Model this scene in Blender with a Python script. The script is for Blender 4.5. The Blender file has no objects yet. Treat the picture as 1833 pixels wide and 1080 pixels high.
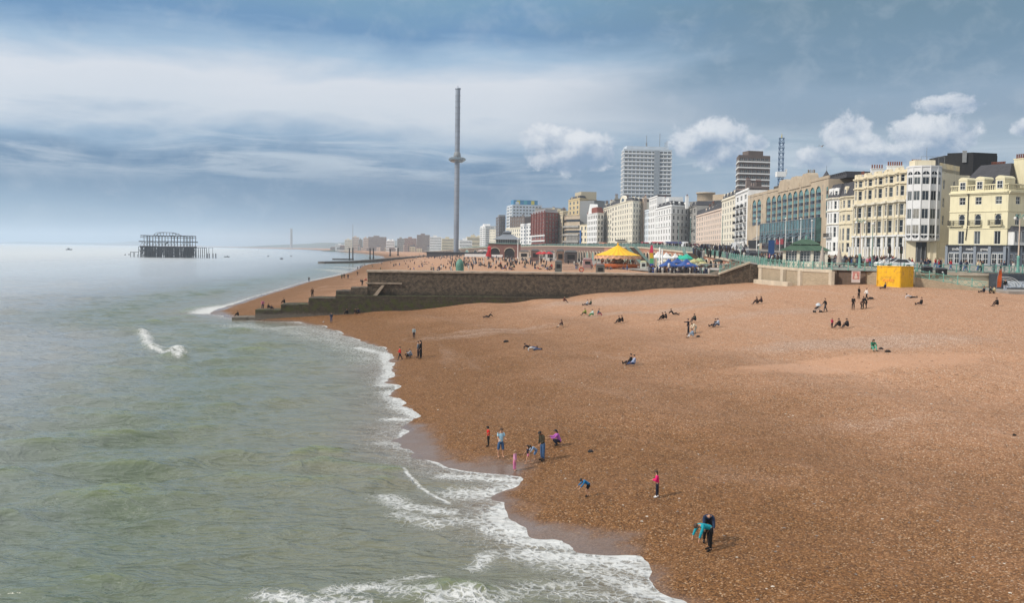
import bpy, bmesh, math, random
import numpy as np
from mathutils import Vector, Matrix
random.seed(7); np.random.seed(7)
scene = bpy.context.scene
R = math.radians
# ---------------------------------------------------------------- camera
H = 12.5; FP = 1760.0
cam_data = bpy.data.cameras.new("camera"); cam = bpy.data.objects.new("camera", cam_data)
scene.collection.objects.link(cam); scene.camera = cam
cam_data.sensor_width = 36; cam_data.lens = 36*FP/1833.0
cam_data.clip_start = 0.5; cam_data.clip_end = 60000
CR = Matrix.Rotation(R(90-3.0), 3, 'X') @ Matrix.Rotation(R(0.82), 3, 'Z')
cam.matrix_world = Matrix.Translation((0, 0, H)) @ CR.to_4x4()
# ---------------------------------------------------------------- exposure and sampling
scene.view_settings.view_transform = 'Standard'; scene.view_settings.look = 'None'
scene.view_settings.exposure = 0.12; scene.view_settings.gamma = 1.0
scene.cycles.use_denoising = True
try: scene.cycles.denoiser = 'OPENIMAGEDENOISE'
except Exception: pass
scene.cycles.max_bounces = 6; scene.cycles.sample_clamp_direct = 2.5; scene.cycles.sample_clamp_indirect = 4.0; scene.cycles.diffuse_bounces = 2; scene.cycles.glossy_bounces = 3
scene.cycles.volume_bounces = 1; scene.cycles.transparent_max_bounces = 6
# ---------------------------------------------------------------- sun
SUN_EL = R(40)
sd_ = bpy.data.lights.new("sun", 'SUN'); sd_.energy = 2.9; sd_.angle = R(3.0); sd_.color = (1.0, 0.93, 0.83)
sun = bpy.data.objects.new("sun", sd_); scene.collection.objects.link(sun)
to_sun = Vector((-math.cos(SUN_EL), -0.32, math.sin(SUN_EL))).normalized()
sun.rotation_euler = to_sun.to_track_quat('Z', 'Y').to_euler()
# ---------------------------------------------------------------- node helper
def lin(r, g, b):
    f = lambda c: ((c/255+0.055)/1.055)**2.4 if c/255 > 0.04045 else c/255/12.92
    return (f(r), f(g), f(b), 1)
class NT:
    def __init__(s, tree): s.t = tree; s.n = tree.nodes; s.l = tree.links
    def new(s, typ, **kw):
        n = s.n.new(typ)
        for k, v in kw.items(): setattr(n, k, v)
        return n
    def put(s, sock, v):
        if isinstance(v, bpy.types.NodeSocket): s.l.new(v, sock)
        else: sock.default_value = v
    def m(s, op, a, b=None, c=None, clamp=False):
        n = s.new('ShaderNodeMath', operation=op, use_clamp=clamp)
        s.put(n.inputs[0], a)
        if b is not None: s.put(n.inputs[1], b)
        if c is not None: s.put(n.inputs[2], c)
        return n.outputs[0]
    def mix(s, f, a, b, typ='MIX'):
        n = s.new('ShaderNodeMix', data_type='RGBA', blend_type=typ)
        s.put(n.inputs[0], f); s.put(n.inputs[6], a); s.put(n.inputs[7], b)
        return n.outputs[2]
    def noise(s, vec, scale=1, detail=4, rough=.55, dist=0):
        n = s.new('ShaderNodeTexNoise'); s.put(n.inputs['Vector'], vec)
        n.inputs['Scale'].default_value = scale; n.inputs['Detail'].default_value = detail
        n.inputs['Roughness'].default_value = rough; n.inputs['Distortion'].default_value = dist
        return n.outputs['Fac']
    def vor(s, vec, scale=1, feature='F1', out='Distance', rand=1.0):
        n = s.new('ShaderNodeTexVoronoi', feature=feature); s.put(n.inputs['Vector'], vec)
        n.inputs['Scale'].default_value = scale; n.inputs['Randomness'].default_value = rand
        return n.outputs[out]
    def ramp(s, f, stops, interp='LINEAR'):
        n = s.new('ShaderNodeValToRGB'); n.color_ramp.interpolation = interp
        e = n.color_ramp.elements
        while len(e) < len(stops): e.new(0.5)
        for i, (p, c) in enumerate(stops): e[i].position = p; e[i].color = c if len(c) == 4 else (*c, 1)
        s.put(n.inputs[0], f); return n.outputs[0]
    def rng(s, v, a, b, c=0.0, d=1.0, smooth=True):
        n = s.new('ShaderNodeMapRange', interpolation_type='SMOOTHSTEP' if smooth else 'LINEAR')
        s.put(n.inputs[0], v)
        for i, q in enumerate((a, b, c, d)): n.inputs[1+i].default_value = q
        return n.outputs[0]
    def xyz(s, x, y, z=0.0):
        n = s.new('ShaderNodeCombineXYZ'); s.put(n.inputs[0], x); s.put(n.inputs[1], y); s.put(n.inputs[2], z)
        return n.outputs[0]
    def sep(s, v):
        n = s.new('ShaderNodeSeparateXYZ'); s.put(n.inputs[0], v); return n.outputs
    def attr(s, name):
        return s.new('ShaderNodeAttribute', attribute_name=name).outputs['Fac']
# ---------------------------------------------------------------- world: Nishita sky behind layered cloud
world = bpy.data.worlds.new("World"); scene.world = world; world.use_nodes = True
w = NT(world.node_tree); w.n.clear()
sky = w.new('ShaderNodeTexSky', sky_type='NISHITA'); sky.sun_disc = False
sky.sun_elevation = SUN_EL; sky.sun_rotation = R(270); sky.air_density = 1.0; sky.dust_density = 1.5
tc = w.new('ShaderNodeTexCoord').outputs['Generated']
gx, gy, gz = w.sep(tc)
U = w.m('MULTIPLY', w.m('ARCTAN2', gx, gy), 1760.0)
V = w.m('MULTIPLY', w.m('ARCSINE', gz), 1760.0)
n_a = w.noise(w.xyz(w.m('MULTIPLY', U, 1/420), w.m('MULTIPLY', V, 1/120), 3.1), 1, 5, .55, .4)
n_b = w.noise(w.xyz(w.m('MULTIPLY', U, 1/260), w.m('MULTIPLY', V, 1/34), 8.3), 1, 6, .6, .6)
n_c = w.noise(w.xyz(w.m('MULTIPLY', U, 1/60), w.m('MULTIPLY', V, 1/45), 1.7), 1, 7, .6, .3)
warp = w.m('ADD', w.m('MULTIPLY', w.m('SUBTRACT', n_a, .5), 130), w.m('MULTIPLY', w.m('SUBTRACT', n_b, .5), 34))
Vw = w.m('DIVIDE', w.m('ADD', V, warp), 1000.0)
left = w.ramp(Vw, [(0.0, lin(138,168,192)), (.05, lin(112,148,180)), (.11, lin(84,124,162)), (.15, lin(78,120,160)),
                   (.185, lin(140,168,196)), (.225, lin(206,214,224)), (.28, lin(216,221,229)), (.325, lin(160,187,212)),
                   (.38, lin(100,143,184)), (.44, lin(118,158,184)), (.53, lin(196,208,218)), (.7, lin(232,236,240)), (1.0, lin(238,240,243))])
right = w.ramp(Vw, [(0.0, lin(150,176,196)), (.08, lin(128,158,186)), (.13, lin(142,166,188)), (.18, lin(152,172,190)),
                    (.22, lin(134,156,178)), (.28, lin(134,158,181)), (.34, lin(108,139,164)), (.45, lin(94,128,147)),
                    (.56, lin(190,203,214)), (.72, lin(230,234,238)), (1.0, lin(236,239,242))])
side = w.rng(w.m('ADD', U, w.m('MULTIPLY', w.m('SUBTRACT', n_a, .5), 500)), -60, 480)
base = w.mix(side, left, right)
streak = w.rng(n_b, .42, .68)
sk_m = w.m('MULTIPLY', streak, w.m('MULTIPLY', w.rng(V, 90, 150), w.m('SUBTRACT', 1.0, w.rng(V, 180, 235))))
base = w.mix(w.m('MULTIPLY', sk_m, .7), base, lin(192, 204, 216))
base = w.mix(w.m('MULTIPLY', w.rng(n_c, .45, .75), .16), base, lin(205, 212, 220))
# cumulus heads: (centre px, centre py, half width, half height)
PUFF = [(968,252,30,26),(1010,268,38,34),(1050,272,40,26),(1005,290,60,16),(1240,258,36,28),(1275,262,44,34),(1310,288,40,18),
        (1505,258,30,34),(1535,282,40,22),(1640,262,38,30),(1685,262,36,30),(1690,214,40,13),(1830,256,20,13),(1450,292,26,18),
        (1600,290,70,16),(1345,262,16,13)]
nzp = w.m('MULTIPLY', w.m('SUBTRACT', w.noise(w.xyz(w.m('MULTIPLY', U, 1/34), w.m('MULTIPLY', V, 1/30), 5.5), 1, 8, .62, .25), .5), 2.3)
acc = None; shd = None
for (cx, cy, rx, ry) in PUFF:
    u0 = math.atan((cx-916.5)/FP)*FP; v0 = (434.7+.0143*cx-cy)
    du = w.m('DIVIDE', w.m('SUBTRACT', U, u0), rx*1.5); dv = w.m('DIVIDE', w.m('SUBTRACT', V, v0), ry*1.4)
    q = w.m('SUBTRACT', 1.0, w.m('ADD', w.m('MULTIPLY', du, du), w.m('MULTIPLY', dv, dv)))
    acc = q if acc is None else w.m('MAXIMUM', acc, q)
    sh = w.m('ADD', w.m('MULTIPLY', dv, .55), w.m('MULTIPLY', du, -.25))
    sw = w.m('MAXIMUM', q, 0.0)
    t_ = w.m('MULTIPLY', sh, sw); shd = t_ if shd is None else w.m('ADD', shd, t_)
pm = w.rng(w.m('ADD', acc, nzp), .0, .6)
shade = w.rng(w.m('ADD', shd, w.m('MULTIPLY', nzp, .55)), -.45, .5)
pcol = w.mix(shade, lin(122,148,180), lin(232,234,238))
base = w.mix(w.m('MULTIPLY', pm, .88), base, pcol)
down = w.rng(gz, -.06, -.005)
base = w.mix(down, lin(120,130,130), base)
bg1 = w.new('ShaderNodeBackground'); w.l.new(base, bg1.inputs[0]); bg1.inputs[1].default_value = 1.0
bg2 = w.new('ShaderNodeBackground'); w.l.new(sky.outputs[0], bg2.inputs[0]); bg2.inputs[1].default_value = 0.08
ms = w.new('ShaderNodeMixShader'); ms.inputs[0].default_value = 0.88
w.l.new(bg2.outputs[0], ms.inputs[1]); w.l.new(bg1.outputs[0], ms.inputs[2])
wo = w.new('ShaderNodeOutputWorld'); w.l.new(ms.outputs[0], wo.inputs[0])

# ---------------------------------------------------------------- pixel to place
def ray(px, py):
    return CR @ Vector(((px-916.5)/FP, -(py-540)/FP, -1.0))
def pz(px, py, z):
    d = ray(px, py); t = (z-H)/d.z
    return Vector((d.x*t, d.y*t, z))
def pd(px, py, D):
    d = ray(px, py); t = D/d.y
    return Vector((d.x*t, D, H+d.z*t))
def yh(px): return 434.7+.0143*px
def wx(px, D): return pd(px, yh(px), D).x
def zy(px, py, D): return pd(px, py, D).z
def ppm(D): return FP/D
# ---------------------------------------------------------------- objects
COL = scene.collection
def tag(o, label=None, cat=None, group=None, kind=None):
    if label: o['label'] = label
    if cat: o['category'] = cat
    if group: o['group'] = group
    if kind: o['kind'] = kind
    return o
def empty(name, loc=(0,0,0), rz=0, label=None, cat=None, group=None):
    o = bpy.data.objects.new(name, None); COL.objects.link(o); o.location = loc; o.rotation_euler = (0,0,rz)
    o.empty_display_size = .3
    return tag(o, label, cat, group)
def obj(name, me, mats=None, parent=None, loc=None, rz=None):
    if isinstance(me, MB): me = me.mesh(name)
    o = bpy.data.objects.new(name, me); COL.objects.link(o)
    if mats:
        for m_ in (mats if isinstance(mats, (list, tuple)) else [mats]):
            me.materials.append(m_)
    if parent: o.parent = parent
    if loc is not None: o.location = loc
    if rz is not None: o.rotation_euler = (0,0,rz)
    return o
class MB:
    """collects faces for one mesh"""
    def __init__(s): s.v = []; s.f = []; s.mi = []; s.sm = []
    def add(s, vs, fs, mi=0, smooth=False):
        b = len(s.v); s.v += [tuple(v) for v in vs]; s.f += [tuple(b+i for i in f) for f in fs]
        s.mi += [mi]*len(fs); s.sm += [smooth]*len(fs); return s
    def quad(s, a, b, c, d, mi=0): return s.add([a,b,c,d], [(0,1,2,3)], mi)
    def box(s, x0, x1, y0, y1, z0, z1, mi=0):
        v = [(x0,y0,z0),(x1,y0,z0),(x1,y1,z0),(x0,y1,z0),(x0,y0,z1),(x1,y0,z1),(x1,y1,z1),(x0,y1,z1)]
        return s.add(v, [(0,3,2,1),(4,5,6,7),(0,1,5,4),(1,2,6,5),(2,3,7,6),(3,0,4,7)], mi)
    def obox(s, p, q, w_, z0, z1, mi=0, off=0.0, z0b=None, z1b=None):
        """box along the ground line p-q, thickness w_ to the inward (left-hand) side, shifted by off"""
        d = Vector((q[0]-p[0], q[1]-p[1])); 
        if d.length < 1e-6: return s
        d.normalize(); n = Vector((-d.y, d.x))
        a = Vector(p[:2])+n*off; b = Vector(q[:2])+n*off; c = b+n*w_; e = a+n*w_
        z0b = z0 if z0b is None else z0b; z1b = z1 if z1b is None else z1b
        v = [(a.x,a.y,z0),(b.x,b.y,z0b),(c.x,c.y,z0b),(e.x,e.y,z0),(a.x,a.y,z1),(b.x,b.y,z1b),(c.x,c.y,z1b),(e.x,e.y,z1)]
        return s.add(v, [(0,3,2,1),(4,5,6,7),(0,1,5,4),(1,2,6,5),(2,3,7,6),(3,0,4,7)], mi)
    def rod(s, a, b, r, n=6, r2=None, mi=0, smooth=True, cap=True):
        a = Vector(a); b = Vector(b); r2 = r if r2 is None else r2
        d = (b-a)
        if d.length < 1e-6: return s
        d.normalize(); u = d.orthogonal().normalized(); v = d.cross(u)
        vs = []
        for (c, rr) in ((a, r), (b, r2)):
            for k in range(n):
                t = 2*math.pi*k/n; vs.append(c+u*math.cos(t)*rr+v*math.sin(t)*rr)
        fs = [(k, (k+1) % n, n+(k+1) % n, n+k) for k in range(n)]
        s.add(vs, fs, mi, smooth)
        if cap: s.add(vs[:n], [tuple(reversed(range(n)))], mi); s.add(vs[n:], [tuple(range(n))], mi)
        return s
    def path(s, pts, r, n=6, mi=0):
        for a, b in zip(pts, pts[1:]): s.rod(a, b, r, n, None, mi)
        return s
    def lathe(s, prof, n=16, c=(0,0,0), mi=0, smooth=True, sx=1, sy=1):
        vs = []
        for (r, z) in prof:
            for k in range(n):
                t = 2*math.pi*k/n; vs.append((c[0]+r*math.cos(t)*sx, c[1]+r*math.sin(t)*sy, c[2]+z))
        fs = []
        for i in range(len(prof)-1):
            for k in range(n):
                fs.append((i*n+k, i*n+(k+1) % n, (i+1)*n+(k+1) % n, (i+1)*n+k))
        return s.add(vs, fs, mi, smooth)
    def prism(s, poly, z0, z1, mi=0):
        n = len(poly); vs = [(p[0],p[1],z0) for p in poly]+[(p[0],p[1],z1) for p in poly]
        fs = [tuple(reversed(range(n))), tuple(range(n, 2*n))]+[(k,(k+1) % n, n+(k+1) % n, n+k) for k in range(n)]
        return s.add(vs, fs, mi)
    def mesh(s, name):
        me = bpy.data.meshes.new(name); me.from_pydata(s.v, [], s.f)
        if any(s.mi): me.polygons.foreach_set('material_index', s.mi)
        me.polygons.foreach_set('use_smooth', s.sm); me.update(); return me
# ---------------------------------------------------------------- materials
MATS = {}
def mat(name, col, rough=.8, metal=0.0, var=.12, scale=1.5, bump=0.0, spec=.4, var2=None, streak=0.0):
    if name in MATS: return MATS[name]
    m_ = bpy.data.materials.new(name); m_.use_nodes = True
    t = NT(m_.node_tree); b = t.n['Principled BSDF']
    c = (*col[:3], 1)
    g = t.new('ShaderNodeTexCoord').outputs['Object']
    if var:
        nz = t.noise(g, scale, 5, .6)
        f = t.rng(nz, .3, .7)
        lo = tuple(x*(1-var*1.3) for x in c[:3])+(1,); hi = tuple(min(1, x*(1+var)) for x in c[:3])+(1,)
        cc = t.mix(f, lo, hi)
        if var2: cc = t.mix(t.rng(t.noise(g, var2[1], 3, .5), .5, .68), cc, (*var2[0], 1))
        if streak:
            gs_ = t.sep(g); sv = t.xyz(t.m('MULTIPLY', gs_[0], 1.6), t.m('MULTIPLY', gs_[1], 1.6), t.m('MULTIPLY', gs_[2], .16))
            cc = t.mix(t.rng(t.noise(sv, 1, 5, .65), .48, .8, 0, streak), cc, (c[0]*.42, c[1]*.40, c[2]*.36, 1))
        t.l.new(cc, b.inputs['Base Color'])
    else: b.inputs['Base Color'].default_value = c
    b.inputs['Roughness'].default_value = rough; b.inputs['Metallic'].default_value = metal
    b.inputs['Specular IOR Level'].default_value = spec
    if bump:
        bp = t.new('ShaderNodeBump'); bp.inputs['Strength'].default_value = bump; bp.inputs['Distance'].default_value = .1
        t.l.new(t.noise(g, scale*6, 4, .6), bp.inputs['Height']); t.l.new(bp.outputs[0], b.inputs['Normal'])
    MATS[name] = m_; return m_
# ================================================================ shoreline, beach height
SHORE_PX = [(1245,1080),(1205,1068),(1170,1050),(1160,1022),(1158,998),(1120,992),(1060,978),(1005,965),(960,966),(940,960),
  (920,938),(906,926),(900,905),(912,885),(930,866),(938,856),(900,852),(845,848),(790,836),(745,812),(716,792),(722,768),(758,750),
  (742,738),(722,720),(711,700),(703,678),(707,655),(703,634),(690,622),(655,613),(625,603),(600,590),(570,581),(530,577),(470,574),
  (425,571),(405,567),(372,562),(392,553),(420,545),(455,532),(500,520),(530,510),(560,502),(598,495),(629,487),(650,474)]
SH = [(60.0,-400.0),(26.0,-80.0),(17.0,0.0),(11.0,18.0)] + [tuple(pz(a, b, 0.0)[:2]) for a, b in SHORE_PX] + \
     [(-112,860),(-150,1150),(-200,1500),(-300,2000),(-560,3100),(-1000,4800),(-2500,8500),(-6500,14500)]
def chaikin(P, a, b):
    P = [np.array(p, float) for p in P]; out = P[:a]
    for i in range(a, b): p, q = P[i], P[i+1]; out += [p*.75+q*.25, p*.25+q*.75]
    return np.array(out+P[b+1:])
SH = chaikin(SH, 3, 48); SH = chaikin(SH, 4, 96)
WET_PX = [(1220,1030),(1165,985),(1180,960),(1160,948),(1060,938),(1000,935),(976,920),(974,905),(950,888),(936,868),(945,850),(985,826),
  (925,824),(838,820),(818,790),(798,768),(765,757),(735,735),(722,715),(716,690),(716,660),(712,634),(690,616),(650,606),(600,584),(560,574),(470,570),(425,566)]
WL = [(20.0,-80.0),(14.0,15.0)]+[tuple(pz(a, b, 0.25)[:2]) for a, b in WET_PX]+[tuple(p+np.array([3.0,0])) for p in SH if p[1] > 185]
WL = chaikin(chaikin(WL, 1, 28), 2, 56)
def sdist(x, y, P):
    """signed distance to the polyline P, positive on the land side (right of travel is land)"""
    x = np.asarray(x, float).ravel(); y = np.asarray(y, float).ravel()
    best = np.full(x.shape, 1e18); sg = np.ones(x.shape)
    for (ax, ay), (bx, by) in zip(P[:-1], P[1:]):
        dx, dy = bx-ax, by-ay; L = dx*dx+dy*dy+1e-12
        t = np.clip(((x-ax)*dx+(y-ay)*dy)/L, 0, 1)
        qx = x-(ax+t*dx); qy = y-(ay+t*dy); d2 = qx*qx+qy*qy
        cr = dx*(y-ay)-dy*(x-ax)
        # at a vertex the side is decided by the segment whose line is farther from the point
        key = np.abs(cr)/math.sqrt(L)
        upd = d2 < best-1e-9
        tie = (~upd) & (np.abs(d2-best) <= 1e-9*np.maximum(1, best)+1e-9)
        if 'kprev' not in locals(): kprev = np.zeros(x.shape)
        upd = upd | (tie & (key > kprev))
        best = np.where(upd, d2, best); sg = np.where(upd, np.where(cr < 0, 1.0, -1.0), sg); kprev = np.where(upd, key, kprev)
    return sg*np.sqrt(best)
def smooth_noise(x, y, s, seed):
    r = np.random.RandomState(seed); z = 0
    for k in range(7):
        a = r.uniform(0, 2*math.pi); f = r.uniform(.6, 1.7)/s; p = r.uniform(0, 6.28)
        z = z+np.sin((x*np.cos(a)+y*np.sin(a))*f*2*math.pi+p)
    return z/7
GX = [-400, -40,-12,-6,-2,0,3,8,15,25,40,60,75,100,4000]; GZ = [-8,-3.0,-1.0,-.45,-.12,0,.42,1.0,1.7,2.6,4.0,5.9,7.1,7.5,7.6]
def ground(x, y, s=None):
    x = np.asarray(x, float); y = np.asarray(y, float)
    if s is None: s = sdist(x, y, SH).reshape(x.shape)
    z = np.interp(s, GX, GZ)
    k = np.clip((s-4)/12, 0, 1)
    z = z+k*(.16*smooth_noise(x, y, 16, 3)+.05*smooth_noise(x, y, 5, 4)) + k*np.clip((70-s)/40, 0, 1)*.17*np.sin(s*.55+2*smooth_noise(x, y, 40, 9))
    z = z+.95*np.exp(-((x-52)/17)**2-((y-151)/13)**2)
    far = np.clip((y-900)/1500, 0, 1)
    return z*(1-far)+np.minimum(z, 4.5)*far
def gz1(x, y): return float(ground(np.array([x]), np.array([y]))[0])
_T = np.concatenate([np.linspace(20, 320, 1200), np.linspace(321, 1500, 900)])
def on_ground(px, py):
    """the place on the beach seen at this pixel"""
    d = ray(px, py); x = d.x/d.y*_T; z = H+d.z/d.y*_T
    g = ground(x, _T); h = np.nonzero(z <= g)[0]
    if len(h) == 0: return pd(px, py, 1500)
    D = _T[h[0]]; return Vector((d.x/d.y*D, D, float(g[h[0]])))
def grid_mesh(name, rs, ths, zf, cut=None):
    Rr, Tt = np.meshgrid(rs, ths, indexing='ij'); X = Rr*np.sin(Tt); Y = Rr*np.cos(Tt)-2.0
    s = sdist(X, Y, SH).reshape(X.shape); Z = zf(X, Y, s)
    n, m_ = X.shape; idx = np.arange(n*m_).reshape(n, m_)
    F = np.stack([idx[:-1,:-1], idx[:-1,1:], idx[1:,1:], idx[1:,:-1]], -1).reshape(-1, 4)
    V_ = np.stack([X, Y, Z], -1).reshape(-1, 3)
    if cut is not None:
        keep = cut(s).ravel(); fk = keep[F].any(1); F = F[fk]
        used = np.zeros(len(V_), bool); used[F.ravel()] = True; remap = np.cumsum(used)-1
        V_ = V_[used]; F = remap[F]; sel = used
    else: sel = np.ones(len(V_), bool)
    me = bpy.data.meshes.new(name); me.vertices.add(len(V_)); me.vertices.foreach_set('co', V_.ravel())
    me.loops.add(F.size); me.loops.foreach_set('vertex_index', F[:, ::-1].ravel().astype(np.int32))
    me.polygons.add(len(F)); me.polygons.foreach_set('loop_start', np.arange(0, F.size, 4, dtype=np.int32))
    me.polygons.foreach_set('use_smooth', np.ones(len(F), bool)); me.update(calc_edges=True)
    return me, X.ravel()[sel], Y.ravel()[sel], s.ravel()[sel]
def vattr(me, name, vals):
    a = me.attributes.new(name, 'FLOAT', 'POINT'); a.data.foreach_set('value', np.asarray(vals, np.float32))
# ---------------------------------------------------------------- beach
rs = np.concatenate([np.geomspace(5, 260, 620), np.geomspace(263, 15500, 170)])
ths = np.radians(np.concatenate([np.linspace(-75, -34, 20), np.linspace(-33, 36, 520), np.linspace(37.5, 100, 30)]))
me, X, Y, S = grid_mesh('beach', rs, ths, lambda x, y, s: ground(x, y, s), cut=lambda s: s > -9)
wd = sdist(X, Y, WL)
vattr(me, 'inland', S); vattr(me, 'wet', -wd)
def blob(X, Y, px, py, rx, ry, z=4.0, rot=0.0):
    """soft ellipse on the ground centred where pixel px,py lands; radii in metres"""
    c = on_ground(px, py); a, b = X-c.x, Y-c.y; ca, sa = math.cos(rot), math.sin(rot)
    q = ((a*ca+b*sa)/rx)**2+((-a*sa+b*ca)/ry)**2
    return np.exp(-q)
sandy = np.clip(blob(X, Y, 1600, 645, 9, 4.5)+blob(X, Y, 1480, 655, 8, 3)+.25*blob(X, Y, 1400, 690, 12, 3), 0, 1)
pale = np.clip(blob(X, Y, 1080, 540, 14, 7)+blob(X, Y, 1250, 535, 14, 9)+.8*blob(X, Y, 1150, 560, 16, 3)+blob(X, Y, 1480, 615, 9, 5)+.7*blob(X, Y, 1380, 560, 14, 6)
   +.6*blob(X, Y, 1700, 610, 9, 6)+.6*blob(X, Y, 930, 590, 12, 2)+.7*blob(X, Y, 850, 600, 12, 4)+.5*blob(X, Y, 1560, 760, 8, 3)+.4*blob(X, Y, 1300, 850, 6, 3), 0, 1)
vattr(me, 'sandy', sandy); vattr(me, 'pale', pale)
bm_ = bpy.data.materials.new('shingle'); bm_.use_nodes = True
t = NT(bm_.node_tree); b = t.n['Principled BSDF']; g = t.new('ShaderNodeTexCoord').outputs['Object']
A_in, A_wet, A_sand, A_pale = t.attr('inland'), t.attr('wet'), t.attr('sandy'), t.attr('pale')
gs = t.sep(g)
n1 = t.noise(g, .09, 4, .55); n2 = t.noise(g, .55, 5, .6, .3); n3 = t.noise(g, 3.2, 5, .65)
vc = t.vor(g, 17.0, 'F1', 'Color'); vd = t.vor(g, 17.0)
vr = t.sep(vc)[0]; vg = t.sep(vc)[1]
peb_wet = t.ramp(vr, [(0, (0.068,0.029,0.010)), (.28, (0.119,0.052,0.018)), (.55, (0.187,0.085,0.029)), (.8, (0.261,0.123,0.042)), (.94, (0.340,0.182,0.083)), (1, (0.476,0.342,0.222))])
peb_dry = t.ramp(vr, [(0, (0.273,0.141,0.074)), (.3, (0.367,0.193,0.104)), (.6, (0.442,0.240,0.137)), (.84, (0.504,0.293,0.180)), (.95, (0.599,0.423,0.303)), (1, (0.837,0.736,0.640))])
peb_pale = t.ramp(vr, [(0, (.17,.11,.08)), (.3, (.31,.20,.145)), (.6, (.43,.31,.24)), (.85, (.56,.44,.36)), (1, (.8,.72,.64))])
wob = t.m('MULTIPLY', t.m('SUBTRACT', n1, .5), 26); wob2 = t.m('MULTIPLY', t.m('SUBTRACT', n2, .5), 9)
dry = t.rng(t.m('ADD', t.m('ADD', A_in, wob), wob2), 4, 44)
c = t.mix(dry, peb_wet, peb_dry)
fine = t.rng(t.m('ADD', t.m('MULTIPLY', n2, .8), t.m('MULTIPLY', n3, .5)), .52, .78)
c = t.mix(t.m('MULTIPLY', fine, .26), c, t.mix(dry, (.235,.11,.045,1), (.48,.26,.15,1)))
pf = t.rng(t.m('ADD', A_pale, t.m('MULTIPLY', t.m('SUBTRACT', n2, .5), 1.1)), .28, .95)
c = t.mix(t.m('MULTIPLY', pf, .5), c, peb_pale)
sf = t.rng(t.m('ADD', A_sand, t.m('MULTIPLY', t.m('SUBTRACT', n2, .5), .8)), .3, .8)
c = t.mix(t.m('MULTIPLY', sf, .6), c, t.mix(n3, (.42,.225,.13,1), (.56,.33,.21,1)))
# long drifts of coarser stones and darker bands along the shore
str_ = t.noise(t.xyz(t.m('MULTIPLY', A_in, .22), t.m('MULTIPLY', gs[1], .03), 0), 1, 5, .6, .6)
c = t.mix(t.rng(str_, .55, .8, 0, .32), c, t.mix(n3, (.40,.27,.2,1), (.55,.41,.33,1)))
c = t.mix(t.rng(str_, .45, .2, 0, .3), c, (.2,.095,.048,1))
# swash-wet strip: smooth, film of water over mauve-brown grit
wf = t.rng(t.m('ADD', A_wet, t.m('ADD', t.m('MULTIPLY', t.m('SUBTRACT', n2, .5), 3.2), t.m('MULTIPLY', t.m('SUBTRACT', n1, .5), 3.0))), -.1, 1.7)
wetc = t.mix(t.m('MULTIPLY', vg, .6), (.095,.057,.04,1), (.23,.155,.118,1))
c = t.mix(t.m('MULTIPLY', wf, .85), c, wetc)
t.l.new(c, b.inputs['Base Color'])
film = t.m('MULTIPLY', wf, t.rng(n1, .3, .6, .6, 1.0))
t.l.new(t.rng(film, 0, 1, .85, .22, False), b.inputs['Roughness'])
t.l.new(t.rng(film, 0, 1, .25, .6, False), b.inputs['Specular IOR Level'])
hgt = t.m('ADD', t.m('MULTIPLY', t.m('SUBTRACT', 1.0, vd), .022), t.m('ADD', t.m('ADD', t.m('MULTIPLY', n3, .10), t.m('MULTIPLY', n2, .45)), t.m('MULTIPLY', t.noise(g, 1.6, 4, .6, .6), .24)))
bp = t.new('ShaderNodeBump'); bp.inputs['Distance'].default_value = 1.0
t.l.new(t.m('MULTIPLY', t.m('SUBTRACT', 1.0, t.m('MULTIPLY', wf, .92)), t.m('SUBTRACT', 1.0, t.m('MULTIPLY', sf, .55))), bp.inputs['Strength'])
t.l.new(hgt, bp.inputs['Height']); t.l.new(bp.outputs[0], b.inputs['Normal'])
tag(obj('beach', me, bm_), kind='structure')
# ---------------------------------------------------------------- sea
rs = np.concatenate([np.geomspace(14, 420, 820), np.geomspace(423, 15800, 160)])
ths = np.radians(np.concatenate([np.linspace(-85, -33.5, 30), np.linspace(-33, 14, 560), np.linspace(15, 40, 24)]))
wr = np.random.RandomState(21)
WAVES = []
for k in range(34):   # long crests running towards the shore (+x), with a spread of directions
    L = 1.8*7**wr.uniform(0, 1); a = R(wr.uniform(-125, -35)); WAVES.append((L, a, wr.uniform(0, 6.28), .0125*L**.8))
def wave_z(x, y, s):
    z = np.zeros_like(x); off = np.clip((-s-1)/16, 0, 1)
    r_ = np.sqrt(x*x+y*y)
    for (L, a, p, A) in WAVES:
        ph = (x*math.cos(a)+y*math.sin(a))*2*math.pi/L+p+1.5*smooth_noise(x, y, 60, 5)
        fade = np.clip((L*26-r_*.55)/ (L*14), 0, 1)
        z = z+1.6*A*fade*((1-np.abs(np.sin(ph/2)))**1.5*1.7 - .5)
    z = z*(.12+.88*off)*np.clip((r_-12)/34, .3, 1)
    return z*(.75+.35*smooth_noise(x, y, 30, 77))
def seg_d(x, y, P): return np.abs(sdist(x, y, np.array(P)))
def hump(x, y):
    """the few individual waves that stand up near the shore"""
    z = np.zeros_like(x)
    for (P, h, wdt) in HUMPS:
        d = seg_d(x, y, P).reshape(x.shape); z = z+h*np.exp(-(d/wdt)**2)
    return z
HW = lambda L: [tuple(pz(a, b, 0.1)[:2]) for a, b in L]
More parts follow.
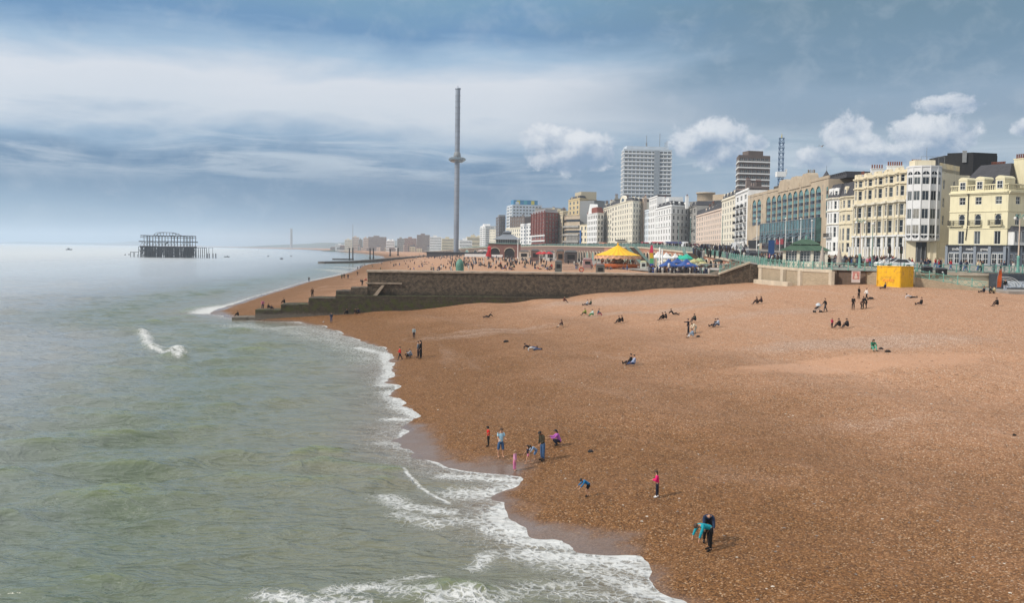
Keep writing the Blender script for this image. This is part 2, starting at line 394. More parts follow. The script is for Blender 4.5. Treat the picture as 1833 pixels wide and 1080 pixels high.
HUMPS = [(HW([(252,592),(262,608),(268,622),(290,628),(322,626)]), .36, .8), (HW([(300,638),(322,640)]), .4, 1.0),
         (HW([(190,640),(240,632),(262,628)]), .35, 1.6), (HW([(540,812),(565,806),(600,808)]), .38, .9), (HW([(535,832),(580,826),(640,830),(700,838)]), .34, 1.0),
         (HW([(430,850),(520,846)]), .22, 1.0), (HW([(690,858),(640,872),(560,880)]), .2, .8), (HW([(420,905),(520,892),(600,888)]), .2, .9),
         (HW([(760,1062),(800,1050),(850,1056)]), .3, .8), (HW([(330,560),(350,551),(390,546)]), .4, 1.6), (HW([(255,580),(300,573),(345,566)]), .35, 1.6),
         (HW([(140,640),(180,632)]), .25, 2), (HW([(300,655),(340,665)]), .25, 1.4), (HW([(60,770),(200,778)]), .15, 1.2), (HW([(200,835),(330,826)]), .16, 1.0), (HW([(430,690),(520,678)]), .2, 1.4)]
def sea_z(x, y, s):
    return wave_z(x, y, s)+hump(x, y)*np.clip((-s)/6, 0.0, 1)
me, X, Y, S = grid_mesh('sea', rs, ths, sea_z, cut=lambda s: s < 6)
# foam amount, in metres from the lines where it lies
def fline(P, wdt, amp=1.0):
    return amp*np.exp(-(seg_d(X, Y, HW(P))/wdt)**2)
off = -S
lip = np.exp(-(np.maximum(off-.05, 0)/.22)**2)*.80
band = .46*np.exp(-(np.maximum(off, 0)/2.6)**2)
D_ = np.sqrt(X*X+Y*Y)
band = band*(.7+.35*smooth_noise(X, Y, 22, 31))
f = np.maximum(lip, band)
f = np.maximum(f, fline([(722,838),(740,858),(770,878),(804,898)], .14, .8))
for P, wdt, amp in [([(256,592),(262,606),(270,622)], .75, .85), ([(268,624),(290,630),(322,626)], .45, .8), ([(270,616),(285,626)], .9, .6), ([(312,626),(322,628)], .8, .75), ([(300,636),(320,641)], .5, .8),
    ([(430,582),(480,588),(540,584),(600,598),(650,612),(690,630)], 4.0, .40), ([(520,590),(620,612),(700,650)], 4.0, .36), ([(640,622),(690,632),(700,660),(690,690)], 1.2, .8),
    ([(700,700),(725,730),(760,748)], 1.3, .75), ([(690,790),(730,800)], 1.2, .5), ([(700,748),(756,749)], .9, .8),
    ([(690,885),(730,905),(800,915)], .8, .62), ([(720,920),(770,935),(840,930)], .8, .58), ([(830,880),(900,880),(930,862)], 1.5, .7), ([(800,850),(930,858)], .9, .72),
    ([(905,905),(890,925),(925,950)], .9, .95), ([(860,930),(900,955),(930,965)], 1.0, .62), ([(940,985),(1000,990),(1080,1000),(1150,1015)], 1.1, .8),
    ([(935,965),(1000,968),(1080,988),(1156,998)], .7, 1.05), ([(1000,1005),(1090,1030),(1150,1045)], 1.2, .56), ([(780,1075),(830,1062),(870,1080)], .6, .75), ([(600,1058),(680,1050),(760,1062)], .7, .52),
    ([(480,1065),(560,1075),(650,1078)], .6, .72), ([(700,1040),(770,1030)], .5, .5), ([(850,1010),(870,990),(880,985)], .5, .6),
    ([(1130,1050),(1164,1060),(1245,1079)], .6, 1.0), ([(1000,1060),(1130,1070)], .7, .5), ([(360,560),(380,552),(420,546)], 2.4, 1.15), ([(420,545),(500,521),(560,503),(629,488)], 2.2, 1.0),
    ([(230,590),(250,590)], .7, .8), ([(600,478),(640,480)], 6, .6), ([(585,482),(640,490)], 9, .45), ([(880,1070),(950,1050),(1050,1045)], .9, .42)]:
    f = np.maximum(f, fline(P, wdt, amp))
vattr(me, 'foam', f*.93); vattr(me, 'offshore', off)
vattr(me, 'chop', np.clip(wave_z(X, Y, S)+hump(X, Y), -1, 1))
sm = bpy.data.materials.new('sea_water'); sm.use_nodes = True
t = NT(sm.node_tree); b = t.n['Principled BSDF']; g = t.new('ShaderNodeTexCoord').outputs['Object']
FO, OF, CH = t.attr('foam'), t.attr('offshore'), t.attr('chop')
gs = t.sep(g)
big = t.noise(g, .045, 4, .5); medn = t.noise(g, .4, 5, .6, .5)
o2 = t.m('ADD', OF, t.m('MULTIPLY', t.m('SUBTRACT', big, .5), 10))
wc = t.ramp(t.m('DIVIDE', t.m('ADD', o2, 6.0), 420.0), [(0, (.18,.12,.085)), (.012, (.18,.135,.095)), (.026, (.14,.14,.085)), (.055, (.095,.125,.075)), (.10, (.205,.226,.226)), (.17, (.36,.382,.392)), (.35, (.50,.525,.535)), (1, (.56,.59,.60))])  # brown and green shallows; paler offshore stops paint in the silvery sky reflection
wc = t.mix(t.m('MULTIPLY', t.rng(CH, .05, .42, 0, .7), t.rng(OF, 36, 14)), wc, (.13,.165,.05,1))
# lacy foam: thin cell walls where there is little, closing up where there is much
fv = t.new('ShaderNodeVectorMath', operation='ADD'); 
wn = t.new('ShaderNodeTexNoise'); t.l.new(g, wn.inputs['Vector']); wn.inputs['Scale'].default_value = .9; wn.inputs['Detail'].default_value = 4
vs_ = t.new('ShaderNodeVectorMath', operation='SCALE'); t.l.new(wn.outputs['Color'], vs_.inputs[0]); vs_.inputs['Scale'].default_value = 1.5
t.l.new(g, fv.inputs[0]); t.l.new(vs_.outputs[0], fv.inputs[1])
cell = t.vor(fv.outputs[0], 2.3, 'DISTANCE_TO_EDGE'); cell2 = t.vor(fv.outputs[0], 6.5, 'DISTANCE_TO_EDGE')
lace = t.m('ADD', t.m('MULTIPLY', t.rng(cell, 0, .32), .6), t.m('ADD', t.m('MULTIPLY', t.rng(cell2, 0, .3), .25), t.m('MULTIPLY', t.noise(g, 1.1, 6, .7), .55)))
thr = t.m('SUBTRACT', t.m('MULTIPLY', FO, 1.17), lace)
fm = t.m('MULTIPLY', t.rng(thr, -.42, .40), t.rng(t.noise(g, .8, 5, .65), .25, .6, .55, 1.0))
wc = t.mix(t.rng(t.m('ADD', FO, t.m('MULTIPLY', t.m('SUBTRACT', medn, .5), .7)), .12, .9, 0, .5), wc, (.42,.42,.39,1))
c = t.mix(fm, wc, t.mix(t.noise(g, 2.5, 5, .7), (.42,.43,.42,1), (.78,.79,.78,1)))
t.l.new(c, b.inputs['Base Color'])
t.l.new(t.m('MAXIMUM', t.rng(fm, 0, 1, .14, .8, False), t.rng(OF, 60, 420, .14, .42)), b.inputs['Roughness'])
b.inputs['IOR'].default_value = 1.6
r1 = t.noise(t.xyz(t.m('MULTIPLY', gs[0], .42), t.m('MULTIPLY', gs[1], .75), gs[2]), 1.0, 3, .5, .5)
r2 = t.noise(t.xyz(t.m('MULTIPLY', gs[0], .4), t.m('MULTIPLY', gs[1], 1.0), gs[2]), 3.2, 3, .5, .2)
r3 = t.noise(t.xyz(t.m('MULTIPLY', gs[0], .5), t.m('MULTIPLY', gs[1], .8), gs[2]), .22, 4, .6, .4)
bp = t.new('ShaderNodeBump'); bp.inputs['Distance'].default_value = 1.0; bp.inputs['Strength'].default_value = 1.0
rdg = lambda q: t.m('SUBTRACT', 1.0, t.m('MULTIPLY', t.m('ABSOLUTE', t.m('SUBTRACT', q, .5)), 2.0))
hh = t.m('ADD', t.m('ADD', t.m('MULTIPLY', rdg(r1), .26), t.m('MULTIPLY', rdg(r2), .055)), t.m('ADD', t.m('MULTIPLY', r3, .45), t.m('MULTIPLY', fm, .05)))
t.l.new(hh, bp.inputs['Height']); t.l.new(bp.outputs[0], b.inputs['Normal'])
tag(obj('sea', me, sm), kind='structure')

# ---------------------------------------------------------------- loose larger stones lying on the near shingle
rp = np.random.RandomState(5); N_ = 6500
yy = 30+75*rp.rand(N_)**1.5; xx = (rp.rand(N_)*1.02-.16)*yy*.62; ss = sdist(xx, yy, SH); wd_ = sdist(xx, yy, WL)
k_ = (ss > 1.5) & (wd_ > .3); xx, yy, ss = xx[k_], yy[k_], ss[k_]; zz_ = ground(xx, yy, ss); n_ = len(xx)
r_ = .022+.05*rp.rand(n_)**3+.012*(yy > 60); an = rp.rand(n_)*6.28; ca, sa = np.cos(an), np.sin(an); el = .7+.6*rp.rand(n_)
O = np.array([(1,0,0),(0,1,0),(-1,0,0),(0,-1,0),(0,0,.6),(.7,.7,.25),(-.7,.7,.3),(-.7,-.7,.2),(.7,-.7,.28)])
T = [(0,5,4),(5,1,4),(1,6,4),(6,2,4),(2,7,4),(7,3,4),(3,8,4),(8,0,4)]
V_ = np.zeros((n_, 9, 3)); lx, ly = O[None,:,0]*(r_*el)[:,None], O[None,:,1]*r_[:,None]
V_[...,0] = xx[:,None]+lx*ca[:,None]-ly*sa[:,None]; V_[...,1] = yy[:,None]+lx*sa[:,None]+ly*ca[:,None]; V_[...,2] = zz_[:,None]+O[None,:,2]*r_[:,None]*.9
F_ = (np.array(T)[None]+9*np.arange(n_)[:,None,None]).reshape(-1,3)
me = bpy.data.meshes.new('pebbles'); me.from_pydata(V_.reshape(-1,3).tolist(), [], F_.tolist()); me.polygons.foreach_set('material_index', np.repeat(rp.choice(5, n_, p=[.34,.24,.27,.11,.04]), 8).tolist()); me.polygons.foreach_set('use_smooth', [True]*len(F_))
tag(obj('pebbles', me, [mat('stone_tan', (.38,.22,.12), .7), mat('stone_brown', (.13,.065,.03), .6), mat('stone_rust', (.28,.12,.045), .7), mat('stone_grey', (.22,.19,.17), .6), mat('stone_pale', (.62,.54,.45), .6)]), kind='stuff')
# ================================================================ people
def ev_mesh(name, nodes, edges, radii, level=1, root=0):
    me = bpy.data.meshes.new(name+'_rig'); me.from_pydata([tuple(n) for n in nodes], edges, []); me.update()
    o = bpy.data.objects.new(name+'_rig', me); COL.objects.link(o)
    o.modifiers.new('s', 'SKIN').use_smooth_shade = True
    if not me.skin_vertices: me.skin_vertices.new()
    for i, r_ in enumerate(radii):
        me.skin_vertices[0].data[i].radius = r_ if isinstance(r_, tuple) else (r_, r_)
        me.skin_vertices[0].data[i].use_root = (i == root)
    if level: m_ = o.modifiers.new('d', 'SUBSURF'); m_.levels = level; m_.render_levels = level
    dg = bpy.context.evaluated_depsgraph_get(); out = bpy.data.meshes.new_from_object(o.evaluated_get(dg)); out.name = name
    bpy.data.objects.remove(o); bpy.data.meshes.remove(me)
    out.materials.clear(); out.polygons.foreach_set('use_smooth', [True]*len(out.polygons)); out.polygons.foreach_set('material_index', [0]*len(out.polygons))
    return out
def dirv(a, sp=0.0, up=False):
    a = R(a); sp = R(sp)
    v = Vector((math.sin(a), math.sin(sp), -math.cos(a)*math.cos(sp)))
    if up: v.z = -v.z
    return v.normalized()
POSES = dict(
 stand=dict(t=2, h=5, arms=((4,12,8),(10,20,8)), legs=((2,0,3),(-3,0,3))),
 hold=dict(t=3, h=18, arms=((12,95,8),(10,85,4)), legs=((3,0,5),(-4,-2,5))),
 hips=dict(t=0, h=8, arms=((-18,40,28),(-12,50,25)), legs=((4,0,4),(-3,-3,4))),
 walk=dict(t=4, h=4, arms=((-20,-5,6),(24,42,6)), legs=((20,6,2),(-16,-28,2))),
 point=dict(t=4, h=6, arms=((84,88,6),(4,20,8)), legs=((8,2,5),(-8,-6,5))),
 lean=dict(t=32, h=50, arms=((28,88,8),(30,92,8)), legs=((14,-8,5),(6,-12,5))),
 lookdown=dict(t=9, h=48, arms=((6,62,8),(-4,24,10)), legs=((4,-2,5),(-2,-4,5))),
 bend=dict(t=74, h=92, arms=((24,18,3),(34,26,3)), legs=((8,-2,5),(-4,-8,5))),
 stoop=dict(t=58, h=70, arms=((36,42,4),(42,52,4)), legs=((30,-14,5),(22,-20,5))),
 crouch=dict(t=24, h=20, arms=((45,92,6),(50,100,6)), legs=((108,-38,10),(100,-42,10))),
 sit=dict(t=12, h=24, arms=((42,74,8),(38,80,8)), legs=((118,30,6),(112,34,6))),
 sitout=dict(t=2, h=10, arms=((30,62,6),(24,50,8)), legs=((92,84,4),(104,52,6))),
 sitback=dict(t=-32, h=-10, arms=((-52,-40,14),(-50,-42,14)), legs=((94,84,4),(112,48,6))),
 lie=dict(t=-82, h=-74, arms=((88,100,10),(110,96,20)), legs=((92,88,4),(118,46,6))),
 lieside=dict(t=-66, h=-20, arms=((-40,20,10),(80,90,10)), legs=((92,88,3),(98,78,5))))
def rig(pose):
    P = POSES[pose]; J = {}
    tor = dirv(P['t'], 0, True); hd = dirv(P['h'], 0, True)
    J['pel'] = Vector((0,0,0)); J['waist'] = tor*.14; J['chest'] = tor*.36; J['neckb'] = tor*.50
    J['neck'] = J['neckb']+(tor+hd).normalized()*.06; J['head'] = J['neck']+hd*.115; J['crown'] = J['head']+hd*.085
    fwd = Vector((hd.z, 0, -hd.x))
    J['nose'] = J['head']+fwd*.092-hd*.01; J['fwd'] = fwd; J['up'] = hd
    for i, sd in enumerate((1, -1)):
        s = 'LR'[i]
        J['sh'+s] = J['neckb']-tor*.035+Vector((0, sd*.175, 0))
        u, f, sp = P['arms'][i]
        J['el'+s] = J['sh'+s]+dirv(u, sd*sp)*.29
        J['wr'+s] = J['el'+s]+dirv(f, -sd*abs(sp)*.6)*.25
        J['ha'+s] = J['wr'+s]+dirv(f-6, -sd*3)*.085
        J['hip'+s] = Vector((0, sd*.09, -.02))
        th, sh, sp = P['legs'][i]
        J['kn'+s] = J['hip'+s]+dirv(th, sd*sp)*.44
        J['an'+s] = J['kn'+s]+dirv(sh, sd*sp*.2)*.42
        J['to'+s] = J['an'+s]+(Vector((.17, sd*.02, -.05)) if sh < 50 else Vector((.05, sd*.05, .16)))
    lo = min([J['to'+s].z-.035 for s in 'LR']+[J['an'+s].z-.06 for s in 'LR']+([J['pel'].z-.15] if P['legs'][0][0] > 80 and pose != 'crouch' else []))
    for k in J:
        if k not in ('fwd', 'up'): J[k] = J[k]-Vector((0, 0, lo))
    return J
def person_meshes(pose, near=True, sleeve='long', legs='long', hair='short', coat=False, shoes=True, child=False):
    """returns a dict of meshes: body, top, trousers, hair, shoes"""
    J = rig(pose); out = {}; lv = 2 if near else 1
    N = []; E = []; Rd = []
    def nd(p, r, par=None):
        N.append(Vector(p)); Rd.append(r); i = len(N)-1
        if par is not None: E.append((par, i))
        return i
    pel = nd(J['pel'], (.115,.09)); wa = nd(J['waist'], (.105,.08), pel); ch = nd(J['chest'], (.13,.095), wa); nb = nd(J['neckb'], .06, ch)
    nk = nd(J['neck'], .05, nb); hs = 1.18 if child else 1.0
    h0 = nd(J['head'], (.078*hs,.09*hs), nk); h1 = nd(J['crown'], (.06*hs,.07*hs), h0)
    if near: nd(J['nose'], .014, h0)
    for s in 'LR':
        sd = 1 if s == 'L' else -1
        a = nd(J['sh'+s], .052, nb); b_ = nd(J['el'+s], .038, a); c_ = nd(J['wr'+s], .026, b_)
        if near:
            fd = (J['ha'+s]-J['wr'+s]).normalized(); sdv = fd.cross(Vector((0,0,1)))
            sdv = sdv.normalized() if sdv.length > .2 else Vector((0,1,0)); nrm = fd.cross(sdv)
            pm_ = nd(J['wr'+s]+fd*.05, (.028,.018), c_); pe = nd(J['wr'+s]+fd*.085, (.032,.014), pm_)
            for k, ln in enumerate((.062,.075,.070,.054)):
                o_ = sdv*(k-1.5)*.019; q1 = nd(J['wr'+s]+fd*(.092+ln*.45)+o_+nrm*.004, .0085, pe)
                nd(J['wr'+s]+fd*(.09+ln)+o_+nrm*.02, .0075, q1)
            q1 = nd(J['wr'+s]+fd*.065+sdv*.042*sd, .0095, pm_); nd(J['wr'+s]+fd*.10+sdv*.054*sd+nrm*.01, .008, q1)
        else: nd(J['ha'+s], .03, c_)
        a = nd(J['hip'+s], .085, pel); b_ = nd(J['kn'+s], .055, a); c_ = nd(J['an'+s], .036, b_); nd(J['to'+s], .03, c_)
    out['body'] = ev_mesh('body', N, E, Rd, lv)
    if near:   # eyes, ears and mouth joined to the head
        mb = MB(); fw, up = J['fwd'], J['up']; side = fw.cross(up)
        for sd in (1, -1):
            c = J['head']+fw*.083*hs+up*.02+side*sd*.032; mb.lathe([(0,-.011),(.010,-.005),(.011,.004),(0,.011)], 6, c, 1)
            c = J['head']+side*sd*.088*hs; mb.lathe([(0,-.03),(.014,-.012),(.014,.014),(0,.028)], 6, c, 0)
        c = J['head']+fw*.082*hs-up*.042; mb.lathe([(0,-.006),(.024,0),(0,.006)], 8, c, 2, sx=.6)
        e = mb.mesh('face'); bmx = bmesh.new(); bmx.from_mesh(out['body']); bmx.from_mesh(e); bmx.to_mesh(out['body']); bmx.free(); bpy.data.meshes.remove(e)
    # top
    N, E, Rd = [], [], []
    p0 = nd(J['pel']+(J['waist']-J['pel'])*-.75, (.155,.135)); w_ = nd(J['waist'], (.15,.122), p0); c0 = nd(J['chest'], (.172,.135), w_); n0 = nd(J['neckb'], .092, c0)
    nd(J['neck']-(J['neck']-J['neckb'])*.3, .062, n0)
    for s in 'LR':
        a = nd(J['sh'+s], .078, n0)
        if sleeve == 'long': b_ = nd(J['el'+s], .062, a); nd(J['wr'+s]+(J['el'+s]-J['wr'+s])*.1, .048, b_)
        elif sleeve == 'short': nd(J['sh'+s]+(J['el'+s]-J['sh'+s])*.62, .06, a)
    out['jacket' if sleeve == 'long' else 'shirt'] = ev_mesh('top', N, E, Rd, lv)
    # trousers
    N, E, Rd = [], [], []
    p0 = nd(J['pel'], (.128,.108)); nd(J['pel']+(J['waist']-J['pel'])*1.0, (.125,.10), p0)
    for s in 'LR':
        a = nd(J['hip'+s], .11, p0)
        if legs == 'long': b_ = nd(J['kn'+s], .08, a); nd(J['an'+s]+(J['kn'+s]-J['an'+s])*.06, .058, b_)
        elif legs == 'short': nd(J['hip'+s]+(J['kn'+s]-J['hip'+s])*.85, .085, a)
        elif legs == 'mid': b_ = nd(J['kn'+s], .082, a); nd(J['kn'+s]+(J['an'+s]-J['kn'+s])*.12, .07, b_)
        elif legs == 'brief': nd(J['hip'+s]+(J['kn'+s]-J['hip'+s])*.45, .088, a)
    out['trousers' if legs == 'long' else 'shorts'] = ev_mesh('legs', N, E, Rd, lv)
    if coat:
        N, E, Rd = [], [], []
        a = nd(J['waist'], (.14,.115)); b_ = nd(J['pel']+Vector((0,0,-.12)), (.165,.135), a); nd((J['knL']+J['knR'])/2+Vector((0,0,-.05)), (.19,.15), b_)
        out['coat_skirt'] = ev_mesh('skirt', N, E, Rd, lv)
    # hair
    hd, up, fw = J['head'], J['up'], J['fwd']; mb = MB(); side = fw.cross(up)
    if hair != 'none':
        n = 12; rings = [(-.35,1.02),(0,1.10),(.35,1.06),(.66,.86),(.88,.55),(1.0,.02)]; vs = []
        for (h_, r_) in rings:
            for k in range(n):
                a = 2*math.pi*k/n; fr = max(0, math.cos(a))
                # the front edge sits above the forehead
                hh = max(h_, .38) if fr > .5 else h_
                p = hd+up*.035+side*math.sin(a)*.094*r_*hs+fw*math.cos(a)*.104*r_*hs+up*hh*.098*hs; vs.append(p)
        fs = [(i*n+k, i*n+(k+1) % n, (i+1)*n+(k+1) % n, (i+1)*n+k) for i in range(len(rings)-1) for k in range(n)]
        mb.add(vs, fs, 0, True)
        if hair == 'long':
            dn = (Vector((0,0,-1))+(J['chest']-J['neckb']).normalized()).normalized()
            c = hd-fw*.05
            vs = []
            for i, (q, r_) in enumerate(((-.05,.075),(.08,.088),(.2,.08),(.3,.05),(.34,.01))):
                for k in range(10):
                    a = 2*math.pi*k/10; vs.append(c+dn*q+side*math.cos(a)*r_*1.1*hs+fw*(math.sin(a)*r_*.55*hs-.02))
            mb.add(vs, [(i*10+k, i*10+(k+1) % 10, (i+1)*10+(k+1) % 10, (i+1)*10+k) for i in range(4) for k in range(10)], 0, True)
        if hair == 'curly':
            rr = random.Random(5)
            for k in range(16):
                a = rr.uniform(0, 6.28); e_ = rr.uniform(-.5, 1.0)
                d = (side*math.sin(a)*math.cos(e_)+fw*min(.15, math.cos(a)*math.cos(e_))+up*math.sin(e_))
                mb.lathe([(0,-.045),(.034,-.028),(.045,0),(.034,.028),(0,.045)], 7, hd+up*.02+d*.095*hs)
        out['hair'] = mb.mesh('hair')
    if shoes:
        for s in 'LR':
            a, b_ = J['an'+s], J['to'+s]; d = (b_-a).normalized()
            out['shoe'+s] = MB().rod(a-d*.04+Vector((0,0,-.01)), b_+d*.02, .048, 8, .036).mesh('shoe')
    return out
SKIN = lambda k=0: mat('skin_'+'abc'[k], [(.50,.27,.17),(.36,.18,.10),(.16,.075,.042)][k], .55, var=.05, scale=8)
EYE = mat('eye_dark', (.02,.015,.012), .3, var=0); LIP = mat('lip', (.30,.09,.07), .5, var=0)
def cloth(r, g, b): return mat('cloth_%d_%d_%d' % (r, g, b), lin(r, g, b)[:3], .85, var=.15, scale=14, bump=.25)
HAIRC = dict(black=(.012,.010,.010), brown=(.06,.032,.018), fair=(.32,.2,.1), grey=(.25,.24,.23))
def hairmat(k): return mat('hair_'+k, HAIRC[k], .6, var=.25, scale=30)
_PM = {}
def person(loc, face, pose, label, top, bot, height=1.75, hair='short', hc='black', sk=0, shoe=(30,28,28), sleeve='long', legs='long', coat=False, near=True, group=None, child=False, seat=None):
    key = (pose, near, sleeve, legs, hair, coat, shoe is not None, child)
    if key not in _PM: _PM[key] = person_meshes(pose, near, sleeve, legs, hair, coat, shoe is not None, child)
    M = _PM[key]; root = empty('person', loc, R(face), label, 'person', group)
    s = height/1.75; root.scale = (s, s, s)
    tm, bm2 = cloth(*top), cloth(*bot)
    look = dict(body=SKIN(sk), jacket=tm, shirt=tm, coat_skirt=tm, trousers=bm2, shorts=bm2, hair=hairmat(hc), shoeL=cloth(*(shoe or (0,0,0)))); look['shoeR'] = look['shoeL']
    for k, me in M.items():
        if not me.materials:
            for _ in range(3 if k == 'body' else 1): me.materials.append(None)
        o = bpy.data.objects.new(k.rstrip('LR'), me); COL.objects.link(o); o.parent = root
        o.material_slots[0].link = 'OBJECT'; o.material_slots[0].material = look[k]
        if k == 'body':
            for q, mm in ((1, EYE), (2, LIP)): o.material_slots[q].link = 'OBJECT'; o.material_slots[q].material = mm
    return root
def at(px, py): return on_ground(px, py)
def hpx(px_h, p): return px_h/FP*p.y
NAVY=(28,32,48); BLK=(22,22,25); JEAN=(52,78,112); WHT=(215,215,212); GRY=(120,124,128)
# ---- families and children by the water
def P(px, py, face, pose, label, top, bot, ph=None, h=None, **kw):
    p = at(px, py); kw.setdefault('height', hpx(ph, p) if ph else (h or 1.7))
    return person(p, face, pose, label, top, bot, **kw)
P(874, 801, 200, 'hold', 'girl with curly black hair in red top and black trousers at the wet edge', (205,30,28), BLK, 37, hair='curly', sk=1, child=True, sleeve='short')
P(896, 821, -70, 'hold', 'barefoot man in pale blue t-shirt and denim shorts', (165,205,225), (60,92,130), 54, hair='short', hc='brown', shoe=None, sleeve='short', legs='mid')
P(921, 846, -20, 'stand', 'small fair-haired girl in pink top and pink leggings in the shallow water', (215,150,185), (205,120,160), 38, hair='long', hc='fair', shoe=None, child=True)
P(945, 834, 190, 'walk', 'child in dark top and short pink shorts with bare legs', (35,28,45), (200,120,140), 35, hair='long', shoe=None, child=True, sleeve='short', legs='brief')
P(960, 824, 200, 'stoop', 'small child in pale blue clothes bending beside the man in jeans', (140,165,195), (100,130,170), 34, hair='long', shoe=None, child=True, legs='mid')
P(971, 826, 215, 'lookdown', 'man in olive jacket and blue jeans looking down at children', (62,56,42), (62,92,130), 56, sk=1)
P(1002, 801, 185, 'crouch', 'woman in purple jacket and dark trousers squatting on the shingle', (175,95,175), (32,34,52), h=1.65, hair='long', sk=1)
P(1054, 892, 195, 'stoop', 'boy in blue hooded jacket and black shorts bending over the stones', (28,110,160), (22,22,30), 44, legs='short', child=True)
P(1176, 893, 170, 'hold', 'girl in bright pink jacket, dark leggings and white trainers', (225,30,110), (26,30,48), 49, hair='long', hc='brown', shoe=(235,235,235), child=True)
P(1270, 989, 203, 'bend', 'woman in teal top and black trousers bending down to reach the stones', (20,150,165), BLK, h=1.72, hair='short', hc='brown')
P(1266, 973, -97, 'stoop', 'balding man in dark blue jacket leaning over behind the bending woman', (28,45,72), BLK, h=1.8, hair='none')
P(753, 643, 170, 'stand', 'adult in long black coat standing near the shoreline', BLK, BLK, 33, coat=True, hair='long')
P(748.5, 641, 180, 'stand', 'adult in grey jacket standing behind the long black coat', (95,102,112), NAVY, 30)
P(716, 645, 190, 'walk', 'child in red jacket at the foam edge', (200,35,40), NAVY, 24, child=True)
P(731, 642, 180, 'crouch', 'child in black crouching at the shoreline', BLK, BLK, h=1.25, child=True, near=False)
P(737, 641, 180, 'crouch', 'adult in grey and white crouching beside the black-clad child', (150,158,170), (70,80,100), h=1.6, near=False)
P(741, 607, -90, 'stand', 'youngster in pale grey top alone above the shoreline', (150,165,168), NAVY, 21, near=False)
def Q(px, py, face, pose, label, top, bot=(30,32,40), **kw): 
    kw.setdefault('near', False); return P(px, py, face, pose, label, top, bot, **kw)
Q(875, 570, 180, 'sitback', 'lone person in black reclining below the groyne wall', BLK)
Q(957, 628, 0, 'lie', 'person in white top and blue jeans lying face up', (205,208,210), (70,100,145), face=0) if False else None
Q(956, 628, 20, 'lieside', 'person in white top and jeans lying on the shingle', (205,208,210), (70,100,145), hc='brown')
Q(948, 625, 15, 'lieside', 'person in navy top lying just behind the one in white', NAVY, (60,90,140))
Q(1136, 655, 185, 'sitout', 'person in pale blue top sitting in front, legs stretched to the sea', (160,175,205), (55,75,115))
Q(1130, 653, 185, 'sitout', 'person in black sitting beside the pale blue top', BLK)
Q(1007, 587, 190, 'sit', 'lone person in brown top sitting above the two lying people', (75,50,45), (190,170,150), hair='long')
Q(1009, 542, 0, 'sit', 'person in dark red jacket sitting high below the wall', (85,35,32), (60,40,38))
Q(1052, 548, 180, 'sitout', 'person in white and navy sitting high below the wall', (180,190,200), NAVY)
Q(1058, 547, 180, 'sitout', 'person in dark green jacket sitting high below the wall', (45,75,60), NAVY)
Q(1049, 565, 180, 'sit', 'person in lime green top sitting at left of the picnic group', (130,150,60), (40,60,50))
Q(1062, 567, 200, 'sit', 'person in white and green sitting in middle of the picnic group', (200,215,205), (60,150,90))
Q(1070, 566, 0, 'sit', 'person in crimson trousers sitting at right of the picnic group', (70,90,110), (165,30,70))
Q(1110, 580, 180, 'sit', 'person in black, left one of a seated couple', BLK)
Q(1115, 579, 180, 'sit', 'person in dark brown, right one of a seated couple', (50,38,34))
Q(1188, 574, 180, 'sit', 'person in black sitting left of two on the upper shingle', BLK)
Q(1193, 573, 170, 'sit', 'person in charcoal sitting right of two on the upper shingle', (45,46,52))
Q(1205, 565, 0, 'sitback', 'person in black reclining to the right on upper shingle', BLK)
Q(1232, 600, 180, 'point', 'person in navy standing with one arm held out', NAVY, (30,34,46), ph=29)
Q(1245, 577, 200, 'sit', 'person in dark green sitting behind the standing figure', (42,52,48))
Q(1246, 598, 200, 'stoop', 'person in cream top bending over a seated friend', (225,218,195), (170,165,150), h=1.6)
Q(1241, 606, 190, 'sit', 'person in grey blue top sitting below the one who bends', (130,150,170), (200,200,200))
Q(1281, 586, 185, 'sitout', 'person in dark jacket sitting left of a pair', (50,56,66))
Q(1287, 586, 185, 'sit', 'person in pale blue top sitting right of a pair', (170,182,200), (90,100,120))
Q(1356, 545, 180, 'sit', 'person in brown sitting left of two below the stone wall', (80,60,52), hair='long')
Q(1364, 544, 180, 'sit', 'person in dark red sitting right of two below the stone wall', (60,32,38), hair='long')
Q(1477, 559, 185, 'walk', 'adult in black coat standing behind a pushchair', BLK, (60,62,68), ph=25)
Q(1527, 555, -90, 'stand', 'adult in dark brown standing left of the close group', (48,42,40), (28,28,32), ph=24)
Q(1537, 535, -60, 'stand', 'adult in black standing above the close group', BLK, BLK, ph=21)
Q(1551, 538, 190, 'walk', 'adult in white top and black trousers carrying a dark bag', (228,226,222), BLK, ph=22)
Q(1540, 554, 0, 'stoop', 'person in dark red leaning in the close group', (70,38,44), BLK, ph=22)
Q(1545, 554, 180, 'stand', 'person in black standing in middle of the close group', BLK, BLK, ph=23)
Q(1551, 553, 180, 'lean', 'person in black leaning at right of the close group', (30,30,36), BLK, ph=23)
Q(1489, 588, -70, 'stand', 'small child in pink and red coat', (205,60,95), (60,40,50), ph=18, child=True)
Q(1504, 588, 180, 'sit', 'person in black sitting nearest to the child in pink', BLK)
Q(1518, 588, 185, 'sit', 'person in dark grey huddled at right of the seated pair', (34,34,40))
Q(1562, 629, -90, 'sit', 'person in green clothes sitting on the smooth sandy patch', (45,110,85), (90,170,145), hair='long')
Q(1585, 518, 180, 'sitout', 'person in navy sitting in front of the yellow container', (34,40,62))
Q(1601, 512, 200, 'sit', 'person in green jacket leaning against the yellow container', (30,105,70), (30,50,45))
Q(1630, 534, 0, 'lieside', 'person in white and black reclining near the container', (200,200,205), (35,35,42))
Q(1650, 547, 180, 'sitout', 'person in black sitting with legs out below the ramp', BLK)
Q(1786, 549, 190, 'sit', 'lone person in black sitting at far right of beach', BLK)
Q(1762, 525, 180, 'sitout', 'person in navy sitting by the foot of the ramp', NAVY, hair='long')
